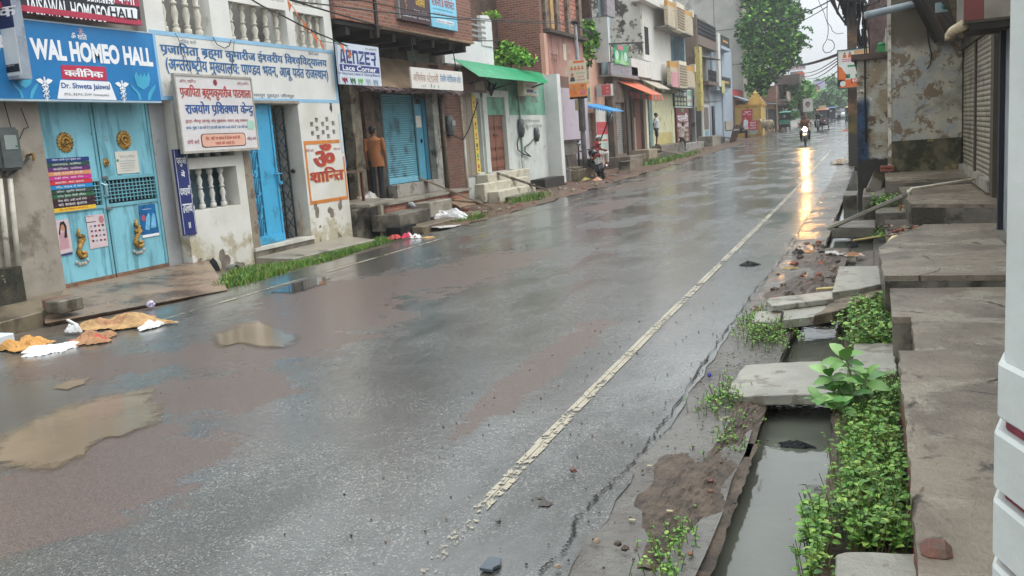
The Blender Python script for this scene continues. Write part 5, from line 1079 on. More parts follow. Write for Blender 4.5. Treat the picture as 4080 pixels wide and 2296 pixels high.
# things at the dark shop
t = thing('shop_table', 'small wooden table just inside the dark shop', 'table', (-10.75, 16.95, .57))
MB().box(-11.2, -10.45, 16.5, 17.25, 1.30, 1.34).build('top', WOOD, t)
for x, y in ((-11.12, 16.55), (-10.5, 16.55), (-10.5, 17.2), (-11.12, 17.2)): MB().box(x-.025, x+.025, y-.025, y+.025, .565, 1.298).build('leg', M('table_leg', '5d2f2a', .6, .2), t)
mm = MB().loft([(-10.75, 16.72, 1.345, .16, .12), (-10.75, 16.72, 1.5, .2, .15), (-10.76, 16.72, 1.75, .18, .13), (-10.77, 16.72, 1.92, .1, .06), (-10.77, 16.72, 1.97, .13, .04)], 10); tag(mm.build('plastic_bag', M('bag_blue', '2f6fae', .4, .25, 14, 'a9c4d9', .64, 9), smooth=True), 'patterned blue bag standing on the wooden shop table', 'bag')
mm = MB().tube([(-10.85, 17.55, .58), (-10.98, 17.85, 1.6), (-11.02, 17.95, 2.1)], .016, 6); mm.tube([(-10.78, 17.4, .565), (-10.85, 17.55, .75)], [.09, .03], 8, flat=.5); tag(mm.build('broom', M('broom_straw', '6b5a3c', .8, .3, 12)), 'straw broom leaning against the flaky plaster post', 'broom')
def rag(name, label, cat, c, rx, ry, h, mats, seed=1, n=14, fold=.5, rot=0., z0=0.):
    """crumpled cloth or sheet plastic lying on the ground"""
    rr = random.Random(seed); mb = MB(); ids = {}; ph = [rr.uniform(0, 6.3) for _ in range(8)]
    for i in range(n+1):
        for j in range(n+1):
            u, v = i/n*2-1, j/n*2-1; e = 1+.16*sin(3*math.atan2(v, u)+ph[0])+.12*sin(5*math.atan2(v, u)+ph[1])+.08*sin(9*math.atan2(v, u)+ph[6])
            uu, vv = u*math.sqrt(1-v*v/2)*e, v*math.sqrt(1-u*u/2)*e
            z = h*max(0, 1-max(abs(u), abs(v))**2)*(.35+fold*abs(sin(2.3*uu+ph[2]+1.7*vv)*cos(3.1*vv+ph[3]-uu*1.4)))+h*.18*abs(sin(9*uu+ph[4]+2*vv))*max(0, 1.05-max(abs(u), abs(v)))+h*.16*rr.random()+h*.22*abs(sin(14*uu+5*vv+ph[2])*sin(11*vv-6*uu+ph[5]))*max(0, 1-max(abs(u), abs(v)))
            x, y = uu*rx, vv*ry; ids[i, j] = len(mb.v); mb.v.append(V((c[0]+x*cos(rot)-y*sin(rot), c[1]+x*sin(rot)+y*cos(rot), c[2]+.006+z0+z)))
    for i in range(n):
        for j in range(n):
            u, v = (i+.5)/n*2-1, (j+.5)/n*2-1; mb.mi = 0
            if len(mats) > 1: mb.mi = int(sin(4*u+ph[5])+sin(5*v+ph[7]) > 1.05)
            mb.face(ids[i, j], ids[i+1, j], ids[i+1, j+1], ids[i, j+1])
    o = mb.build(name, mats); return tag(o, label, cat)
PWT = M('plastic_white', 'd2d2d0', .35, .06, 8); PLIL = M('plastic_lilac', 'b9b0c9', .35, .1)
rag('cloth_heap', 'white cloth heap on the dark shop floor beside the man in orange', 'cloth', (-10.85, 18.0, .57), .25, .35, .22, [M('cloth_white', 'b9b4ae', .8, .08)], 9)
# bunting
bt = thing('bunting', 'string of small orange flags hanging from the white building to the lace shop sign', 'flags', W('b', 1310, 20, -9.9))
pts = [W('b', 1290, -40, -10.0), W('b', 1370, 70, -10), W('b', 1450, 180, -10), W('b', 1540, 290, -10), W('b', 1620, 380, -10), W('e', 70, 470, -10), W('e', 260, 505, -10), W('e', 370, 530, -10), W('e', 470, 670, -10)]
MB().tube(pts, .006, 5).build('string', LBK, bt); OF = M('flag_orange', 'c46a35', .7, .2, 9, '8a4a2c', .6, 6, bump=0)
for i, u in enumerate((.3, .95, 2.0, 2.35, 2.9, 3.3, 3.9, 4.9, 6.3, 7.25)):
    k = int(u); p = pts[k].lerp(pts[k+1], u-k); d = (pts[k+1]-pts[k]).normalized(); dr = V((random.uniform(-.04, .06), random.uniform(-.03, .06), -.17)); MB().prism([p, p+d*.15, p+d*.08+dr], (.006, .0, 0)).build('flag', OF, bt)

# --- green awning house ---
GRW = M('green_wall', '8fa595', .8, .1, 2, '6d7f70', .52, 1.4, .2); LMW = M('lime_white', 'c3c6c0', .75, .08, 2.5, '8b8d84', .56, 1.6, .25)
b = thing('green_awning_house', 'pale house with a brown panelled door under a green tin awning', 'house', (-11, 27.5, 0))
mb = MB(); wallgrid(mb, 'x', -11.4, -11, 23.56, 30.95, -.2, 3.9, [(24.78, 25.12, .86, 3.05), (25.55, 26.95, .82, 3.08)]); mb.build('wall', LMW, b)
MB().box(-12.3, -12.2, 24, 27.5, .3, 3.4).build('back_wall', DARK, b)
MB().box(-11.001, -10.995, 25.2, 30.9, 2.55, 3.75).build('green_paint', M('green_wash', '6fa088', .8, .12, 2, '5a7d6c', .5, 1.4), b)
for y in (25.2, 26.95): MB().box(-11.0, -10.93, y, y+.3, .82, 3.3).build('door_jamb', LMW, b)
MB().box(-11.0, -10.92, 25.2, 27.25, 3.1, 3.3).build('lintel', LMW, b)
BD = M('brown_door', '6d4230', .55, .15, 4, '4f2c20', .52, 3, .2); d = boxm('door', BD, -11.12, -11.07, 25.56, 26.94, .83, 3.07, b)
for c0 in (25.62, 26.27):
    for z0, z1 in ((.95, 1.15), (1.25, 1.45), (1.55, 2.1), (2.2, 2.9)): boxm('panel', M('door_panel', '7a4c38', .5, .15, 4), -11.07, -11.05, c0, c0+.6, z0, z1, d, .012)
boxm('meeting_stile', BD, -11.07, -11.045, 26.22, 26.26, .84, 3.06, d); MB().box(-11.05, -11.02, 26.1, 26.4, 1.9, 1.96).build('latch', M('rust_dark', '3f2622', .6), d)
for i in range(2): MB().box(-11.0, -10.96, 23.6+.45*i, 24.03+.45*i, .8, 3.2).build('tile_strip', M('hex_tile', '8a7f70', .6, .15, 8, '5f564a', .55, 8), b)
st = thing('yellow_strip_banner', 'tall narrow yellow banner with small coloured deity emblems beside the dark doorway', 'banner', (-10.94, 24.5, .85)); boxm('banner', M('banner_yellow', 'd3bb55', .6, .1, 3, 'd9d3b5', .55, 2), -10.95, -10.94, 24.42, 24.7, .86, 3.15, st)
for i, m in enumerate((TXR, GRN, NAV, OMO, TXM, M('print_olive', '8a8a3a', .6), RED)): MB().ball((-10.938, 24.56, 1.05+.31*i), (.004, .06, .07), 8, 6).build('emblem', m, st); MB().box(-10.94, -10.937, 24.5, 24.62, .92+.31*i, .95+.31*i).build('caption', LBK, st)
MB().box(-11.06, -11.03, 25.13, 25.19, .86, 3.0).build('dark_leaf', M('dark_leaf', '3a2c28', .7), b)
MB().box(-11, -10.5, 30.95, 31.3, -.1, 3.95).build('end_pillar', M('pillar_lime', 'cfcfcb', .7, .06, 2, 'a9a59a', .62, 2), b); MB().box(-13, -11, 30.95, 31.02, -.1, 4.0).build('end_wall', LMW, b)
MB().box(-11, -10.97, 27.4, 30.9, -.1, .35).build('dark_dado', M('damp_dado', '45423c', .6, .3, 3), b)
for yy in (27.2, 28.25): MB().box(-11.0, -10.94, yy, yy+.07, .8, 3.4).build('conduit', M('green_pipe', '7d9487', .6, .15), b)
GAW = M('green_tin', '238a5c', .45, .12, 3, '5fb08c', .55, 1.0, .1, streak=True); aw = thing('green_awning', 'bright green corrugated tin awning sloping over the brown door', 'awning', (-10.6, 26, 3.6))
def corr(P, name, A0, A1, B1, B0, m, nw=40, amp=.012, th=.006):
    """corrugated sheet over the quad A0-A1 (upper edge) B0-B1 (lower edge)"""
    A0, A1, B0, B1 = map(V, (A0, A1, B0, B1)); nrm = (A1-A0).cross(B0-A0).normalized(); mb = MB(); k = nw*2
    for i in range(k+1):
        u = i/k; o = nrm*amp*(1 if i % 2 else -1); mb.v += [A0.lerp(A1, u)+o, B0.lerp(B1, u)+o]
    for i in range(k): mb.face(2*i, 2*i+1, 2*i+3, 2*i+2)
    return mb.build(name, m, P)
a0, a1, b1, b0 = W('g', 40, 795, -11.0), (-11.0, 30.6, 3.95), W('g', 1330, 1185, -10.15), W('g', 480, 1045, -10.15)
a0 = V((-11.0, 23.4, 4.12)); corr(aw, 'tin_sheet', a0, (-11.0, 30.6, 4.02), (-10.0, 28.6, 3.50), (-10.0, 22.9, 3.52), GAW, 46)
for y in (23.6, 26, 28.4): MB().bar((-11, y, 3.3), (-10.1, y, 3.5), .04, .04).build('bracket', LBK, aw)
t = thing('hanging_board', 'brown weathered board hanging under the left end of the green awning', 'sign', (-10.5, 24, 3.2)); boxm('board', M('board_brown', '5a4038', .7, .25, 4, '3f2c26', .5, 3), -10.62, -10.58, 23.15, 24.75, 3.16, 3.86, t); boxm('label', M('board_olive', '77705a', .7, .15), -10.58, -10.575, 23.9, 24.6, 3.24, 3.5, t)
t = thing('small_box_sign', 'cream sign box with blue and red print under the right end of the green awning', 'sign', (-10.5, 28.4, 3.15)); boxm('case', M('case_cream', 'b9b29c', .6, .1), -10.75, -10.55, 27.7, 29.05, 3.14, 3.62, t); boxm('face', M('face_cream', 'cfcabb', .5, .08, 4, 'b98f7c', .62, 5), -10.55, -10.54, 27.74, 29.0, 3.18, 3.58, t); boxm('blue_label', NAV, -10.54, -10.535, 27.95, 28.55, 3.24, 3.34, t); boxm('sky_label', M('label_sky', '4a9fc4', .5), -10.54, -10.535, 28.62, 28.9, 3.22, 3.28, t); ST(t, 'जनरल स्टोर', 27.95, 3.40, 28.8, 3.52, -10.538, TXR)
WTE = M('terrace_white', 'd0d2d0', .75, .05, 2, '9a9a92', .58, 1.6, .15)
b2 = thing('white_terrace', 'white terrace wall with slatted concrete railing above the green awning', 'wall', (-11.2, 25.5, 3.95)); MB().box(-11.6, -11.1, 23.3, 27.9, 3.92, 4.0).build('roof_edge', M('roof_slab', '8f8d85', .8, .2, 4, '5a554c', .5, 3), b2)
MB().prism([(-11.3, 23.6, 4.0), (-11.3, 27.2, 4.0), (-11.3, 27.2, 4.72), (-11.3, 26.4, 4.78), (-11.3, 23.6, 4.86)], (-.2, 0, 0)).build('parapet', WTE, b2)
for i in range(4): MB().bar((-11.28, 23.4, 5.0+.16*i), (-11.28, 26.6, 4.93+.16*i), .05, .06).build('slat', M('slat_grey', '8d8c88', .7, .15), b2)
MB().prism([(-11.27, 26.3, 4.7), (-11.27, 27.15, 4.7), (-11.27, 27.15, 5.5), (-11.27, 26.9, 5.65), (-11.27, 26.3, 5.6)], (-.12, 0, 0)).build('end_post', WTE, b2)
b3 = thing('rubble_house', 'ruined rubble brick house standing behind the white terrace', 'house', (-14, 27, 3)); mb = MB()
zs = [6.9, 6.6, 6.9, 6.4, 6.7, 6.2]
MB().prism([(-12.6, 22.5, 3.0), (-12.6, 30.9, 3.0)]+[(-12.6, 30.9-1.68*i, zs[i]) for i in range(6)], (-.4, 0, 0)).build('wall', brick('rubble', '6b4a3a', '57392c', '6e5f50', .3, .1, .5, '3b2e26', .45), b3)
# steps of the pale house
st = thing('front_steps', 'broken cream stone steps leading up to the brown panelled door', 'steps', (-10.5, 25.5, 0)); CRM = M('cream_stone', 'b9b3a0', .5, .12, 4, '7c7564', .54, 3, .3)
MB().box(-11, -10.6, 24.4, 27.9, .1, .80).build('step', CRM, st, bev=.02); MB().box(-10.598, -10.3, 23.4, 26.9, .05, .58).build('step', CRM, st, bev=.02); MB().box(-10.298, -9.95, 23.6, 26.6, -.05, .34).build('step', CRM, st, bev=.02); MB().box(-9.948, -9.6, 24.0, 26.2, -.1, .14).build('step', CONCD, st, bev=.02)
tag(MB().bar((-10.6, 25.1, .8), (-9.6, 26.7, .12), .12, .05).build('handrail_plank', CONCD), 'grey plank lying aslant across the cream steps', 'plank')
tag(MB().tube([(-10.6, 22.95, 1.85), (-10.6, 22.9, .2)], .04, 8).build('conduit_pipe', M('pale_pipe', 'a9a497', .5, .15), smooth=True), 'pale upright conduit pipe at the corner of the brick pier', 'pipe'); tag(MB().tube([(-10.9, 28.05, 1.15), (-10.85, 28.0, .2)], .04, 8).build('conduit_pipe', MATS['pale_pipe'], smooth=True), 'short pale conduit pipe below the meters on the pale wall', 'pipe')
tag(MB().box(-10.7, -10.2, 28.2, 30.2, -.1, .38).box(-10.6, -10.3, 28.4, 30, .385, .39).build('drain_box', M('dark_box', '2d2b28', .6, .3, 4)), 'dark drain chamber at the foot of the pale wall', 'drain')
def meter(label, k, x, y, X, s=1., m=None):
    q = W(k, x, y, X); t = thing('electric_meter', label, 'meter', q); MB().loft([(X+.06, q.y, q.z-.26*s, .05*s, .10*s), (X+.07, q.y, q.z-.1*s, .09*s, .17*s), (X+.07, q.y, q.z+.12*s, .09*s, .18*s), (X+.06, q.y, q.z+.25*s, .06*s, .13*s)], 12).build('case', m or MTG, t, smooth=True); MB().box(X+.10, X+.17*s, q.y-.09*s, q.y+.09*s, q.z, q.z+.12*s).build('window', MTW, t); return t
meter('rounded grey electric meter on the pale wall beside the brown door', 'h', 868, 520, -11.0, 1.15); meter('square grey electric meter right of the rounded one on the pale wall', 'h', 1070, 600, -11.0, .95); meter('dark rounded electric meter on the lilac wall', 'h', 1345, 480, -11.0, 1.1)
mt = meter('dark electric meter with a green light on the brick pier', 'f', 1385, 265, -10.88, 1.1); q = W('f', 1380, 235, -10.7); MB().ball(q, .018, 6, 5).build('light', LED, mt)
wire('black cable looping from the rounded meter down to the conduit on the pale wall', [W('h', x, y, -10.93) for x, y in ((870, 600), (840, 720), (850, 800), (920, 850), (1015, 885))], .02); wire('black cable from the square meter down to the conduit on the pale wall', [W('h', x, y, -10.93) for x, y in ((1060, 650), (1000, 720), (940, 760), (940, 820), (1010, 880))], .02)
wire('tangle of black wire hanging under the green awning', [W('g', x, y, -10.85) for x, y in ((520, 1160), (560, 1220), (520, 1290), (580, 1330), (600, 1230), (540, 1180), (570, 1380), (640, 1200))], .03)
wire('black cables tied from the pier meter to the pale conduit', [W('f', x, y, -10.7) for x, y in ((1330, 325), (1420, 350), (1540, 410), (1600, 300), (1690, 20))], .018)
# faded writing on the pale wall
t = bpy.data.objects['green_awning_house']; ST(t, 'सफाई और स्वच्छता का', 28.6, 2.28, 30.2, 2.42, -10.994, M('letter_faint', '8a918c', .7)); ST(t, 'कृपया कूड़ा न फेंकें जौनपुर', 28.2, 2.08, 30.4, 2.24, -10.994, MATS['letter_faint'])
mm = MB(); q = W('h', 890, 130, -10.995); mm.ball(q, (.003, .5, .16), 12, 8); q2 = W('h', 1060, 145, -10.995); mm.prism([q2+V((0, -.4, -.12)), q2+V((0, .4, -.12)), q2+V((0, .1, .2)), q2+V((0, -.2, .2))], (.003, 0, 0)); mm.build('faded_emblem', M('faint_print', '6d7a70', .8), t)

# --- pink house with brick side wall ---
PNK = M('pink_wash', 'a87f72', .8, .15, 2, '8c5a52', .52, 1., .25, wear='a39a86', wamt=.6, streak=True); LIL = M('lilac_wall', 'b0a4ae', .75, .06, 1.5, '988c94', .58, 1.5, .12); PCH = M('peach_wall', 'c69a86', .75, .08, 2, 'a87a68', .58, 1.5, .12)
b = thing('pink_house', 'tall brick house with a pink washed front and lilac painted ground floor', 'house', (-11, 33.5, 0))
MB().box(-20, -11.02, 31.04, 31.3, 3.6, 9).build('brick_side', BRK, b); mb = MB(); MB().box(-11.3, -11, 31.31, 35.9, 3.98, 5.45).build('front', PNK, b); MB().box(-11.3, -10.95, 31.31, 35.95, .6, 3.55).build('lilac_front', LIL, b); MB().box(-11.28, -10.99, 31.31, 35.9, 3.56, 3.97).build('stain_band', M('brown_stain', '6f5348', .8, .25, 3), b)
MB().box(-11.4, -10.75, 31.3, 36.0, 5.46, 5.58).build('sunshade', M('shade_dark', '4a3f38', .8, .25, 4), b)
MB().box(-11.3, -11.03, 31.31, 35.9, 5.59, 9).build('upper_front', BRK4, b)
for y in (31.35, 32.6, 33.9, 35.4): MB().box(-11.05, -10.9, y, y+.35, 5.585, 9).build('pilaster', M('pilaster_stone', '77685a', .8, .3, 6, '4a3c33', .5, 4), b)
MB().box(-11.05, -10.93, 32.0, 32.35, 5.585, 9).build('tan_strip', M('tan_strip', 'a88a5c', .8, .2), b)
MB().box(-11.06, -10.9, 31.0, 31.32, -.1, 5.4).build('edge_strip', PCH, b)
boxm('step', M('step_lilac', '8c8580', .6, .2), -11, -10.4, 31.5, 35.6, -.1, .55, b); boxm('house_plate', M('plate_cream', 'c9bfa8', .6), -11, -10.985, 33.35, 33.7, 4.6, 5.2, b); ST(b, 'राम', 31.9, 4.35, 32.6, 4.75, -10.997, M('letter_brown', '6d4c40', .7))
MB().prism([(-11.4, 31.0, 9), (-11.4, 31.0, 9.01), (-20, 31.0, 9.01), (-20, 31.0, 9)], (0, 9, 0)).build('roof', CONCD, b)
b = thing('peach_house', 'peach painted house with ornate cream window behind the banner pole', 'house', (-11.4, 38, 0)); mb = MB(); wallgrid(mb, 'x', -11.7, -11.35, 35.96, 39.98, -.1, 5.2, [(36.4, 38.1, .3, 2.65)]); mb.build('front', PCH, b); MB().box(-11.9, -11.8, 36, 40, -.1, 5).build('back', DARK, b)
s = boxm('shutter', shutter_mat('brown_shutter', '7d6f66', '5a4f48', .09), -11.5, -11.46, 36.4, 38.1, .5, 2.65, b)
for i in range(2): z = 3.0+.95*i; boxm('window_frame', M('frame_cream', 'b9ab86', .6, .1), -11.35, -11.3, 36.7+.0*i, 37.7, z, z+.8, b); boxm('window_pane', M('pane_grey', '6f7064', .4, .2), -11.3, -11.29, 36.85, 37.55, z+.1, z+.7, b)
MB().box(-18, -11.72, 39.6, 39.97, 5.2, 8.6).build('brick_upper', BRK2, b)
b_ = thing('lilac_bench_rack', 'dark wooden rack with a grey panel standing against the lilac wall', 'rack', (-10.7, 32.5, .1))
for y in (31.5, 33.6): MB().box(-10.75, -10.68, y, y+.07, .1, 1.55).build('leg', M('rack_dark', '2f2826', .7), b_)
MB().box(-10.9, -10.6, 31.35, 33.8, 1.55, 1.6).build('top', MATS['rack_dark'], b_); MB().box(-10.74, -10.70, 31.6, 33.55, 1.05, 1.54).build('panel', M('rack_grey', '6d675f', .7, .2), b_)
mb = MB(); rr = random.Random(8)
for i in range(16): y = 31.8+.1*i; mb.bar((-10.72, y, 1.04), (-10.65, y+rr.uniform(-.05, .05), .35+rr.uniform(0, .3)), .07, .01)
mb.build('hanging_strips', M('strip_brown', '5a5048', .8, .3, 9), b_)
tag(MB().box(-10.6, -10.1, 31.6, 33.3, -.05, .5).box(-10.55, -10.15, 31.7, 32.2, .505, .6).build('rubble_block', M('mossy_rubble', '7a705a', .8, .3, 6, '4b4a34', .5, 4), bev=.02), 'mossy rubble block below the dark wooden rack', 'rubble')
# banner pole
pb = V((-10.2, 32.75, .06)); b = thing('banner_pole', 'grey tubular street pole carrying a tall political banner', 'pole', pb)
zt = A('q', 1458, 62, 34).z; MB().tube([pb+V((0, 0, -.2)), (-10.24, 32.8, 3.0), (-10.32, 32.9, zt)], [.10, .09, .06], 12).build('post', M('pole_grey', '77797a', .55, .2, 4, '575450', .55, 3), b, smooth=True); MB().ball((-10.33, 32.9, zt), (.16, .2, .08), 8, 5, .2).build('wire_knot', DK, b)
mm = MB().tube([(-10.2, 32.7, 1.9), (-10.2, 32.72, 3.2)], .13, 10, flat=1.); mm.build('sleeve', M('pole_dark', '4d4a46', .7, .3, 6), b)
X = -9.95; e0, e1 = YP('g', 1715, 1430, 32.6), YP('g', 1960, 1440, 32.6); zt2 = YP('g', 1700, 880, 32.6).z; zb2 = YP('g', 1750, 1435, 32.6).z
bn = thing('pole_banner', 'tall saffron and white election banner with printed portraits tied to the grey street pole', 'banner', (e0.x, 32.6, zb2)); x0, x1 = e0.x-.02, e1.x+.02; w, h = x1-x0, zt2-zb2
MB().box(x0, x1, 32.58, 32.6, zb2, zt2).build('sheet', M('banner_cream', 'd8cdb4', .6, .06, 3), bn)
def bp(u0, v0, u1, v1, m, name='printed_patch', e=.003): return MB().box(x0+w*u0, x0+w*u1, 32.58-e, 32.5795, zb2+h*v0, zb2+h*v1).build(name, m, bn)
SAF = M('print_saffron', 'd98a45', .6, .12, 4); bp(0, 0, 1, .40, SAF, 'saffron_panel'); bp(.3, .92, .9, .98, ORG, 'heading'); bp(.0, .0, .5, .05, MAG); bp(.5, .0, 1, .05, M('print_teal', '6fa9a4', .6))
for u, v, r, m2, m3 in ((.28, .27, .11, M('turban_orange', 'd9772c', .6), SKN), (.75, .27, .11, M('cap_red', 'a8323f', .6), SKN), (.22, .63, .10, M('hair_white', 'cfcfcf', .6), SKN)):
    c = (x0+w*u, 32.576, zb2+h*v); MB().ball(c, (w*r*.8, .004, h*.055), 10, 8).build('portrait_face', m3, bn); MB().ball((c[0], 32.578, c[2]+h*.05), (w*r*.95, .003, h*.035), 10, 6).build('portrait_headwear', m2, bn); MB().prism([(c[0]-w*r*1.5, 32.578, c[2]-h*.17), (c[0]+w*r*1.5, 32.578, c[2]-h*.17), (c[0]+w*r*.9, 32.578, c[2]-h*.06), (c[0]-w*r*.9, 32.578, c[2]-h*.06)], (0, -.002, 0)).build('portrait_body', M('print_vest', '3f4048', .6) if u == .22 else m2 if u == .28 else MAG, bn)
for i in range(4): c = (x0+w*(.2+.2*i), 32.577, zb2+h*.82); MB().ball(c, (w*.05, .003, h*.03), 8, 6).build('portrait_face', SKN, bn); MB().box(c[0]-w*.08, c[0]+w*.08, 32.577, 32.579, c[2]-h*.07, c[2]-h*.03).build('portrait_body', ORG, bn)
text(bn, 'श्री नरेन्द्र मोदी जी', (x0+w*.42, 32.576, zb2+h*.63), (w*.5, 0, 0), (0, 0, h*.05), GRN); text(bn, 'जन्मदिन की', (x0+w*.5, 32.576, zb2+h*.54), (w*.35, 0, 0), (0, 0, h*.05), TXR); text(bn, 'हार्दिक बधाई', (x0+w*.47, 32.576, zb2+h*.46), (w*.42, 0, 0), (0, 0, h*.05), TXM)
tag(MB().box(-10.4, -10.28, 32.55, 32.7, zb2-.42, zb2-.02).build('switch_box', M('box_cream', '9a8c6c', .6, .2), bev=.01), 'small cream switch box on the pole under the election banner', 'box')
# ================= left side, far part =================
def H(name, label, y, cat='house', x=-11): return thing(name, label, cat, (x, y, gz(y)))
DMG = M('damaged_lime', 'bdbab0', .85, .12, 2, '4a4640', .50, 1.1, .35, soft=.04, bscale=16, wear='7d766a', wamt=.56)
TILE = M('grey_tile', '8f888c', .5, .2, 7, '6f676b', .5, 6, .4); CRT = M('cream_tile', 'b8ab92', .55, .18, 9, '8d7d63', .52, 7, .4); OCH = M('ochre', 'b9883c', .6, .1, 4); CRM2 = M('cream_trim', 'cfc5ae', .6, .06, 3)
WHW = M('white_wall2', 'c9c7c0', .75, .06, 2, '9f988b', .58, 1.5, .15, streak=True); SKYB = M('skyblue_wall', 'a9bcc4', .7, .06, 2); GBW = M('greyblue_wall', '9aa8b4', .75, .06, 1.5, '8a939a', .58, 1.2, .1); SLT = M('slate_paint', '5f7680', .7, .1, 2); GCON = M('grey_concrete', 'aaa8a1', .85, .12, .9, '87837a', .54, .6, .3)
YWL = M('yellow_wall', 'c3c09c', .75, .1, 2, '8d8a66', .55, 1.4, .25, wear='b9b8a8', wamt=.6); BRW = M('brown_wall', '6b5b50', .8, .15, 2, '51443b', .5, 1.5, .25)
GRYW = M('grey_wall', '85827c', .8, .15, 2, '57534d', .52, 1.5, .3); BLKM = M('black_metal', '1d1e22', .5, .2)
# tile balcony house
b = H('tile_balcony_house', 'narrow house with a grey tiled balcony and pale blue recess above grey shutters', 42); g = gz(42)
mb = MB(); wallgrid(mb, 'x', -11.3, -11, 40, 46.1, -.2, 4.25, [(40.5, 42.0, .75, 3.1), (43.4, 45.6, .75, 3.3)]); mb.build('front', BRW, b); MB().box(-11.8, -11.0, 39.98, 40.2, 3.3, 5.6).build('side_wall', BRW, b); MB().box(-12, -11.9, 40, 46, 0, 4).build('back', DARK, b)
boxm('shutter', shutter_mat('grey_shutter', '8d8c88', '5c5853', .09), -11.2, -11.15, 40.4, 42.05, .75, 3.1, b)
for y in (42.1, 43.0): MB().box(-11, -10.9, y, y+.35, .4, 3.4).build('dark_post', M('dark_post', '4a403a', .8, .3, 4), b)
d = boxm('plywood_door', M('plywood', 'a5907a', .7, .15, 3), -11.15, -11.1, 43.5, 44.4, .7, 2.4, b); boxm('brown_panel', M('brown_panel', '6f4a3f', .7, .15, 3), -11.2, -11.12, 44.42, 45.6, .7, 3.3, b); boxm('pale_panel', M('pale_panel', 'b9a491', .7, .15, 3), -11.14, -11.09, 43.7, 44.0, 1.0, 2.9, b)
MB().box(-11.4, -10.7, 39.0, 43.9, 4.2, 4.27).build('slab', GRYW, b); MB().box(-10.85, -10.7, 38.95, 43.8, 4.272, 4.75).build('tile_parapet', TILE, b); MB().box(-10.86, -10.72, 38.9, 40.2, 6.75, 8.9).build('upper_tile_parapet', TILE, b); MB().box(-14, -10.9, 39, 39.2, 6.6, 6.75).build('upper_slab', GRYW, b)
MB().box(-11.2, -11.1, 39.2, 40.6, 4.3, 8.9).build('recess_wall', SKYB, b); MB().box(-11.45, -10.75, 38.95, 39.1, 4.8, 6.7).build('white_post', WHW, b); MB().bar((-10.75, 39, 5.55), (-10.0, 42.2, 5.75), .07, .07).build('iron_arm', BLKM, b)
bn = thing('green_banner', 'green banner with white figures hanging on the grey tiled balcony', 'banner', (-10.65, 40.7, 4.75)); MB().box(-10.69, -10.66, 39.5, 41.95, 4.74, 5.62).build('sheet', M('banner_green', '3f9a68', .6, .1, 2), bn)
MB().box(-10.66, -10.655, 40.1, 41.0, 5.38, 5.58).build('pink_heading', MAG, bn)
for y in (39.9, 41.4): MB().ball((-10.655, y, 5.12), (.004, .3, .22), 8, 6).build('white_figure', M('print_mint', 'b9d4c4', .6), bn)
MB().prism([(-10.656, 40.3, 4.76), (-10.656, 41.3, 4.76), (-10.656, 40.8, 5.35)], (.003, 0, 0)).build('centre_figure', M('print_palegreen', '9fc79a', .6), bn)
for y0, y1, z0 in ((39.55, 40.6, 4.9), (41.0, 41.9, 4.85)): MB().prism([(-10.656, y0, z0-.1), (-10.656, y1, z0-.1), (-10.656, y1, z0+.02), (-10.656, y0, z0+.05)], (.002, 0, 0)).build('lime_band', M('print_lime2', '8ac46a', .6), bn)
# ground floor shop between
aw = thing('blue_awning', 'small bright blue awning sheet propped on a dark pole beside the lilac front', 'awning', (-10.5, 36.5, 2.6)); p0, p1 = (-11.2, 36.0, 2.95), (-9.95, 36.1, 2.60)
MB().hexa([p0, p1, (-9.95, 37.9, 2.60), (-11.2, 38.2, 3.0), (p0[0], p0[1], p0[2]+.03), (p1[0], p1[1], p1[2]+.03), (-9.95, 37.9, 2.63), (-11.2, 38.2, 3.03)]).build('sheet', M('awning_blue', '3f93cc', .45, .06), aw); mb = MB()
for i in range(12): x = -11.2+1.25*i/12; mb.prism([(x, 36.0, 2.94-.028*i), (x+.1, 36.01, 2.91-.028*i), (x+.05, 36.0, 2.84-.028*i)], (0, .02, 0))
mb.build('fringe', MATS['awning_blue'], aw); MB().bar((-10.0, 36.2, 2.6), (-10.6, 36.3, 1.45), .04, .04).build('prop', BLKM, aw)
t = thing('shop_hoarding', 'white shop panel with a red band and a printed notice below the blue awning', 'sign', (-11, 39, .6)); X = -11.28; MB().box(-11.33, -11.28, 38.15, 39.95, .8, 2.9).build('panel', M('panel_offwhite', 'c4c3bd', .6, .06), t); MB().box(-11.28, -11.275, 38.2, 39.9, 1.7, 2.25).build('red_band', M('band_red', 'b8434a', .5, .08), t); ST(t, 'Collection Store', 38.4, 1.88, 39.7, 2.02, -11.272, MAG)
MB().box(-11.279, -11.274, 38.25, 39.9, .85, 1.66).build('notice', M('notice_green', 'b4c3ba', .6, .05), t); ST(t, 'KAMDHENU', 38.35, 1.52, 39.0, 1.6, -11.272, LBK); MB().box(-11.274, -11.271, 38.35, 39.0, 1.4, 1.48).build('green_label', GRN, t); MB().box(-11.274, -11.271, 39.05, 39.8, 1.4, 1.48).build('red_label', RED, t)
for i in range(4): ST(t, ('जल्दी सर्दी खांसी से', 'गले, नाक, दर्द', 'आराम के आयुर्वेद', 'जन हिता जनता के')[i], 39.0, 1.28-.07*i, 39.75, 1.33-.07*i, -11.272, LBK)
MB().ball((-11.272, 38.6, 1.2), (.003, .15, .1), 8, 6).build('picture', M('print_sea', '5f9a8c', .6), t)
meter('dark electric meter hanging over the red band of the shop panel', 'h', 2010, 370, -11.2, 1.0)
t = thing('red_sign_box', 'grey sign box with a pinkish red face projecting over the blue awning', 'sign', (-10.4, 38.6, 3.2)); q0, q1 = YP('g', 2095, 1400, 38.4), YP('g', 2295, 1210, 38.4); MB().box(q0.x, q1.x, 38.4, 38.75, q0.z, q1.z).build('case', M('case_grey', 'b2b0a8', .6, .08), t); MB().box(q0.x+(q1.x-q0.x)*.36, q1.x-.02, 38.39, 38.4, q0.z+.04, q1.z-.02).build('red_face', M('face_red', 'cf5a55', .5, .08), t)
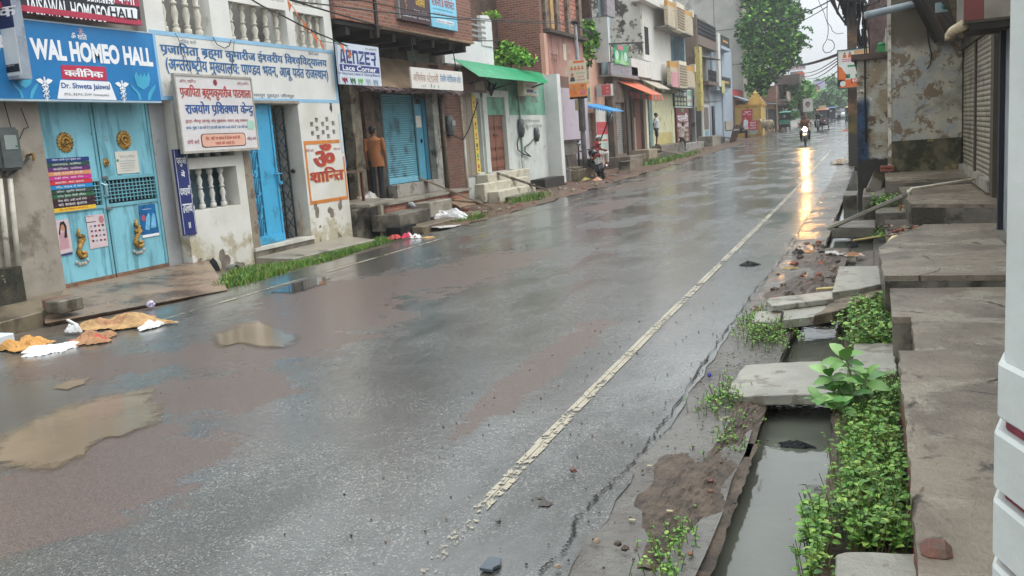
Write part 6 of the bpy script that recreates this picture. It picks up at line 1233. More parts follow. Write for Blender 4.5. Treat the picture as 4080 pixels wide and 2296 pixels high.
for i in range(3): MB().box(q0.x+.55, q1.x-.2, 38.385, 38.389, q0.z+.15+.16*i, q0.z+.2+.16*i).build('caption', M('caption_pink', 'e0a09a', .5), t)
aw = thing('orange_awning', 'orange and grey striped awning with a scalloped valance over the brown door', 'awning', (-10.4, 43, 3.6)); AO = M('awning_orange', 'c9623f', .7, .12, 3, '9a4c36', .55, 2); AG = M('awning_grey', '6d6a66', .7, .1)
p = [V((-11.0, 41.0, 4.05)), V((-9.95, 43.2, 3.40)), V((-9.95, 45.6, 3.42)), V((-11.0, 45.6, 4.1))]; mb = MB(); n = 12
for i in range(n):
    mb.mi = i % 2 if i > 7 else 0; a, c, d_, e = p[0].lerp(p[3], i/n), p[1].lerp(p[2], i/n), p[1].lerp(p[2], (i+1)/n), p[0].lerp(p[3], (i+1)/n); mb.hexa([a, c, d_, e]+[v+V((0, 0, .02)) for v in (a, c, d_, e)])
mb.build('canopy', [AO, AG], aw); mb = MB(); a, c = V((-11.0, 43.25, 3.62)), p[1]
for i in range(7):
    mb.mi = i % 2; q0, q1 = a.lerp(c, i/7), a.lerp(c, (i+1)/7); mb.prism([q0, q1, q1+V((0, 0, -.22)), (q0+q1)/2+V((0, 0, -.3)), q0+V((0, 0, -.22))], (0, .02, 0))
    q0, q1 = p[1].lerp(p[2], i/7), p[1].lerp(p[2], (i+1)/7); mb.prism([q0, q1, q1+V((0, 0, -.22)), (q0+q1)/2+V((0, 0, -.3)), q0+V((0, 0, -.22))], (.02, 0, 0))
mb.build('valance', [AO, AG], aw)
# white house with a damaged side wall, cream parapet
b = H('white_house', 'white house whose bare side wall has lost most of its plaster', 49); mb = MB().box(-19, -11.02, 46.2, 46.45, 4.4, 10.5); mb.build('damaged_side', DMG, b)
MB().box(-11.3, -11, 46.46, 52.9, 5.3, 8.1).build('upper_front', WHW, b); MB().box(-11.3, -10.6, 45.4, 52.9, 8.1, 8.32).build('cornice', WHW, b); MB().box(-11.3, -10.72, 46.4, 52.9, 8.33, 9.6).build('top_wall', WHW, b); boxm('dark_window', DARK, -11.01, -10.995, 46.8, 47.7, 5.6, 7.0, b)
MB().box(-10.95, -10.7, 42.6, 46.6, 4.35, 5.15).build('cream_parapet', WHW, b); MB().box(-11.3, -10.7, 46.62, 52.8, 4.3, 5.2).build('white_parapet', WHW, b); MB().box(-11.3, -10.6, 48.6, 52.8, 3.7, 4.28).build('mossy_slab', M('mossy_slab', '6d6d57', .8, .3, 4, '45452f', .5, 2), b); boxm('vent', DARK, -10.71, -10.69, 50.6, 52.0, 4.75, 5.05, b)
MB().hexa([(-11, 45.0, 4.3), (-10.1, 45.4, 3.75), (-10.1, 48.2, 3.75), (-11, 48.4, 4.3), (-11, 45.0, 4.35), (-10.1, 45.4, 3.8), (-10.1, 48.2, 3.8), (-11, 48.4, 4.35)]).build('tin_shade', M('tin_cream', 'a39a8a', .6, .15), b)
MB().box(-11.3, -11, 46.3, 52.6, .2, 4.2).build('yellow_front', YWL, b); MB().box(-11.0, -10.99, 48.4, 52.4, .75, 1.55).build('ochre_dado', M('ochre_dado', 'b3a56c', .7, .15, 3, '4f9a78', .62, 2.2), b); MB().box(-11, -10.8, 46.2, 46.9, .2, 3.4).build('teal_pilaster', M('teal_pilaster', '5f7f7c', .7, .2, 3, '8a938a', .5, 3), b); MB().box(-10.98, -10.85, 45.7, 46.1, .2, 3.6).build('cream_post', CRM2, b)
# cream balconies
b = H('cream_balcony_house', 'house with two cream tiled balconies and ochre panels over a shop', 55); MB().box(-19, -11.0, 52.95, 53.2, 5, 9).build('side', WHW, b)
for z0, z1, zo in ((7.15, 8.2, 8.45), (4.05, 5.0, 5.3)):
    MB().box(-11.2, -10.2, 49.0 if z0 > 6 else 49.1, 56.1, z0-.06, z0+.02).build('slab', GRYW, b); MB().box(-10.4, -10.2, 49.0, 56.1, z0+.021, z1).build('tile_front', CRT, b)
    for y0, y1 in ((49.0, 50.9), (53.1, 55.7)): MB().box(-10.38, -10.22, y0, y1, z1+.002, zo).build('ochre_panel', OCH, b)
    pl_ = MB().box(-10.45, -10.1, 50.95, 53.05, z0-.1, zo+.12).build('pillar', CRM2, b)
    for i in range(8): MB().box(-10.1, -10.06, 51.0, 53.0, z0+.02+.15*i, z0+.09+.15*i).build('groove', M('groove_brown', '8d7a5f', .7), pl_)
    MB().box(-10.45, -10.12, 55.72, 56.1, z1+.001, zo+.15).build('pillar', CRM2, b)
MB().box(-11.4, -11.3, 49, 56, 4, 9).build('recess_wall', SLT, b); MB().box(-11.3, -10.7, 55.7, 56.0, 5.05, 7.1).build('recess_side', M('slate_light', '7d939c', .7), b); MB().box(-11.4, -11.2, 52.9, 59.8, .3, 4).build('shop_back', DARK, b)
MB().box(-11.3, -11, 52.7, 53.4, .3, 3.9).build('shop_side', YWL, b); boxm('pink_notice', M('pink_cloth', 'c08a90', .7, .1), -10.2, -10.17, 49.2, 51.3, 3.95, 4.75, b)
t = thing('shop_signboard', 'dark green shop hoarding with rows of pale food pictures above the red one', 'sign', (-10.9, 55, 3)); MB().box(-11.0, -10.9, 53.1, 57.0, 3.0, 3.95).build('board', M('hoard_green', '2c3f34', .6, .15), t); MB().box(-10.9, -10.89, 57.02, 58.8, 3.05, 4.05).build('side_panel', M('panel_mint', 'b9c7be', .6, .08), t); ST(t, 'पल्ली मैया पार्ले', 53.3, 3.62, 56.8, 3.9, -10.895, LWH, .01); ST(t, 'बाजार', 57.15, 3.65, 58.6, 3.95, -10.885, GRN, .01); ST(t, '09 साल', 57.15, 3.25, 58.6, 3.45, -10.885, TXM, .01)
for r in range(2):
    for i in range(4): MB().ball((-10.89, 53.6+.9*i, 3.42-.26*r), (.005, .36, .1), 8, 5).build('food_picture', M('print_food', 'b4b296', .6, .25, 5), t)
MB().box(-10.895, -10.88, 53.1, 58.8, 2.93, 3.0).build('mint_strip', MATS['panel_mint'], t)
t = thing('shop_poster', 'dark red shop hoarding with large pale Hindi words and pictures below', 'sign', (-10.9, 55.5, 1)); MB().box(-11.0, -10.92, 53.6, 57.4, .85, 2.95).build('board', M('hoard_red', '6d2c2c', .6, .15), t); ST(t, 'पल्ली', 53.9, 2.1, 57.1, 2.6, -10.915, LWH, .012); ST(t, 'मैया पार्ले', 53.8, 1.75, 57.2, 2.05, -10.915, LWH, .01)
for r in range(3):
    for i in range(3): MB().ball((-10.91, 54.3+1.15*i, 1.55-.27*r), (.005, .48, .11), 8, 5).build('food_picture', M('print_food2', '8f8c74', .6, .3, 5), t)
MB().ball((-10.91, 55.5, 2.78), (.005, .45, .13), 8, 5).build('emblem', GRN, t)
# dark balcony house, grey-blue house
b = H('dark_balcony_house', 'grey house with a black railed balcony and a yellow stained post', 62); MB().box(-11.5, -11, 59.9, 65.8, .3, 9).build('front', GRYW, b); MB().box(-11.5, -10.5, 58.9, 59.3, 4.6, 8.7).build('side', BRW, b); MB().box(-11.2, -10.5, 59.2, 66.8, 6.9, 7.5).build('balcony_box', M('box_brown', '6f5f58', .8, .15), b); MB().box(-10.52, -10.46, 59.2, 66.5, 7.95, 8.02).build('top_rail', BLKM, b)
mb = MB()
for i in range(24): mb.box(-10.51, -10.47, 59.3+.3*i, 59.36+.3*i, 7.5, 8.5)
for z in (7.7, 8.2, 8.45): mb.box(-10.5, -10.475, 59.2, 66.5, z, z+.06)
mb.build('railing', BLKM, b); MB().box(-10.6, -10.3, 58.5, 59.4, 2.7, 6.7).build('yellow_post', M('yellow_post', 'b8a862', .7, .2, 2, '7a6f4c', .5, 2), b); MB().hexa([(-11, 60, 6.3), (-9.9, 62, 6.1), (-9.9, 65, 6.1), (-11, 65, 6.3), (-11, 60, 6.36), (-9.9, 62, 6.16), (-9.9, 65, 6.16), (-11, 65, 6.36)]).build('shade', GRYW, b); MB().box(-11, -10.97, 60.3, 62.0, .9, 3.0).build('dark_opening', DARK, b)
for z0 in (4.7,):
    MB().box(-11.0, -10.4, 62.2, 66.2, z0-.25, z0).build('low_balcony', BRW, b); mb = MB()
    for i in range(12): mb.box(-10.44, -10.4, 62.3+.28*i, 62.38+.28*i, z0, z0+.75)
    for z in (z0+.3, z0+.6): mb.box(-10.43, -10.405, 62.2, 65.7, z, z+.05)
    mb.build('railing', BLKM, b)
b = H('greyblue_house', 'grey-blue plastered house with small black balconies', 70); MB().box(-18, -11, 66.0, 66.3, .3, 8.9).build('side', GBW, b); MB().box(-11.4, -11, 66.3, 71.3, .3, 8.5).build('front', GBW, b); MB().box(-11.4, -10.9, 71.3, 76.5, .3, 7.5).build('front', GBW, b); MB().box(-11.3, -10.5, 66.3, 71.8, 4.2, 4.45).build('slab', GBW, b); MB().box(-11.2, -10.4, 68.2, 72.6, 7.2, 7.42).build('slab', GBW, b); MB().box(-10.6, -10.4, 66.6, 67.6, 4.46, 8.2).build('white_pier', WHW, b)
for z0 in (7.43, 4.46): boxm('balcony_panel', BLKM, -10.46, -10.42, 68.4, 72.3, z0, z0+.75, b); boxm('gold_trim', OCH, -10.42, -10.41, 69, 71.5, z0+.3, z0+.45, b)
boxm('hanging_cloth', M('cloth_yellowgreen', 'b4b27a', .8, .1), -10.4, -10.37, 67.6, 69.0, 4.0, 4.9, b)
MB().box(-11.0, -10.99, 62.6, 65.6, .8, 3.2).build('pale_opening', M('opening_pale', 'b4b4ae', .7, .1), b); boxm('door_panel', M('door_dim', '6d625c', .7), -10.985, -10.97, 63.3, 65.0, 1.5, 3.0, b); boxm('blue_picture', M('print_aqua', '5f9ab0', .6), -10.985, -10.965, 63.6, 64.8, 1.0, 1.4, b); boxm('dark_edge', BLKM, -10.99, -10.9, 66.5, 67.3, .5, 3.1, b)
MB().bar((-10.9, 62, 3.35), (-9.9, 63, 3.3), .8, .05).build('canopy', GRYW, b)
# tall concrete house
b = H('tall_concrete_house', 'tall unplastered grey concrete house rising above its neighbours', 86); MB().box(-24, -11.0, 84.0, 84.4, 0, 17).build('side_wall', GCON, b); MB().box(-24, -11.0, 84.41, 95, 0, 17).build('front', M('beige_front', 'b5ab98', .75, .1, 1.5), b)
for i in range(4): z = 4.4+3.1*i; MB().box(-10.98, -10.1, 86, 94.5, z, z+.2).build('balcony_slab', CRM2, b); MB().box(-10.25, -10.1, 86, 94.5, z+.2, z+1.0).build('balcony_wall', M('balcony_pale', 'b9b6aa', .7, .08), b); boxm('dark_window', DARK, -11.0, -10.97, 87.5, 89, z+.5, z+2.2, b)
for z in (6.9, 10.0): MB().box(-24, -10.98, 83.97, 84.0, z, z+.05).build('floor_line', M('line_dark', '6a665f', .8), b)
MB().box(-13.4, -13.36, 83.97, 84.0, 7, 13).build('pipe_line', MATS['line_dark'], b); mb = MB()
for i in range(6): mb.box(-17-.25*i, -16.96-.25*i, 84.1, 84.14, 12, 18)
boxm('grey_panel', M('panel_bluegrey', '94a0aa', .7, .05), -10.6, -10.5, 72.0, 76.5, 4.5, 5.6, b).parent = None; o = bpy.data.objects['grey_panel.001'] if 'grey_panel.001' in bpy.data.objects else None
b = H('low_shop', 'low shop with a red fascia and a faded blue awning past the grey-blue house', 80, 'shop'); MB().box(-12, -11.1, 76.6, 83.8, .5, 4.6).build('front', M('brown_front', '6d4a3c', .8, .2, 2), b); MB().box(-11.1, -10.95, 76.2, 83.5, 3.7, 4.5).build('red_fascia', M('fascia_red', 'b03a32', .6, .12), b); MB().hexa([(-11, 76.4, 4.0), (-9.8, 76.8, 3.5), (-9.8, 80, 3.5), (-11, 80, 4.0), (-11, 76.4, 4.05), (-9.8, 76.8, 3.55), (-9.8, 80, 3.55), (-11, 80, 4.05)]).build('awning', M('awning_palegrey', '8aa3ad', .6, .1), b); MB().box(-11.08, -11.0, 78, 79.5, .6, 3.3).build('red_door', M('door_red', 'a8302a', .6, .1), b)
for y in (76.6, 77.6): MB().box(-11.0, -10.8, y, y+.3, .4, 3.8).build('wood_post', M('post_tan', '8a7258', .7, .2), b)
for o in list(bpy.data.objects):
    if o.name.startswith('grey_panel') and o.parent is None: o.name = 'tin_sheet'; tag(o, 'plain blue-grey tin panel fixed beside the small black balconies', 'panel')
# temple with posters
b = thing('small_temple', 'small yellow painted shrine with a stepped pyramid roof under the tree', 'shrine', (-9.9, 79, .6)); YT = M('temple_yellow', 'c0a05c', .7, .1, 2, 'a87c3c', .55, 1.2)
MB().box(-11.0, -8.75, 77, 80.5, .3, 3.05).build('wall', YT, b); MB().box(-11.1, -8.65, 76.9, 80.6, 3.05, 3.2).build('cornice', M('temple_trim', 'b58a3c', .7), b); c = (-9.35, 78.6)
for i in range(4): w = .72-.14*i; MB().box(c[0]-w, c[0]+w, c[1]-w, c[1]+w, 3.2+.2*i, 3.2+.2*(i+1)-.002).build('roof_tier', YT, b)
MB().lathe([(.16, 0), (.22, .12), (.08, .22), (.02, .4)], (c[0], c[1], 4.0), 10).build('finial', YT, b); MB().box(-8.9, -8.72, 76.88, 77.0, .6, 3.04).build('pilaster', M('temple_gold', 'b8953a', .6), b)
def sheetY(name, label, x0, x1, z0, z1, Y, m, cat='poster'): t = thing(name, label, cat, ((x0+x1)/2, Y, z0)); MB().box(x0, x1, Y-.03, Y, z0, z1).build('sheet', m, t); return t
p0, p1 = YP('l', 430, 870, 76.8), YP('l', 590, 545, 76.8); t = sheetY('red_poster', 'tall red advertising poster with a man in white fixed to the yellow shrine wall', p0.x, p1.x, p0.z, p1.z, 76.85, M('poster_red', 'b32f3c', .5, .08)); w, h = p1.x-p0.x, p1.z-p0.z
text(t, 'ROMA', (p0.x+w*.3, 76.815, p0.z+h*.86), (w*.6, 0, 0), (0, 0, h*.06), LWH, .02); text(t, 'Jeans', (p0.x+w*.55, 76.815, p0.z+h*.7), (w*.35, 0, 0), (0, 0, h*.07), LWH, .02); MB().tube([(p0.x+w*(.1+.5*i/6), 76.81, p0.z+h*(.8-.06*sin(i))) for i in range(7)], .025, 5).build('swoosh', LWH, t)
MB().ball((p0.x+w*.35, 76.81, p0.z+h*.55), (.07, .006, .1), 8, 6).build('printed_head', SKN, t); MB().prism([(p0.x+w*u, 76.815, p0.z+h*v) for u, v in ((.12, .12), (.55, .12), (.6, .4), (.4, .5), (.2, .48))], (0, -.004, 0)).build('printed_shirt', LWH, t); MB().box(p0.x+w*.05, p1.x-.05, 76.81, 76.82, p0.z, p0.z+h*.1).build('caption', LWH, t)
p0, p1 = YP('l', 535, 950, 75.8), YP('l', 675, 725, 75.8); t = sheetY('shop_flex', 'red and white medical shop flex board standing before the yellow shrine', p0.x, p1.x, p0.z, p1.z, 75.85, M('flex_red', 'b83440', .5, .08), 'sign'); w, h = p1.x-p0.x, p1.z-p0.z
for i, s in enumerate(('खेती', 'मेडिकल', 'स्टोर')): text(t, s, (p0.x+w*.15, 75.81, p0.z+h*(.78-.2*i)), (w*.7, 0, 0), (0, 0, h*.15), LWH, .012)
MB().box(p0.x, p1.x, 75.81, 75.82, p0.z, p0.z+h*.28).build('picture_strip', M('flex_mix', '9fae9a', .6, .3, 5, '4f7aa0', .5, 4), t)
for x in (p0.x+.03, p1.x-.03): MB().box(x-.02, x+.02, 75.86, 75.9, .55, p0.z).build('leg', BLKM, t)
# sheds and houses beyond the tree
def shed(label, y0, y1, x, z, wall, roof, cat='shop', name='roadside_shop', h2=0.):
    g = gz(y0); b = H(name, label, y0, cat, x); MB().box(x-5, x, y0, y1, g-.3, z).build('wall', wall, b); MB().hexa([(x-5, y0-.2, z+.9), (x+.9, y0-.2, z-.15), (x+.9, y1, z-.15), (x-5, y1, z+.9), (x-5, y0-.2, z+.97), (x+.9, y0-.2, z-.08), (x+.9, y1, z-.08), (x-5, y1, z+.97)]).build('roof', roof, b); boxm('opening', DARK, x-.01, x+.01, y0+.8, y1-.8, g+.2, z-.6, b)
    for y in (y0+.1, y1-.2): MB().box(x+.7, x+.78, y, y+.08, g, z-.16).build('post', WOOD, b)
    return b
RST = M('rust_tin', '6b4f48', .7, .2, 2); GTN = M('grey_tin', '7d8488', .6, .15, 2)
shed('roadside shop with a grey tin roof just behind the yellow shrine', 81, 90, -9.6, 3.4, M('wall_tan', '8d7a66', .8, .15), GTN); shed('roadside shop with a rust-brown tin roof beyond the grey roofed one', 90.5, 100, -9.7, 3.5, M('wall_ochre', '97795a', .8, .15), RST)
b = H('balcony_house', 'brown house with a broken balcony behind the parked rickshaw', 101, 'house', -9.8); MB().box(-16, -9.8, 100.3, 110, .5, 5.4).build('wall', M('wall_brownpink', '84685a', .8, .2, 1.5), b); MB().box(-9.8, -8.7, 101, 108, 3.7, 3.9).build('slab', GRYW, b); MB().box(-8.85, -8.7, 101, 108, 3.9, 4.7).build('parapet', M('parapet_pale', 'a99a88', .8, .25, 2), b); MB().box(-10.2, -7.6, 103, 111, 5.5, 6.5).build('roof_band', M('band_dark', '5a524c', .8, .15), b); boxm('opening', DARK, -9.8, -9.78, 102, 107, 1.2, 3.3, b)
t = thing('clinic_hoarding', 'white dental clinic hoarding with dark red Hindi letters above the roofs', 'sign', (-9, 117, 7)); p0, p1 = YP('k', 1235, 1175, 117), YP('k', 1490, 1060, 117); MB().box(p0.x-1.5, p1.x, 117, 117.1, p0.z, p1.z).build('board', M('hoard_white', 'c9c4c4', .6, .05), t); TY(t, 'पावर डेन्टल', 'k', 1190, 1150, 1480, 1065, 116.96, TXM, .012); MB().box(p0.x, p1.x-.4, 117, 119, 5.5, p0.z-.1).build('roof_room', M('room_grey', '7d7a72', .8, .25), t); MB().ball((p1.x-.6, 116.9, p0.z-.55), (.5, .1, .35), 8, 6).build('orange_cloth', M('cloth_orange', 'c4603f', .7), t)
p0, p1 = YP('l', 1450, 285, 160), YP('l', 1762, 85, 160); t = thing('billboard', 'far pale violet billboard with a house emblem and a face at its left edge', 'billboard', ((p0.x+p1.x)/2, 160, gz(160))); w, h = p1.x-p0.x, p1.z-p0.z; MB().box(p0.x, p1.x, 160, 160.2, p0.z, p1.z).build('board', M('board_violet', 'b4aecb', .6, .08, .3), t); MB().box(p0.x, p1.x, 159.97, 160, p0.z, p0.z+h*.2).build('yellow_band', M('band_yellow', 'd3bd5a', .6), t)
MB().prism([(p0.x+w*u, 159.98, p0.z+h*v) for u, v in ((.4, .22), (.72, .22), (.72, .5), (.56, .72), (.4, .5))], (0, -.02, 0)).build('house_emblem', M('emblem_brown', '8d5a48', .6), t); text(t, '501', (p0.x+w*.45, 159.94, p0.z+h*.27), (w*.22, 0, 0), (0, 0, h*.2), LWH, .01); MB().ball((p0.x+w*.14, 159.98, p0.z+h*.66), (w*.09, .03, h*.22), 10, 8).build('printed_face', SKN, t); MB().ball((p0.x+w*.12, 159.99, p0.z+h*.72), (w*.12, .03, h*.26), 10, 8).build('printed_hair', LBK, t)
for u in (.2, .8): MB().box(p0.x+w*u-.15, p0.x+w*u+.15, 160.25, 160.5, gz(160), p0.z).build('post', GRYW, t)
p = A('l', 1485, 480, 98); t = thing('tree_poster', 'small white poster with a printed face hanging on the far tree by the road', 'poster', p); MB().box(p.x-.5, p.x+.5, p.y, p.y+.05, p.z-.7, p.z+.7).build('sheet', M('sheet_white', 'c9c6c0', .6, .05), t); MB().ball((p.x, p.y-.01, p.z), (.2, .02, .28), 8, 6).build('printed_face', M('face_dim', '8d7468', .6), t); MB().ball((p.x, p.y-.0, p.z+.1), (.25, .02, .28), 8, 6).build('printed_hair', LBK, t)
b = H('far_wall', 'far grey boundary building closing the end of the street', 185, 'building', -6); MB().box(-14, 6, 188, 196, 0, 7.2).build('wall', M('far_grey', '8a9296', .8, .05), b); MB().box(-14, 6, 187.9, 188, 3.4, 3.9).build('band', M('far_band', 'b2b6b4', .8), b)

# --- buildings on the right beyond the pole ---
b = thing('pale_house', 'pale cream house with a flat roof far down the right side of the street', 'house', (1.5, 67, gz(67))); MB().box(-.95, 8, 66.5, 80, 0, 6.6).build('wall', M('pale_cream', 'b8b2a4', .75, .08, 1), b); MB().box(-1.2, 8, 66.2, 80, 6.6, 6.8).build('roof_slab', GRYW, b); MB().box(-.8, 6, 66.9, 78, 6.8, 8.2).build('upper_room', M('upper_pale', 'a9a8a4', .75, .1), b); MB().box(-.9, 1.5, 66.42, 66.5, 5.6, 6.0).build('pink_band', M('band_pinkish', 'b59a94', .7), b); boxm('dark_window', DARK, .2, 1.0, 66.44, 66.5, 3, 4.6, b)
b = thing('tin_hut', 'grey hut with a slanting tin roof above the compound wall', 'hut', (.7, 44, 2)); MB().box(.0, 2, 44, 47, .2, 5.1).build('wall', GRYW, b); MB().prism([(-.35, 43.8, 5.0), (2, 43.8, 5.9), (2, 43.8, 6.0), (-.35, 43.8, 5.1)], (0, 3.6, 0)).build('roof', GTN, b)
b = thing('tiled_pilaster', 'white tiled pilaster standing behind the compound wall', 'pillar', (.4, 33, .2)); p0, p1 = YP('x', 1695, 1165, 33), YP('x', 1805, 570, 33); MB().box(p0.x, p1.x, 33, 33.6, .1, p1.z).build('shaft', M('tile_white', 'b9bcb4', .4, .05), b); mb = MB()
for i in range(14): mb.box(p0.x, p1.x, 32.985, 33, .6+.42*i, .62+.42*i)
mb.build('joint', M('joint_grey', '7d7d77', .7), b); mb = MB(); rr = random.Random(3)
for i in range(5): mb.ball((p0.x+.45, 33.2, p1.z+.1+.16*i), (.13, .12, .1), 6, 5, .2)
mb.build('yellow_finial', M('finial_yellow', 'a8a04c', .7, .3, 8), b)
p = A('x', 1640, 470, 32); mb = MB(); n = 10; ids = {}
for i in range(n+1):
    for j in range(n+1): ids[i, j] = len(mb.v); u, v = i/n, j/n; mb.v.append(V((p.x-.5+1.0*u+.06*sin(9*v), p.y+.12*sin(7*u+2*v), p.z+1.9-(2.7+.7*sin(5*u+1))*v)))
for i in range(n):
    for j in range(n): mb.face(ids[i, j], ids[i+1, j], ids[i+1, j+1], ids[i, j+1])
tag(mb.build('hanging_tarp', M('tarp_brown', '5a4844', .8, .35, 5), smooth=True), 'dark brown cloth hanging beside the stained wall above the compound wall', 'cloth')
p = YP('x', 1580, 1130, 19.1); tag(MB().box(p.x-.06, p.x+.10, 19.0, 19.2, 2.885, 3.0).ball((p.x+.02, 19.1, 3.03), (.08, .06, .05), 7, 5).build('green_bundle', M('green_net', '3f8a50', .6, .3, 9)), 'bright green bundle on top of the compound wall', 'bundle')
for i, (xx, yy) in enumerate(((1275, 300), (1330, 470))): a, c = YP('x', xx, yy, 18.9), YP('x', xx+(30, 40)[i], 1200, 18.9); tag(MB().tube([a, c], .012, 6).build('iron_rod', M('rod_rust', '3d2f2a', .7, .2)), ('tall rusty rod standing on the compound wall', 'shorter rusty rod right of the tall one on the compound wall')[i], 'rod')

# --- trees ---
LEAF = [M('leaf%d' % i, c, .7, .25, 1.5, bump=0, spec=.12) for i, c in enumerate(('2a5525', '3f7233', '214524', '669a3c', '8ab850'))]
FLEAF = [M('farleaf%d' % i, c, .6, .2, .6, bump=0) for i, c in enumerate(('3a5f3c', '4c7246', '2f4f36', '5f8650'))]
BARK = M('bark', '4a3d33', .85, .3, 5, '2f2721', .5, 4, .5)
def crown(P, blobs, n, mats, size, seed=1, light=.25, name='crown'):
    rr = random.Random(seed); mb = MB(); tot = sum(b_[3]*b_[4]*b_[5] for b_ in blobs)
    for (cx, cy, cz, rx, ry, rz) in blobs:
        clumps = [(rr.gauss(0, .5), rr.gauss(0, .5), rr.gauss(0, .5)) for _ in range(34)]
        for k in range(int(n*rx*ry*rz/tot)):
            while True:
                if rr.random() < .75: q = rr.choice(clumps); u = [q[i]+rr.gauss(0, .15) for i in range(3)]
                else: u = [rr.uniform(-1, 1) for _ in range(3)]
                d = sum(x*x for x in u)
                if .08 < d < 1.1: break
            p = V((cx+u[0]*rx, cy+u[1]*ry, cz+u[2]*rz)); s = size*rr.uniform(.6, 1.5); a = V((rr.gauss(0, 1), rr.gauss(0, 1), rr.gauss(0, .6))).normalized(); b_ = a.cross(V((rr.gauss(0, 1), rr.gauss(0, 1), rr.gauss(0, 1)))).normalized()
            mb.mi = 3+rr.randrange(len(mats)-3) if (len(mats) > 3 and rr.random() < light) else rr.randrange(min(3, len(mats)))
            mb.poly([p-a*s, p-a*s*.2+b_*s*.5, p+a*s, p-a*s*.2-b_*s*.5])
    return mb.build(name, mats, P)
def limbs(P, base, tops, r, mat=BARK, name='trunk'):
    mb = MB(); base = V(base); fork = base+V((0, 0, (V(tops[0]).z-base.z)*.4)); mb.tube([base+V((0, 0, -.3)), base.lerp(fork, .5)+V((r*.3, 0, 0)), fork], [r*1.3, r, r*.8], 9)
    for t_ in tops: t_ = V(t_); mb.tube([fork-V((0, 0, r)), fork.lerp(t_, .5)+V((random.uniform(-.2, .2), random.uniform(-.2, .2), .1)), t_], [r*.6, r*.35, r*.1], 6)
    return mb.build(name, mat, P, smooth=True)
t = thing('big_tree', 'big dark green tree standing against the tall concrete house', 'tree', (-9.8, 82.5, gz(82)))
limbs(t, (-9.8, 82.5, gz(82)), [(-9.2, 83, 9), (-7.3, 82.5, 8), (-8, 84, 12), (-10, 82, 7), (-6.8, 82, 6.4)], .38)
crown(t, [(-8.4, 83.5, 12.8, 2.6, 2.6, 2.6), (-8.8, 83, 9.6, 2.6, 2.8, 2.4), (-7.2, 83, 8.3, 1.5, 2.2, 1.7), (-8.9, 82.6, 6.6, 2.1, 2.4, 1.7), (-7.2, 82.6, 10.4, 1.5, 1.8, 1.3), (-9.6, 82, 4.7, 1.1, 1.4, 1.1), (-6.9, 82.4, 6.8, 1.0, 1.2, .8)], 19000, LEAF, .18, 3, .26)
mb = MB(); rr = random.Random(4)
for (x, y, s) in ((1420, 180, 170), (1440, 470, 180), (1430, 620, 150), (1440, 740, 140), (1300, 1000, 140)):
    for i in range(26):
        u = i/26; q = A('k', x+s*u, y-20*sin(3*u)+70*u*u, 76); q += V((rr.uniform(-.1, .1), rr.uniform(-.3, .3), rr.uniform(-.12, .12))); a = V((rr.gauss(0, 1), rr.gauss(0, 1), rr.gauss(0, 1))).normalized(); c = a.orthogonal(); sz = .15; mb.mi = rr.randrange(3); mb.poly([q-a*sz, q+c*sz*.5, q+a*sz, q-c*sz*.5])
mb.build('drooping_sprays', LEAF[:3], t)
p = A('l', 1410, 600, 100); t = thing('round_tree', 'rounded lighter green tree at the roadside beyond the parked rickshaw', 'tree', (p.x, p.y, gz(106))); limbs(t, (p.x, p.y, gz(106)), [(p.x-.6, p.y, 4.6), (p.x+.5, p.y, 4.4), (p.x-1.4, p.y, 4.2)], .42); crown(t, [(-8.1, 106.8, 4.9, 1.9, 1.9, 1.1), (-7.1, 106.5, 4.2, 1.0, 1.4, .9), (-8.9, 106, 3.7, .9, 1.2, .9), (-8.6, 105.5, 2.4, .8, .9, .7)], 4200, [M('roundleaf%d' % i, c, .6, .2, .6, bump=0) for i, c in enumerate(('4f7f45', '67994f', '3f6b3c', '83b060'))], .22, 6, .5)
rr = random.Random(12)
for i, (px, py, d, rx, rz) in enumerate(((1600, 400, 150, 3.4, 2.6), (1790, 330, 160, 4.2, 3.2), (1960, 300, 165, 4.6, 3.6), (2130, 330, 160, 4.2, 3.4), (1870, 420, 145, 3.0, 2.2), (2240, 330, 170, 4, 4))):
    p = A('l', px, py, d); g = gz(p.y); t = thing('far_tree', ('hazy far tree left of the billboard posts', 'hazy far tree just right of the billboard', 'tallest hazy tree at the end of the street', 'hazy far tree above the green and yellow auto', 'low hazy tree above the blue vehicle', 'hazy far tree hidden behind the rusty pole')[i], 'tree', (p.x, p.y, g)); limbs(t, (p.x, p.y, g), [(p.x-1, p.y, p.z), (p.x+1.2, p.y, p.z+.6)], .35); crown(t, [(p.x, p.y, p.z, rx, rx*.8, rz), (p.x+rx*.5, p.y-1, p.z-rz*.5, rx*.7, rx*.6, rz*.7), (p.x-rx*.5, p.y-.5, p.z-rz*.6, rx*.7, rx*.6, rz*.6)], 2200, FLEAF, .42, 20+i, .4)
t = thing('wall_shrub', 'leafy shrub growing out of the white terrace corner against the brick wall', 'shrub', (-11.5, 28.4, 4.0)); c = A('g', 830, 840, 30); MB().tube([(c.x, c.y, 3.8), (c.x+.05, c.y, 4.3), (c.x-.1, c.y, 4.6)], [.05, .035, .02], 6).build('stem', BARK, t); crown(t, [(c.x-.1, c.y, c.z+.1, .75, .6, .34), (c.x-.45, c.y, c.z, .45, .4, .26), (c.x+.55, c.y, c.z-.1, .42, .4, .24), (c.x-.1, c.y, c.z+.42, .3, .3, .22)], 1300, LEAF[1:]+[LEAF[4]], .075, 8, .6)
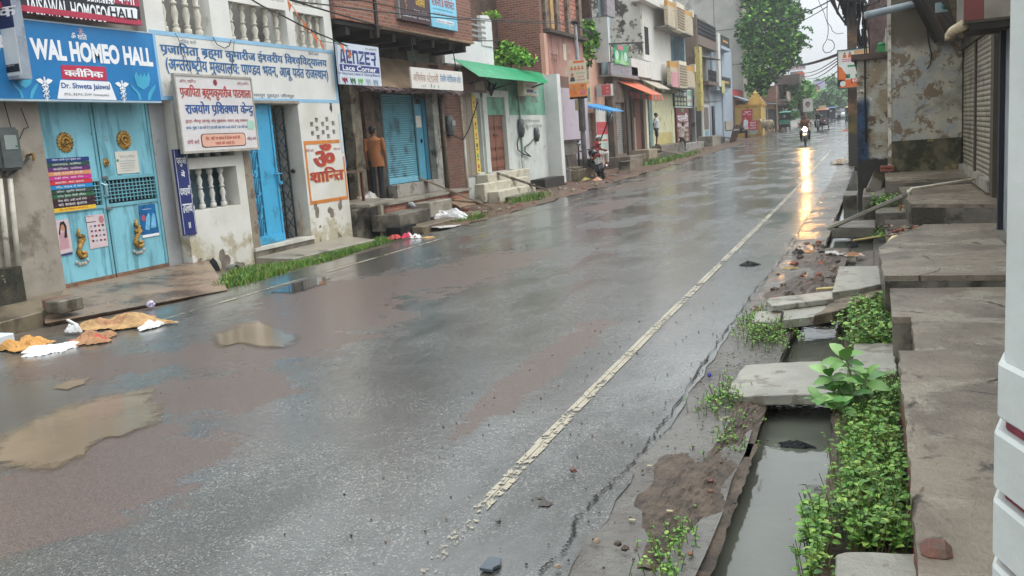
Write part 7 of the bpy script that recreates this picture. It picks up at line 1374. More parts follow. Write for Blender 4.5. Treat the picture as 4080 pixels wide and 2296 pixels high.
t = thing('wall_sapling', 'bright green sapling sprouting from the dark brick wall behind the banner pole', 'shrub', (-11, 36.5, 5)); c = A('g', 1955, 620, 37); MB().tube([(c.x, c.y, c.z-1), (c.x, c.y, c.z+.5)], .03, 5).build('stem', BARK, t); crown(t, [(c.x, c.y, c.z, .5, .4, 1.0)], 620, [LEAF[3], LEAF[4], LEAF[1]], .11, 9, .5)
for i, (k, x, y, d) in enumerate((('g', 570, 225, 29),)):
    c = A(k, x, y, d); t = thing('wall_grass', 'dry yellow-green tuft growing on the rubble wall', 'plant', c); crown(t, [(c.x, c.y, c.z, .3, .3, .15)], 260, [LEAF[4], LEAF[3], M('dry_leaf', '9a8a4a', .7, bump=0)], .06, 4, .3, 'foliage')

# --- cables ---
PT_ = V((-10.33, 32.9, A('q', 1458, 62, 34).z))
wire('upper twin cable running from the banner pole toward the top left', [PT_, W('e', 1660, 205, -9.9), W('e', 550, 5, -9.3), A('b', 1400, -40, 15)], .014, sag=.02)
wire('lower twin cable running from the banner pole toward the top left', [PT_+V((0, 0, -.06)), W('e', 1660, 225, -9.9), W('e', 0, 40, -9.3), A('b', 1300, -20, 14)], .014, sag=.02)
wire('thin cable sagging across the white building to the faded shop board', [A('b', 930, -30, 14), A('b', 1250, 140, 16), A('b', 1750, 380, 18), A('e', 750, 660, 20)], .014, sag=.02)
wire('cable from the left across the white balcony to the brick overhang', [A('b', 1340, 0, 15), A('e', 230, 150, 17), A('e', 800, 310, 19), A('e', 1450, 440, 22), A('g', 300, 590, 26), A('g', 680, 590, 28)], .016)
wire('cable dropping from the banner pole to the far balconies', [PT_, A('g', 2070, 500, 38), A('i', 660, 880, 48), A('i', 1240, 1190, 58)], .025, sag=.05)
wire('second cable dropping beside it to the cream balconies', [PT_, A('g', 2100, 540, 38), A('i', 700, 900, 48), A('i', 1230, 1140, 58)], .022, sag=.05)
wire('black cable hanging in a loop over the painted blue lettering', [W('b', x, y, XW+.03) for x, y in ((600, 360), (640, 430), (710, 465), (760, 440), (775, 390))], .007)
wire('thin wire hanging down beside the first painted word', [W('b', x, y, XW+.03) for x, y in ((235, 320), (265, 370), (290, 440), (340, 560), (400, 720))], .005)
wire('thin wire hanging down to the framed school board', [W('b', x, y, XW+.03) for x, y in ((805, 400), (795, 520), (785, 640), (770, 740))], .005)
PR = lambda x, y, d=31: A('x', x, y, d)
def span(label, a, c, r=.02, sag=.1): wire(label, [a, c], r, sag=sag)
span('thick twin cable slanting down to the rusty pole from the sky', PR(560, -20, 24), PR(905, 530), .035, .05); span('second thick cable slanting down to the rusty pole beside it', PR(620, -20, 24), PR(720, 290, 27), .04, .02)
span('long cable crossing the sky from the tree to the top of the pole', A('k', 900, 310, 76), A('k', 1900, 10, 34), .03, .3); span('second long cable crossing the sky below it', A('k', 1000, 420, 76), A('k', 1850, 110, 34), .02, .3)
span('black twin cable running from the far tree to the poster board', A('k', 1240, 1060, 90), A('k', 2040, 885, 34), .04, .2); span('lower black twin cable running from the far tree to the poster board', A('k', 1240, 1080, 90), A('k', 2040, 905, 34), .04, .2)
for i, (x0, y0, x1, y1) in enumerate(((1380, 1170, 2040, 945), (1380, 1230, 2040, 990), (1480, 1270, 2040, 1035), (1500, 1370, 2040, 1160))): span(('highest of the four thin cables sagging below the black twin cables', 'second of the four thin cables sagging below the black twin cables', 'third of the four thin cables sagging below the black twin cables', 'lowest thin cable running toward the violet billboard')[i], A('k', x0, y0, 100), A('k', x1, y1, 34), .022, .4)
wire('thin wire with a round loop hanging in the open sky', [PR(x, y, 30) for x, y in ((495, -20), (490, 240), (495, 460), (515, 560), (510, 700), (480, 830), (410, 940), (405, 1030), (460, 1090), (560, 1070), (635, 1000), (640, 900), (590, 830), (510, 815))], .012)
wire('faint wire straying down through the sky left of the pole', [PR(x, y, 30) for x, y in ((300, -20), (430, 270), (480, 440), (570, 550), (600, 640), (690, 700), (830, 680))], .010)
wire('black cable sagging from the pole to the hanging bundle and the stained wall', [PR(1070, 95), PR(1240, 125, 30), PR(1400, 100, 28), PR(1560, 20, 24)], .03); wire('black cable strung from the bundle to the corner of the stained wall', [PR(1280, 250, 29), PR(1450, 220, 27), PR(1700, 120, 22), PR(1850, 10, 19)], .03)
wire('black cable entering the pole tangle from the upper left', [PR(700, 0, 28), PR(800, 70, 29), PR(950, 125, 31)], .03); wire('second cable entering the pole tangle from above left', [PR(760, -10, 28), PR(710, 230, 29)], .025)
# ================= people =================
SKIN = M('skin_brown', '7d5240', .55, .1, 20, bump=0); HAIR = M('hair_black', '15120f', .6, .2, 30, bump=0); SHOE = M('shoe_dark', '241f1c', .6, bump=0); EYE_ = M('eye_dark', '1b1512', .3, bump=0)
def ovals(mb, secs, side, n=12):
    side = V(side).normalized(); out = []
    for i, (p, rx, ry) in enumerate(secs):
        p = V(p); a = (V(secs[min(i+1, len(secs)-1)][0])-V(secs[max(i-1, 0)][0])).normalized(); f = a.cross(side).normalized()
        out.append([p+side*rx*cos(2*pi*j/n)+f*ry*sin(2*pi*j/n) for j in range(n)])
    return mb.rings(out)
BASE = dict(pel=(0,0,.93), wai=(0,.0,1.08), che=(0,.01,1.27), shm=(0,-.01,1.40), nek=(0,.0,1.47), hed=(0,.025,1.585),
            sL=(-.185,-.01,1.385), eL=(-.235,-.03,1.12), wL=(-.235,.03,.87), sR=(.185,-.01,1.385), eR=(.235,-.03,1.12), wR=(.235,.03,.87),
            hL=(-.09,0,.90), kL=(-.10,.02,.50), aL=(-.105,-.02,.085), hR=(.09,0,.90), kR=(.10,.02,.50), aR=(.105,-.02,.085), look=0., fat=1.)
def person(label, loc, rot, pose=None, shirt=None, legs=None, sleeve=.9, legto=1., hair=HAIR, vox=.016, group=None, skin=SKIN, hem=.10, scale=1., shoes=SHOE, extra=None):
    J = dict(BASE); J.update(pose or {}); P = {k: V(v) if isinstance(v, tuple) else v for k, v in J.items()}; fat = P['fat']
    root = thing('person', label, 'person'); mb = MB(); side = P['sR']-P['sL']; hs = P['hR']-P['hL']
    tor = [(P['pel']-V((0, 0, .06)), .13*fat, .10*fat), (P['pel']+V((0, 0, .03)), .155*fat, .115*fat), (P['wai'], .14*fat, .108*fat), (P['che'], .165*fat, .12*fat), (P['shm'], .15, .09), (P['nek']+V((0, 0, -.03)), .06, .06)]
    ovals(mb, tor, side); mb.cap(P['nek']-V((0, 0, .04)), P['hed']-V((0, .01, .05)), .056, .052)
    hd = P['hed']; lk = P['look']; fd = V((-sin(lk), cos(lk), 0)); sd = V((cos(lk), sin(lk), 0))
    ovals(mb, [(hd+V((0, 0, -.115))+fd*.035, .03, .035), (hd+V((0, 0, -.09))+fd*.02, .055, .065), (hd+V((0, 0, -.03)), .07, .085), (hd+V((0, 0, .03)), .075, .095), (hd+V((0, 0, .075)), .065, .085), (hd+V((0, 0, .11)), .03, .04)], sd)
    mb.cap(hd+fd*.088+V((0, 0, .01)), hd+fd*.108+V((0, 0, -.022)), .012, .016)
    for s in (-1, 1): mb.ball(hd+sd*.076*s+V((0, 0, -.005)), (.014, .022, .032), 6, 5)
    fing = MB()
    for S in 'LR':
        s, e, w = P['s'+S], P['e'+S], P['w'+S]; mb.cap(s, e, .052, .042); mb.cap(e, w, .042, .028); d = (w-e).normalized(); h = w+d*.085; mb.cap(w, h, .03, .036)
        per = d.cross(V((1, 0, 0))).normalized(); ax = V((1 if S == 'L' else -1, 0, 0))
        for i in range(4):
            b0 = h+per*(.028-.018*i)+d*.01; L = (.07, .08, .075, .055)[i]; m = b0+d*L*.55+ax*.006; fing.tube([b0-d*.03, b0, m, m+d*L*.4+ax*.022], [.0095, .0095, .0085, .006], 6)
        t0 = w+d*.035+per*.026; fing.tube([t0, t0+d*.03+per*.024, t0+d*.06+per*.03+ax*.008], [.012, .011, .007], 6)
        hp, k, a = P['h'+S], P['k'+S], P['a'+S]; mb.cap(hp, k, .082*fat, .055); mb.cap(k, a, .054, .036); sh = (a-k).normalized(); ft = P.get('f'+S) or V((.0, 1, 0)); ft = V(ft).normalized()
        mb.cap(a+V((0, 0, -.045))-ft*.04, a+V((0, 0, -.055))+ft*.13, .036, .028)
    body = voxel(mb, 'body', skin, root, vox); bm = bmesh.new(); bm.from_mesh(body.data); vs = [bm.verts.new(v) for v in fing.v]
    for f in fing.f: bm.faces.new([vs[i] for i in f]).smooth = True
    bm.to_mesh(body.data); bm.free()
    if shirt:
        mb = MB(); g = .022; hp = P['pel']+(P['pel']-P['wai']).normalized()*hem
        ovals(mb, [(hp, .165*fat+g, .125*fat+g), (P['pel']+V((0, 0, .03)), .16*fat+g, .118*fat+g), (P['wai'], .147*fat+g, .112*fat+g), (P['che'], .17*fat+g, .122*fat+g), (P['shm'], .155+g*.6, .092+g*.6), (P['nek']+V((0, 0, -.005)), .062, .066)], side, 14)
        for S in 'LR':
            s, e, w = P['s'+S], P['e'+S], P['w'+S]; e2 = s.lerp(e, min(1, sleeve)); mb.cap(s, e2, .058, .05)
            if sleeve > 1: mb.cap(e, e.lerp(w, sleeve-1), .06, .046)
        voxel(mb, 'shirt', shirt, root, vox*1.05, 1)
    if legs:
        mb = MB(); g = .02; ovals(mb, [(P['pel']-V((0, 0, .10)), .15*fat+g, .11*fat+g), (P['pel']+V((0, 0, .04)), .155*fat+g*.6, .115*fat+g*.6), (P['pel']+V((0, 0, .08)), .145*fat+g*.5, .11*fat+g*.5)], hs)
        for S in 'LR':
            hp, k, a = P['h'+S], P['k'+S], P['a'+S]
            if legto > .5: mb.cap(hp, k, .095*fat, .075); k2 = k.lerp(a, (legto-.5)*2*.93); mb.cap(k, k2, .074, .062)
            else: mb.cap(hp, hp.lerp(k, legto*2), .098*fat, .09)
        voxel(mb, 'trousers' if legto > .6 else 'shorts', legs, root, vox*1.05, 1)
    if hair: ovals(mh := MB(), [(hd-fd*.045+V((0, 0, -.06)), .05, .05), (hd-fd*.028+V((0, 0, -.0)), .078, .085), (hd-fd*.014+V((0, 0, .05)), .082, .098), (hd-fd*.005+V((0, 0, .09)), .072, .09), (hd+V((0, 0, .125)), .03, .04)], sd); mh.build('hair', hair, root, smooth=True)
    for s in (-1, 1): MB().ball(hd+fd*.086+sd*.03*s+V((0, 0, .012)), (.01, .006, .006), 6, 4).build('eye', EYE_, root)
    MB().ball(hd+fd*.078+V((0, 0, -.055)), (.022, .012, .006), 6, 4).build('mouth', M('lip', '5f342c', .5, bump=0), root)
    if shoes:
        for S in 'LR':
            a = P['a'+S]; ft = V(P.get('f'+S) or V((0, 1, 0))).normalized(); MB().cap(a+V((0, 0, -.05))-ft*.05, a+V((0, 0, -.058))+ft*.14, .042, .034).build('shoe', shoes, root, smooth=True)
    if extra: extra(root, P)
    root.location = loc; root.rotation_euler[2] = rot; root.scale = (scale,)*3; return root
def stripes(key, c1, c2, pitch):
    if key in MATS: return MATS[key]
    t = NT(key); tc = t.n('ShaderNodeTexCoord'); sp = t.n('ShaderNodeSeparateXYZ'); t.l(tc.outputs['Object'], sp.inputs[0]); f = t.math('FRACT', t.math('DIVIDE', sp.outputs[2], pitch)); MATS[key] = t.fin(t.mix(t.ramp(f, .45, .55), lin(c1), lin(c2)), .8); return MATS[key]
OSH = M('shirt_orange', '8f5a33', .8, .12, 9, bump=.2); TRD = M('trouser_dark', '1c2126', .8, .15, 8, bump=.2); WSH = M('shirt_white', 'c4c7cc', .8, .05, 8, bump=.2); BLT = M('cloth_black', '191a1d', .75, .15, 8, bump=.2)
person('man in an orange-brown shirt standing with his back turned at the blue shutter', (-10.72, 18.25, .56), R(30), dict(look=R(-38), fat=.86, wR=(.235, .06, .86), eR=(.22, -.03, 1.12), eL=(-.21, -.03, 1.12), wL=(-.2, .05, .87), pel=(.02, 0, .93), che=(-.01, .02, 1.27), aL=(-.08, .0, .085), aR=(.075, -.03, .085), kL=(-.09, .02, .5), kR=(.085, .02, .5)), OSH, TRD, .8, 1., hem=.14, vox=.012, scale=1.02)
person('man in a white shirt and dark shorts standing with hands behind his back', (-10.75, 47.4, .90), R(-75), dict(fat=1.12, look=R(-10), eL=(-.26, -.12, 1.14), wL=(-.08, -.2, .95), eR=(.26, -.12, 1.14), wR=(.08, -.2, .97)), WSH, M('shorts_dark', '2f3540', .8, bump=.1), .8, .45, hem=.02)
person('person in a white striped shirt stepping down toward the road past the red hoarding', A('j', 1400, 1165, 52), R(-65), dict(pel=(0, 0, .93), wai=(0, .04, 1.08), che=(0, .09, 1.25), shm=(0, .1, 1.37), nek=(0, .11, 1.44), hed=(0, .15, 1.55), sL=(-.18, .1, 1.36), sR=(.18, .1, 1.36), eL=(-.24, .0, 1.12), wL=(-.24, .1, .92), eR=(.24, .2, 1.14), wR=(.22, .38, 1.05), kL=(-.09, .22, .56), aL=(-.09, .18, .14), kR=(.09, -.1, .50), aR=(.09, -.42, .20)), stripes('shirt_striped', 'd2cfcb', 'b0a0a2', .11), TRD, .9, 1.)
SEAT = dict(pel=(0, 0, .12), wai=(0, .02, .27), che=(0, .06, .45), shm=(0, .08, .57), nek=(0, .09, .64), hed=(0, .13, .75), sL=(-.18, .07, .56), sR=(.18, .07, .56), eL=(-.24, .18, .34), wL=(-.08, .36, .28), eR=(.24, .18, .34), wR=(.08, .38, .30), hL=(-.1, .05, .1), hR=(.1, .05, .1), kL=(-.13, .46, .16), kR=(.13, .46, .16), aL=(-.13, .44, -.28), aR=(.13, .44, -.28))
person('person in a red shirt seated under the blue awning behind the parked motorcycle', W('s', 640, 590, -10.45)-V((0, 0, .14)), R(-60), dict(SEAT), M('shirt_red', 'a82a38', .8, bump=.1), M('cloth_pale', 'b9b4ae', .8), .5, .9, skin=M('skin2', '7a4a38', .55, bump=0))
tag(MB().box(-10.8, -10.2, 33.6, 35.2, -.1, W('s', 640, 590, -10.45).z-.12).build('stone_bench', CONCD, bev=.02), 'low concrete seat under the person in red', 'seat')
p = A('l', 405, 880, 70); person('person in dark clothes sitting in front of the tall red poster', (p.x, p.y, gz(p.y)+.42), R(-100), dict(SEAT), BLT, BLT, 1.5, 1., vox=.025)
p = A('l', 1045, 860, 89); person('person in a white top standing beside the parked green rickshaw', (p.x, p.y, gz(p.y)+.0), R(-30), {}, WSH, BLT, 1.2, 1., vox=.025)
p = A('l', 1985, 757, 103); person('person in a dark striped shirt walking away along the far road', (p.x, p.y, gz(p.y)), R(5), dict(kL=(-.09, .1, .5), aL=(-.09, .12, .09), aR=(.1, -.2, .12)), stripes('shirt_darkstripe', '2c3038', 'a9a9a2', .14), M('trouser_navy', '1f2530', .8, bump=0), .9, 1., vox=.025)

# ================= vehicles =================
TYR = M('tyre', '17171a', .7, .2, 20, bump=.2); CHR = M('chrome', 'a9adb0', .25, .1, metal=.8, bump=0); BKB = M('bike_black', '15171b', .25, .1, 6, bump=0, spec=.6); SEATM = M('bike_seat', '1c1c1e', .6, .1); ENG = M('engine_grey', '5b5d5f', .4, .2, metal=.5); PLT = M('plate_white', 'c9c9c4', .5, bump=0); REDL = M('tail_lamp', '8a1f22', .3, bump=0); GLS = M('glass_dark', '2a3338', .1, .1, bump=0, spec=.7)
def torus(mb, c, R0, r, ax='x', n=24, k=8):
    rs = []
    for i in range(n):
        a = 2*pi*i/n; d = V((0, cos(a), sin(a))) if ax == 'x' else V((cos(a), sin(a), 0)); o = V((1, 0, 0)) if ax == 'x' else V((0, 0, 1)); rs.append([V(c)+d*(R0+r*cos(2*pi*j/k))+o*r*sin(2*pi*j/k) for j in range(k)])
    return mb.rings(rs, False, True)
def wheel(P, c, R0, r, w=.05):
    wh = torus(MB(), c, R0-r, r).build('wheel', TYR, P, smooth=True); mb = torus(MB(), c, R0-2*r-.01, .018); mb.lathe([(.05, -w), (.06, -.02), (.06, .02), (.05, w)], c, 10, 'x')
    for i in range(10): a = i*pi/5; mb.bar(c, V(c)+V((0, cos(a), sin(a)))*(R0-2*r), .016, .014, (1, 0, 0))
    mb.build('rim', ENG, wh); return wh
def motorcycle(label, body, lit=False, plate=None, group=None, mirrors=1):
    """faces +y, origin on the ground below its middle"""
    t = thing('motorcycle', label, 'motorcycle', group=group)
    wheel(t, (0, .66, .3), .3, .045); wheel(t, (0, -.62, .3), .3, .052)
    for s in (-1, 1): MB().tube([(.085*s, .67, .3), (.09*s, .5, .66), (.10*s, .42, .92)], .022, 8).build('fork', CHR, t, smooth=True)
    f = MB(); f.rings([[(.06*cos(a), .66+.36*sin(b_), .3+.36*cos(b_)) for a in (0, pi)] for b_ in ()] or [[V((x, .66+.345*sin(b_), .3+.345*cos(b_))) for x in (-.07, .07)]+[V((x, .66+.36*sin(b_), .3+.36*cos(b_))) for x in (.07, -.07)] for b_ in [R(a) for a in range(-60, 61, 15)]]); f.build('front_mudguard', body, t)
    f = MB(); f.rings([[V((x, -.62+.36*sin(b_), .3+.36*cos(b_))) for x in (-.08, .08)]+[V((x, -.62+.375*sin(b_), .3+.375*cos(b_))) for x in (.08, -.08)] for b_ in [R(a) for a in range(-95, 41, 15)]]); f.build('rear_mudguard', body, t)
    ovals(mb := MB(), [((0, .42, .86), .07, .05), ((0, .34, .87), .13, .11), ((0, .12, .86), .14, .12), ((0, -.08, .80), .10, .07)], (1, 0, 0)); mb.build('tank', body, t, smooth=True)
    ovals(mb := MB(), [((0, -.02, .80), .09, .04), ((0, -.15, .79), .13, .05), ((0, -.5, .82), .13, .055), ((0, -.8, .86), .10, .045), ((0, -.86, .87), .05, .03)], (1, 0, 0)); mb.build('seat', SEATM, t, smooth=True)
    for s in (-1, 1): MB().hexa([(.10*s, -.2, .55), (.13*s, -.2, .55), (.12*s, -.82, .72), (.09*s, -.82, .72), (.10*s, -.15, .76), (.13*s, -.15, .76), (.12*s, -.86, .83), (.09*s, -.86, .83)]).build('side_panel', body, t, bev=.015)
    mb = MB(); mb.box(-.13, .13, -.12, .26, .26, .56); mb.ball((0, .22, .5), (.12, .12, .15), 10, 7)
    for i in range(5): mb.box(-.15, .15, .12, .32, .44+.04*i, .455+.04*i)
    mb.build('engine', ENG, t); MB().tube([(.13, .25, .4), (.17, .1, .25), (.18, -.3, .28), (.19, -.75, .36)], [.025, .03, .045, .05], 8).build('exhaust', CHR, t, smooth=True)
    MB().tube([(-.36, .24, 1.02), (-.2, .36, 1.0), (0, .40, .97), (.2, .36, 1.0), (.36, .24, 1.02)], .014, 7).build('handlebar', BKB, t, smooth=True)
    for s in (-1, 1):
        MB().tube([(.36*s, .24, 1.02), (.25*s, .31, 1.01)], .022, 7).build('grip', SEATM, t)
        m = MB().tube([(.25*s, .33, 1.02), (.3*s, .36, 1.2)], .007, 5).build('mirror', BKB, t); MB().ball((.31*s, .36, 1.25), (.075, .02, .05), 8, 6).build('mirror_glass', CHR, m, smooth=True); MB().ball((.2*s, .46, .88), (.03, .04, .03), 6, 5).build('indicator', M('indicator_orange', 'b8702c', .4, bump=0), t); MB().ball((.16*s, -.88, .74), (.03, .04, .03), 6, 5).build('indicator', MATS['indicator_orange'], t)
    h = MB().lathe([(.04, -.14), (.10, -.08), (.115, 0), (.11, .02)], (0, .5, .88), 14, 'y').build('headlight_shell', body, t, smooth=True)
    if lit: lm = MB().lathe([(.02, .03), (.10, .022), (.10, .02), (.02, .015)], (0, .505, .88), 16, 'y').build('headlight', LAMP, t)
    else: MB().ball((0, .515, .88), (.095, .02, .095), 12, 6).build('headlight', M('lamp_off', '9aa3a6', .15, bump=0), t, smooth=True)
    MB().ball((0, -.93, .78), (.09, .03, .05), 8, 5).build('tail_light', REDL, t)
    pl = MB().box(-.12, .12, -.985, -.975, .52, .68).build('number_plate', PLT, t)
    if plate:
        for i, s in enumerate(plate): text(pl, s, (-.10, -.987, .61-.075*i), (.2, 0, 0), (0, 0, .055), LBK, .01)
    MB().tube([(-.1, 0, .3), (-.28, .05, .02)], .012, 6).build('side_stand', BKB, t); MB().box(-.13, -.1, -.9, -.55, .35, .5).build('saree_guard', BKB, t)
    return t
lm = bpy.data.materials.new('lit_lamp'); lm.use_nodes = True; nn = lm.node_tree.nodes['Principled BSDF']; nn.inputs['Base Color'].default_value = (1, .8, .5, 1); nn.inputs['Emission Color'].default_value = (1, .50, .13, 1); nn.inputs['Emission Strength'].default_value = 420; LAMP = lm
t = motorcycle('parked black motorcycle leaning on its stand beside the banner pole', BKB, plate=('UP 62', 'BK 7261')); t.location = (-9.62, 32.9, gz(33)); t.rotation_euler = (0, R(-16), R(22)); t.scale = (1.18,)*3
RID = dict(pel=(0, -.2, .90), wai=(0, -.16, 1.05), che=(0, -.1, 1.22), shm=(0, -.07, 1.35), nek=(0, -.05, 1.42), hed=(0, 0, 1.54), sL=(-.19, -.07, 1.33), sR=(.19, -.07, 1.33), eL=(-.32, .08, 1.14), eR=(.32, .08, 1.14), wL=(-.31, .24, 1.05), wR=(.31, .24, 1.05), hL=(-.11, -.15, .88), hR=(.11, -.15, .88), kL=(-.22, .26, .74), kR=(.22, .26, .74), aL=(-.20, .02, .36), aR=(.20, .02, .36))
def ride(p, rot, lab, body, lit, shirt, trs, rlab, hair=HAIR, vox=.02):
    m = motorcycle(lab, body, lit, ('UP 62',)); m.location = p; m.rotation_euler[2] = rot; return person(rlab, p, rot, dict(RID), shirt, trs, 1.5, 1., hair, vox)
p = A('q', 2026, 364, 48); p.z = gz(p.y)+.015; ride(p, R(183), 'motorcycle coming toward us on the wet road with its headlight on', M('bike_brown', '3a2f2a', .3, .1, bump=0), True, M('shirt_brown', '6d4a34', .8, bump=.1), TRD, 'person in a brown shirt riding the motorcycle with the lit headlight')
p = A('q', 2058, 330, 76); p.z = gz(p.y)+.015; ride(p, R(180), 'second motorcycle coming toward us behind the one with the lit headlight', BKB, False, BLT, TRD, 'person in black riding the second motorcycle behind the lit one', vox=.025)
p = A('l', 2150, 790, 88); p.z = gz(p.y)+.015; ride(p, R(178), 'motorcycle half hidden behind the rusty utility pole', BKB, False, BLT, BLT, 'person in a black raincoat riding the motorcycle behind the rusty utility pole', BLT, vox=.025)
def rickshaw(label, roof, panel, body, rearview, sign=None, cat='rickshaw', glass=True, name='rickshaw'):
    """three-wheeler, faces +y, about 2.6 m long"""
    t = thing(name, label, cat); wheel(t, (0, .95, .24), .24, .05); wheel(t, (-.45, -.85, .24), .24, .05); wheel(t, (.45, -.85, .24), .24, .05)
    MB().box(-.48, .48, -1.2, .75, .30, .40).build('chassis', BKB, t, bev=.02); MB().hexa([(-.5, -1.25, .40), (.5, -1.25, .40), (.5, -.2, .40), (-.5, -.2, .40), (-.5, -1.25, .95), (.5, -1.25, .95), (.5, -.4, .85), (-.5, -.4, .85)]).build('rear_body', body, t, bev=.03)
    MB().hexa([(-.42, .72, .36), (.42, .72, .36), (.28, 1.1, .42), (-.28, 1.1, .42), (-.45, .62, 1.0), (.45, .62, 1.0), (.32, .88, .98), (-.32, .88, .98)]).build('front_cowl', body, t, bev=.04); MB().box(-.45, .45, -.5, -.1, .45, .62).build('bench', SEATM, t, bev=.03); MB().box(-.35, .35, .2, .45, .45, .65).build('driver_seat', SEATM, t, bev=.03)
    for x, y in ((-.46, .66), (.46, .66), (-.48, -1.18), (.48, -1.18), (-.48, -.2), (.48, -.2)): MB().bar((x, y, .85), (x*.97, y*.94, 1.68), .035, .035).build('post', BKB, t)
    ovals(mb := MB(), [((0, -1.32, 1.66), .52, .02), ((0, -1.25, 1.70), .56, .05), ((0, -.2, 1.74), .58, .07), ((0, .75, 1.71), .54, .05), ((0, .86, 1.66), .48, .02)], (1, 0, 0), 16); mb.build('roof', roof, t, smooth=True)
    MB().hexa([(-.5, -1.27, .60), (.5, -1.27, .60), (.5, -1.25, .60), (-.5, -1.25, .60), (-.5, -1.28, .98), (.5, -1.28, .98), (.5, -1.26, .98), (-.5, -1.26, .98)]).build('back_panel', panel, t); b_ = MB().box(-.48, .48, -1.24, -1.22, .99, 1.66).build('rear_curtain', M('curtain_black', '1d1f21', .6, bump=0), t); MB().lathe([(.13, 0), (.13, .012)], (0, -1.255, 1.33), 16, 'y').build('rear_window', M('window_pale', '9aa5a6', .3, bump=0), b_)
    MB().hexa([(-.42, .72, 1.02), (.42, .72, 1.02), (.42, .73, 1.02), (-.42, .73, 1.02), (-.42, .64, 1.62), (.42, .64, 1.62), (.42, .65, 1.62), (-.42, .65, 1.62)]).build('windscreen', GLS, t)
    for s in (-1, 1): MB().ball((.2*s, 1.06, .72), (.07, .05, .07), 10, 6).build('headlight', M('lamp_pale', 'c4c9c9', .2, bump=0), t, smooth=True); MB().ball((.42*s, -1.28, .5), (.05, .03, .07), 8, 5).build('tail_light', REDL, t); MB().bar((.5*s, .7, 1.2), (.58*s, .74, 1.28), .08, .03).build('mirror', BKB, t)
    ovals(mb := MB(), [((0, .95, .49), .09, .18), ((0, .95, .52), .08, .22)], (1, 0, 0)); mb.build('front_mudguard', body, t)
    if sign: MB().box(-.32, .32, .3, .4, 1.79, 2.05).build('roof_sign', sign, t, bev=.02)
    return t
def put(t, p, rot): t.location = (p.x, p.y, gz(p.y)+.015); t.rotation_euler[2] = rot; return t
GR1 = M('rick_green', '3f9a82', .4, .08, 5, bump=0)
put(rickshaw('parked battery rickshaw with a green roof seen from behind at the left kerb', GR1, M('rick_panel', '5aa08c', .5, .15, 6, bump=0), M('rick_dark', '4a2f2f', .5, bump=0), True), A('q', 1976, 326, 86), R(2))
put(rickshaw('battery rickshaw with an orange roof and a cream sign driving toward us', M('roof_salmon', 'b87a64', .5, bump=0), M('panel_maroon', '4a2428', .5, bump=0), M('rick_maroon', '3f2228', .4, bump=0), False, M('sign_cream', 'c4bb8c', .5, bump=0)), A('q', 2070, 316, 80), R(180))
put(rickshaw('green auto rickshaw with a yellow roof at the right edge of the far road', M('roof_yellow', 'c9b06a', .5, bump=0), M('auto_green2', '2f6a4c', .5, bump=0), M('auto_green', '2c7a54', .4, bump=0), False, cat='auto rickshaw', name='auto_rickshaw'), A('q', 2140, 309, 94), R(184))
put(rickshaw('blue covered rickshaw driving away past the walking striped person', M('roof_blue', '3a6a9a', .5, bump=0), M('panel_dark', '2a2f36', .5, bump=0), M('rick_navy', '2f4a6a', .4, bump=0), True), A('l', 1865, 670, 112), R(0))
# white car far away
p = A('l', 2040, 620, 125); t = thing('car', 'small white car partly hidden behind the green auto rickshaw', 'car'); CW = M('car_white', 'c4c6c6', .3, bump=0)
MB().rings([[V((x, y, z)) for x, z in ((-.8, zl), (.8, zl), (.8, zh), (-.8, zh))] for y, zl, zh in ((-1.9, .35, .75), (-1.8, .25, .95), (-.6, .22, 1.0), (.9, .22, .98), (1.8, .3, .85), (1.9, .4, .7))]).build('body', CW, t, bev=.05); MB().rings([[V((x, y, z)) for x, z in ((-w_, .97), (w_, .97), (w_*.85, zh), (-w_*.85, zh))] for y, w_, zh in ((-1.7, .72, 1.0), (-1.2, .75, 1.48), (.3, .75, 1.5), (1.0, .72, 1.0))]).build('cabin', GLS, t)
for x in (-.75, .75):
    for y in (-1.2, 1.2): wheel(t, (x, y, .3), .3, .07)
    MB().ball((x*.8, 1.86, .65), (.14, .05, .08), 8, 5).build('headlight', MATS['lamp_pale'], t)
put(t, p, R(180))
# cow
cw = thing('cow', 'cream coloured cow standing at the road edge beside the shop flex board', 'cow'); mb = MB()
ovals(mb, [((0, -.78, 1.08), .10, .14), ((0, -.68, 1.05), .21, .26), ((0, -.35, .98), .25, .31), ((0, .1, .95), .27, .33), ((0, .42, 1.0), .22, .32), ((0, .62, 1.04), .15, .25)], (1, 0, 0), 14)
mb.ball((0, .38, 1.30), (.11, .18, .13), 10, 8); mb.cap((0, .6, 1.1), (0, .92, 1.28), .15, .10); mb.cap((0, .6, .95), (0, .8, 1.05), .07, .06); mb.cap((0, .92, 1.30), (0, 1.20, 1.12), .10, .055)
for s in (-1, 1):
    mb.cap((.08*s, .9, 1.36), (.24*s, .88, 1.32), .035, .02); mb.cap((.07*s, .9, 1.4), (.13*s, .92, 1.58), .022, .008)
    mb.cap((.15*s, .45, .85), (.15*s, .47, .48), .09, .05); mb.cap((.15*s, .47, .48), (.15*s, .45, .08), .045, .035); mb.cap((.15*s, .45, .08), (.15*s, .48, .03), .045, .045)
    mb.cap((.15*s, -.6, .9), (.16*s, -.5, .58), .13, .065); mb.cap((.16*s, -.5, .58), (.16*s, -.68, .40), .06, .042); mb.cap((.16*s, -.68, .40), (.16*s, -.64, .08), .04, .034); mb.cap((.16*s, -.64, .08), (.16*s, -.6, .03), .045, .045)
voxel(mb, 'body', M('cow_cream', 'a8987c', .75, .15, 3, '7d6b54', .55, 2.2, .1), cw, .022); MB().tube([(0, -.80, 1.12), (0, -.9, .95), (.02, -.88, .6), (.02, -.86, .42)], [.025, .02, .015, .03], 6).build('tail', M('tail_dark', '5a4c3c', .8), cw, smooth=True)
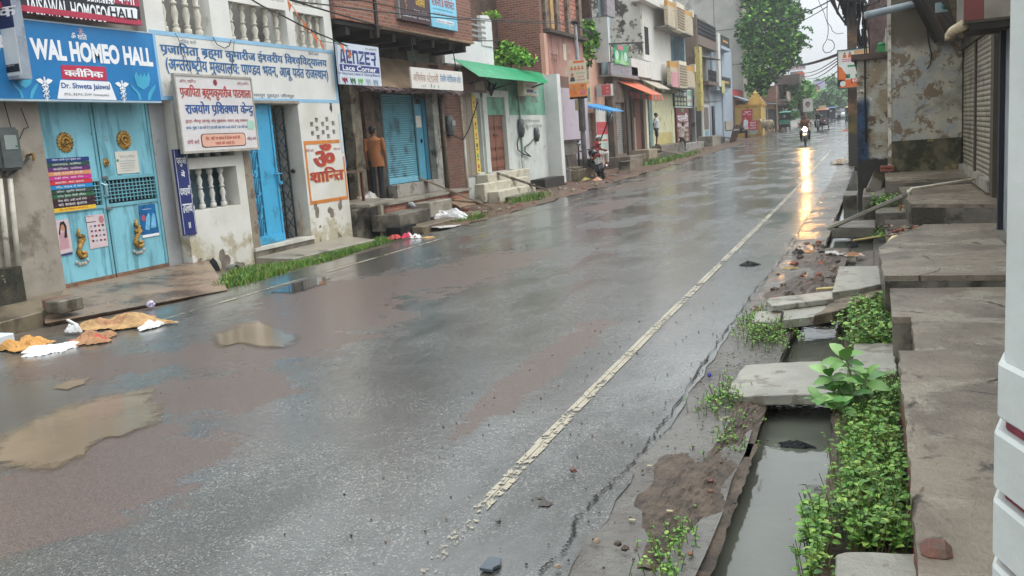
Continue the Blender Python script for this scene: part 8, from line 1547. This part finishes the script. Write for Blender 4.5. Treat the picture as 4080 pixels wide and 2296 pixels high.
for s in (-1, 1): MB().ball((.07*s, 1.02, 1.28), (.012, .015, .015), 6, 5).build('eye', EYE_, cw)
p = A('l', 830, 970, 72); cw.location = (p.x, p.y, gz(p.y)+.0); cw.rotation_euler[2] = R(38)

# ================= litter and small things =================
def ragpx(name, label, cat, k, xl, yl, xr, yr, wid, h, mats, seed=1, z=0., n=14, fold=.5):
    a, c = G(k, xl, yl), G(k, xr, yr); m = (a+c)/2; return rag(name, label, cat, (m.x, m.y, max(gz(m.y), 0)+z), (c-a).length/2, wid, h, mats, seed, n, fold, math.atan2(c.y-a.y, c.x-a.x))
SACK = M('sack_tan', 'a8875c', .7, .18, 7, '7d5a34', .55, 5, .3); SACKO = M('sack_orange', 'b98a4a', .65, .12, 7, 'a06a2c', .56, 5, .3); SACKB = M('sack_rust', '98714f', .7, .18, 7, '7a4630', .56, 5, .3); SRED = M('sack_red', 'a8403a', .7, .1); SNAV = M('sack_navy', '2a2f56', .5, .1); STEAL = M('sack_teal', '2f6a78', .6, .1); PIPEW = M('plastic_dirty', 'b9b7b2', .4, .1, 8, '8f8a80', .56, 6)
ragpx('sack', 'crumpled yellow-orange sack lying nearest the left edge of the picture', 'sack', 't', 110, 850, 690, 700, .26, .09, [SACKO, SACKO, STEAL], 3, .012, 34, .9); ragpx('plastic_sheet', 'flattened white plastic sheet lying beside the yellow-orange sack', 'sheet', 't', 300, 870, 1165, 730, .24, .05, [PWT, PWT, SNAV], 4, .0, 26, .9)
ragpx('sack', 'rust-brown flattened sack with red print in the middle of the heap', 'sack', 't', 1060, 690, 1660, 640, .27, .07, [SACKB, SRED], 5, .008, 34, .9); ragpx('sack', 'large tan sack with folded pleats at the end of the heap beside the white line', 'sack', 't', 1340, 430, 2420, 430, .34, .085, [SACK, SACKB], 7, .012, 38, .95)
ragpx('plastic_sheet', 'white plastic scrap sticking out behind the rust-brown sack', 'sheet', 't', 1040, 590, 1150, 560, .12, .10, [PWT], 8, .03); ragpx('sack_pleat', 'white edge of sacking folded under the large tan sack', 'sheet', 't', 2040, 530, 2380, 440, .08, .08, [PWT], 9, .01)
p = G('t', 20, 790, .0); tag(MB().box(p.x-.4, p.x+.1, p.y-.25, p.y+.1, .0, .16).build('polystyrene_box', M('foam_white', 'b9c6d2', .5, .05), bev=.01), 'pale blue-white box corner at the left edge of the picture', 'box')
p = G('t', 2220, 180, .0); tag(MB().ball((p.x, p.y, .05), (.05, .05, .05), 8, 6, .2).build('paper_ball', PLIL), 'small lilac paper ball on the ramp edge by the road', 'litter'); p, q = G('t', 990, 350, .06), G('t', 1135, 430, .02); tag(MB().bar(p, q, .03, .02).build('white_stick', PWT), 'short white stick lying off the brown entry slab', 'stick')
ragpx('plastic_sheet', 'white plastic sacks heaped below the pale block step', 'sheet', 'f', 1080, 1215, 1570, 1230, .35, .22, [PWT], 11, 0, 22, .9); ragpx('plastic_sheet', 'flat dirty white plastic sheet in front of the white plastic heap', 'sheet', 'f', 1290, 1320, 1440, 1290, .3, .02, [PIPEW], 12)
for i, (k, xl, yl, xr, yr, w, h, ms, lab) in enumerate((('f', 770, 1440, 900, 1425, .12, .10, [SRED], 'red rag beside the black drain hole'), ('f', 935, 1430, 1010, 1415, .1, .12, [M('rag_pink', 'c43a5a', .7), PWT], 'pink and white rag heap on the grass edge'), ('f', 1020, 1430, 1100, 1415, .1, .08, [PWT, M('rag_brown', '8d6a4c', .7)], 'white and brown litter right of the pink rag'), ('f', 1120, 1425, 1250, 1415, .08, .03, [M('peel_tan', 'b08a58', .7)], 'scattered tan peelings at the road edge'), ('h', 905, 1360, 960, 1350, .12, .12, [PWT, BLT], 'black and white litter bag below the cream steps'), ('h', 985, 1335, 1080, 1330, .15, .10, [PIPEW], 'pale crumpled litter near the dark drain chamber'), ('h', 1685, 1225, 1760, 1210, .14, .12, [M('rag_yellow', 'c4b84a', .6), PWT], 'yellow litter at the foot of the banner pole'), ('h', 1770, 1195, 1820, 1190, .14, .14, [M('rag_palepink', 'c9a49c', .6)], 'pale pink litter behind the orange packet'), ('h', 1815, 1225, 1930, 1220, .16, .12, [M('rag_peach', 'd0a080', .6), PWT], 'orange and white packet beside the parked motorcycle'),
    ('j', 840, 1335, 890, 1330, .2, .12, [PWT, BLT], 'black and white bag nearest on the far verge litter'), ('j', 905, 1335, 960, 1330, .2, .08, [PWT], 'white wrapper next to the black and white bag'), ('j', 980, 1315, 1040, 1305, .25, .14, [PIPEW], 'dirty white bag in the middle of the far verge litter'), ('j', 1100, 1285, 1225, 1275, .35, .16, [PWT, SNAV], 'white and navy bag below the leaning post of the yellow wall'), ('j', 1045, 1385, 1130, 1380, .2, .04, [PIPEW], 'flat white paper on the road edge below the yellow wall'), ('j', 1220, 1410, 1295, 1405, .2, .03, [PIPEW], 'flat pale paper lying furthest out on the road'), ('j', 1540, 1165, 1580, 1160, .2, .1, [PWT], 'small white wrapper by the walking person'), ('l', 50, 1140, 150, 1125, .4, .16, [PIPEW], 'pale litter heap on the verge before the grey-blue house'), ('n', 245, 150, 470, 135, .5, .2, [M('trash_mixed', '8d8172', .7, .4, 9, 'b9b4a4', .55, 8), SACKB, BLT], 'mixed rubbish heap beside the rusty utility pole'), ('r', 1780, 1110, 2000, 1090, .3, .12, [M('cone_orange', 'c4583a', .6)], 'bright orange rag lying on the far road'))):
    ragpx('litter', lab, 'litter', k, xl, yl, xr, yr, w, h, ms, 30+i)
for i, (xl, yl, xr, yr, w, h, ms, lab) in enumerate(((800, 200, 890, 190, .10, .06, [BLT], 'black square of plastic on the muddy verge'), (890, 190, 1030, 180, .08, .04, [M('rag_orange', 'b98a5c', .7)], 'tan leaf litter beside the black plastic square'), (1150, 215, 1450, 200, .12, .05, [PIPEW, SACKB], 'pale plastic strip in the verge rubbish'), (1460, 220, 1680, 235, .10, .05, [SACKB, PIPEW], 'brown rags at the drain edge of the verge rubbish'), (1480, 120, 1610, 120, .12, .08, [BLT], 'black and blue bag hanging at the drain edge'), (100, 350, 330, 345, .10, .05, [BLT], 'flattened black rag on the carriageway'), (640, 395, 850, 400, .07, .03, [M('rag_dry', '9a8458', .8)], 'dry yellow leaf litter beside the crack'))):
    ragpx('litter', lab, 'litter', 'v', xl, yl, xr, yr, w, h, ms, 60+i)
def stone(k, x, y, r, label, m, z=.02): p = G(k, x, y, z); r *= .55; tag(MB().ball((p.x, p.y, z+r*.5), (r, r*.8, r*.7), 7, 5, .18).build('stone', m), label, 'stone')
STB = M('stone_brown', '6b4a3c', .4, .3, 20); STT = M('stone_tan', '8d7a64', .5, .25, 15); STO = M('stone_rust', '7d5a48', .6, .3, 15)
stone('w', 865, 520, .035, 'brown stone standing alone on the wet asphalt beside the white line', STB); stone('w', 1072, 1150, .03, 'tan stone on the grey verge left of the weeds', STT); stone('w', 725, 1380, .028, 'tan stone nearest the bottom edge beside the crack', STT); stone('w', 2088, 700, .025, 'rust coloured stone on the mud heap edge', STO); stone('w', 1908, 1265, .025, 'rust coloured stone low on the drain edge', STO); stone('w', 2220, 50, .03, 'pale tan stone by the drain below the broken slab', STT); stone('w', 2090, 610, .03, 'dark stone on top of the mud heap', STB); stone('w', 1325, 1220, .035, 'dark clod of mud in front of the weeds', MUDB); stone('w', 1260, 1175, .03, 'smaller dark clod of mud behind the first one', MUDB)
p = [G('w', x, y, .016) for x, y in ((25, 1400), (110, 1300), (222, 1310), (205, 1370), (150, 1395), (140, 1418))]; tag(MB().prism(p, (0, 0, .012)).build('broken_tile', M('tile_slate', '4a5258', .3, .1, 6)), 'dark broken tile lying flat on the asphalt at the bottom edge', 'tile')
p = [G('w', x, y, .016) for x, y in ((165, 965), (195, 930), (217, 930), (210, 955), (185, 970))]; tag(MB().prism(p, (0, 0, .006)).build('leaf_scrap', M('scrap_grey', '4f5752', .4, .1)), 'small dark scrap beside the end of the white line', 'scrap')
p = G('o', 160, 450, .01); tag(MB().ball((p.x, p.y, .03), (.016, .016, .018), 6, 5, .3).build('wrapper', M('wrapper_blue', '3a3f9a', .3, .3, 40, 'c9a23a', .6, 30)), 'tiny blue and yellow wrapper beside the crack', 'wrapper')
for i, (x, y, lab) in enumerate(((1545, 465, 'small pale scrap on the verge near the mud heap'), (1390, 950, 'tiny yellowish scrap beside the weeds'), (1725, 870, 'tiny pale scrap on the mud heap'))): p = G('w', x, y, .012+.03*(i == 2)); tag(MB().box(p.x-.014, p.x+.014, p.y-.008, p.y+.008, p.z, p.z+.004).build('paper_scrap', M('scrap_cream', 'a39a78', .6)), lab, 'scrap')
ragpx('floating_rag', 'black rag floating in the drain in front of the wide broken slab', 'rag', 'o', 510, 705, 680, 720, .035, .035, [BLT], 90, -.105)
rr = random.Random(77); mb = MB(); mt_ = [M('peb%d' % i, c, .45, .2, 20, bump=0) for i, c in enumerate(('2e2b29', '5b544c', '6f5646'))]
for _ in range(750):
    u = rr.random()
    if u < .45: x, y = rr.gauss(-.95, .16), rr.uniform(2.8, 8)
    elif u < .65: x, y = rr.uniform(-2.6, -1.1), rr.uniform(2.6, 9)
    elif u < .8: x, y = rr.gauss(-5.6, 1.2), rr.uniform(4, 14)
    else: x, y = rr.uniform(-10, -8.2), rr.uniform(18, 34)
    s = rr.uniform(.003, .008)*(1 if y < 12 else 2.2); mb.mi = rr.randrange(3); mb.ball((x, y, gz(y)+.014 if x > -8.2 else gz(y)), (s, s*.8, s*.7), 5, 3, .2)
mr = [CONCD, MUDB, M('rubble_tan', '8d7f6c', .6, .25, 9), M('rubble_brick', '8a5240', .7, .25, 9)]; m2 = MB()
for _ in range(260):
    u = rr.random()
    if u < .3: x, y, z = rr.uniform(.12, .5), rr.uniform(11.2, 13.2), .22
    elif u < .5: x, y, z = rr.gauss(-.75, .16), rr.uniform(7.2, 13.5), .02
    else: x, y = rr.uniform(-10.3, -8.5), rr.uniform(20.5, 36); z = gz(y)
    s = rr.uniform(.015, .06)*(1 if u < .5 else 1.5); m2.mi = rr.randrange(4); m2.ball((x, y, z+s*.3), (s, s*rr.uniform(.5, 1), s*rr.uniform(.3, .7)), 5, 4, .35)
tag(m2.build('rubble', mr, org=(0, 0, 0)), 'broken bits of brick and concrete strewn along both verges', kind='stuff')
o = mb.build('gravel', mt_, org=(0, 0, 0)); tag(o, 'loose grit and pebbles scattered on the verge and road', kind='stuff')
# racks and benches in front of the far shops
p = A('l', 330, 1010, 64); t = thing('wooden_rack', 'broken wooden rack with grey panels leaning at the low shop', 'rack', p); g = gz(p.y)
for dx in (-.7, -.2, .3, .6): MB().bar((p.x-.2, p.y+dx*2, g), (p.x+.1, p.y+dx*2+.4, g+1.2), .1, .08).build('leg', WOOD, t)
MB().box(p.x-.5, p.x+.1, p.y-1.4, p.y+1.2, g+.8, g+.9).build('shelf', GRYW, t); MB().box(p.x-.55, p.x-.45, p.y-1.4, p.y+1.2, g+.9, g+1.5).build('panel', M('rack_pale', '9a917f', .7, .2), t)
# door steps in front of the far shops
for i, (y0, y1, x1, h, lab, m) in enumerate(((39.6, 42.6, -10.2, .55, 'dark stone step below the printed notice panel', CONCD), (42.8, 44.6, -10.1, .72, 'tan block steps below the plywood door', M('block_tan', '8d7f6a', .7, .25, 4)), (44.7, 46.4, -10.2, .45, 'broken step beside the teal pilaster', CONCD), (46.45, 52.5, -10.3, .80, 'long step under the yellow wall where the man in white stands', CONCD), (52.8, 59.5, -10.4, .68, 'long grey shop step below the red hoarding', GRYW), (60.5, 63.8, -10.0, .95, 'block steps in front of the pale opening', CONC), (64.2, 66.5, -10.1, .7, 'low step beside the grey-blue house', CONCD))): tag(MB().box(-11.3, x1, y0, y1, gz(y0)-.2, h+.1).build('shop_step', m, bev=.02), lab, 'step')
for a, c, lab in (((-10.6, 46.2, .75), (-9.3, 48.5, gz(48)), 'long plank sloping from the broken step to the verge'), ((-10.3, 65.4, .9), (-8.9, 68.5, gz(68)), 'long plank sloping in front of the grey-blue house')): tag(MB().bar(a, c, .16, .06).build('ramp_plank', CONC), lab, 'plank')
tag(boxm('drain_cover', CONCD, -10.2, -9.7, 37.5, 41, gz(38)-.1, gz(38)+.35), 'dark culvert block along the verge right of the parked motorcycle', 'culvert')
s = sheet('left_verge', -10.9, -8.25, 17.5, 80, 8, 120, lambda X, Y: gz(Y)+.006+random.uniform(-.012, .03), M('brown_earth', '5f4a3b', .45, .3, 2.5, '3f3128', .5, 1.6, .5, bscale=12, wear='7d6a58', wamt=.66), edge=.12)
blades('grass', 'grass tuft by the cream steps', lambda r: (-9.35+r.gauss(0, .2), 24.3+r.gauss(0, .6)), GRS, (.08, .22), n=600, seed=15, w=.015); blades('grass', 'grass along the verge under the yellow wall', lambda r: (-9.6+r.gauss(0, .3), 47.5+r.gauss(0, 2.6)), GRS, (.05, .16), n=1100, seed=16, zf=lambda x, y: gz(y), w=.018); blades('grass', 'grass by the culvert block', lambda r: (-9.5+r.gauss(0, .25), 42+r.gauss(0, .9)), GRS, (.1, .3), n=500, seed=17, zf=lambda x, y: gz(y), w=.025)

# ================= plants by the drain =================
WEED = [M('weed%d' % i, c, .5, .22, 30, bump=0, spec=.4) for i, c in enumerate(('568432', '709a40', '40672a', '8eac50', '7a7542'))]
def leafm(mb, p, d, n, L, w):   # a folded, pointed leaf: base p, direction d, surface normal n
    d = V(d).normalized(); n = V(n); sd = d.cross(n).normalized(); n = sd.cross(d); k = len(mb.v)
    for u, ww, dz in ((0, .12, 0), (.3, .9, .05), (.6, .95, .06), (.85, .5, 0), (1, 0, -.06)): mb.v += [p+d*L*u-sd*w*ww+n*(w*.25*ww+L*dz), p+d*L*u+n*L*dz, p+d*L*u+sd*w*ww+n*(w*.25*ww+L*dz)]
    for i in range(4):
        a = k+3*i; mb.face(a, a+1, a+4, a+3); mb.face(a+1, a+2, a+5, a+4)
def weeds(label, spots, n, h, L, seed, mats=WEED, zf=lambda x, y: 0., leaves=(3, 6)):
    rr = random.Random(seed); mb = MB()
    for _ in range(n):
        x, y = spots(rr); z0 = zf(x, y); hh = rr.uniform(*h); a = rr.uniform(0, 6.3); top = V((x+cos(a)*hh*.35, y+sin(a)*hh*.35, z0+hh)); b_ = V((x, y, z0-.02)); mb.mi = 4 if rr.random() < .5 else 2; mb.tube([b_, b_.lerp(top, .5)+V((0, 0, hh*.08)), top], .0022, 3, cap=False)
        for q in range(rr.randint(*leaves)):
            u = rr.uniform(.35, 1); p = b_.lerp(top, u); an = rr.uniform(0, 6.3); mb.mi = rr.choice((0, 0, 1, 1, 1, 2, 3)); l_ = rr.uniform(*L); leafm(mb, p, (cos(an), sin(an), rr.uniform(-.2, .5)), (rr.gauss(0, .25), rr.gauss(0, .25), 1), l_, l_*.34)
    o = mb.build('weeds', mats, org=(0, 0, 0)); return tag(o, label, kind='stuff')
weeds('bed of small leafy green weeds between the drain water and the long plinth', lambda r: (min(.095, r.gauss(-.035, .075)), r.uniform(3.65, 5.95)), 1500, (.04, .18), (.016, .046), 3)
weeds('green weeds growing beyond the pale square slab', lambda r: (min(.09, r.gauss(-.03, .09)), r.uniform(6.9, 8.3)), 520, (.05, .24), (.03, .06), 4)
weeds('leggy weeds leaning over the lower drain water', lambda r: (r.gauss(-.24, .03), r.uniform(3.3, 4.0)), 90, (.06, .14), (.02, .045), 5)
weeds('weeds on the mud bank at the end of the wide broken slab', lambda r: (r.gauss(-.93, .06), r.gauss(5.6, .2)), 80, (.03, .12), (.012, .03), 6); weeds('low weeds on the mud by the water', lambda r: (r.gauss(-.78, .07), r.gauss(5.1, .28)), 55, (.02, .07), (.012, .026), 7); weeds('clump of round leaved weeds at the bottom edge of the mud heap', lambda r: (r.gauss(-.80, .06), r.gauss(3.42, .2)), 75, (.02, .10), (.010, .026), 8); weeds('weeds overgrowing the small sunken slab', lambda r: (r.gauss(-.84, .1), r.gauss(7.4, .25)), 150, (.04, .15), (.014, .032), 9); weeds('weeds at the road end of the concrete plank', lambda r: (r.gauss(-1.02, .05), r.gauss(8.0, .25)), 70, (.03, .12), (.014, .03), 10); weeds('small green plants at the base of the compound wall steps', lambda r: (r.gauss(.1, .08), r.gauss(15.4, .25)), 60, (.06, .2), (.04, .07), 11, zf=lambda x, y: .3); weeds('weeds along the drain below the tap', lambda r: (r.gauss(.25, .12), r.gauss(13.6, .2)), 120, (.05, .16), (.03, .06), 12)
CAL = [M('cal%d' % i, c, .45, .12, 12, bump=0, spec=.45) for i, c in enumerate(('709a50', '8ab066', '588a44'))]
pl = thing('broad_leaved_plant', 'young broad-leaved plant with large pale green oval leaves growing beside the drain slab', 'plant', (-.1, 5.35, 0)); rr = random.Random(9); base = V((-.09, 5.3, .0)); mb = MB(); lf = MB()
for (x, y, Y, k) in ((845, 345, 5.42, 7), (950, 440, 5.35, 6), (755, 430, 5.30, 7), (705, 565, 5.18, 6), (800, 600, 5.15, 6), (780, 510, 5.28, 5), (870, 540, 5.3, 5)):
    tp = YP('o', x, y, Y); mid = base.lerp(tp, .55)+V((0, 0, .03)); mb.tube([base, mid, tp], [.011, .008, .005], 7)
    for i in range(k):
        an = 2.4*i+rr.uniform(-.3, .3); u = 1-.09*i; p = mid.lerp(tp, max(0, u)); L = rr.uniform(.11, .17)*(1 if i else .8); lf.mi = rr.randrange(3); leafm(lf, p, (cos(an), sin(an)*.9, rr.uniform(.15, 1.0) if i < 3 else rr.uniform(-.2, .4)), (rr.gauss(0, .2), -.35+rr.gauss(0, .2), 1), L, L*.26)
mb.build('stem', M('stem_green', '6f8a5a', .6, bump=0), pl, smooth=True); lf.build('leaves', CAL, pl, smooth=True)
q = G('o', 760, 1210, .0); pl = thing('seedling', 'lone seedling with notched leaves reaching over the drain water', 'plant', q); tp = YP('o', 625, 1130, q.y-.02); mb = MB().tube([q, q.lerp(tp, .5)+V((0, 0, .02)), tp], [.006, .005, .003], 6); mb.build('stem', MATS['stem_green'], pl); lf = MB()
for i in range(9): u = .45+.07*i; an = 2.4*i; lf.mi = i % 3; leafm(lf, q.lerp(tp, min(1, u)), (cos(an), sin(an), .3), (0, 0, 1), .05, .016)
lf.build('leaves', WEED[:3], pl)

# ================= damp air =================
t = bpy.data.materials.new('damp_air'); t.use_nodes = True; nt = t.node_tree; nt.nodes.clear(); pv = nt.nodes.new('ShaderNodeVolumePrincipled'); pv.inputs['Color'].default_value = (.95, .97, .99, 1); pv.inputs['Density'].default_value = .0010; pv.inputs['Anisotropy'].default_value = .2; oo = nt.nodes.new('ShaderNodeOutputMaterial'); nt.links.new(pv.outputs[0], oo.inputs['Volume'])
hz = MB().box(-70, 60, -8, 230, -2, 24).build('haze', t); hz['kind'] = 'stuff'; hz['label'] = 'thin rainy haze filling the street'
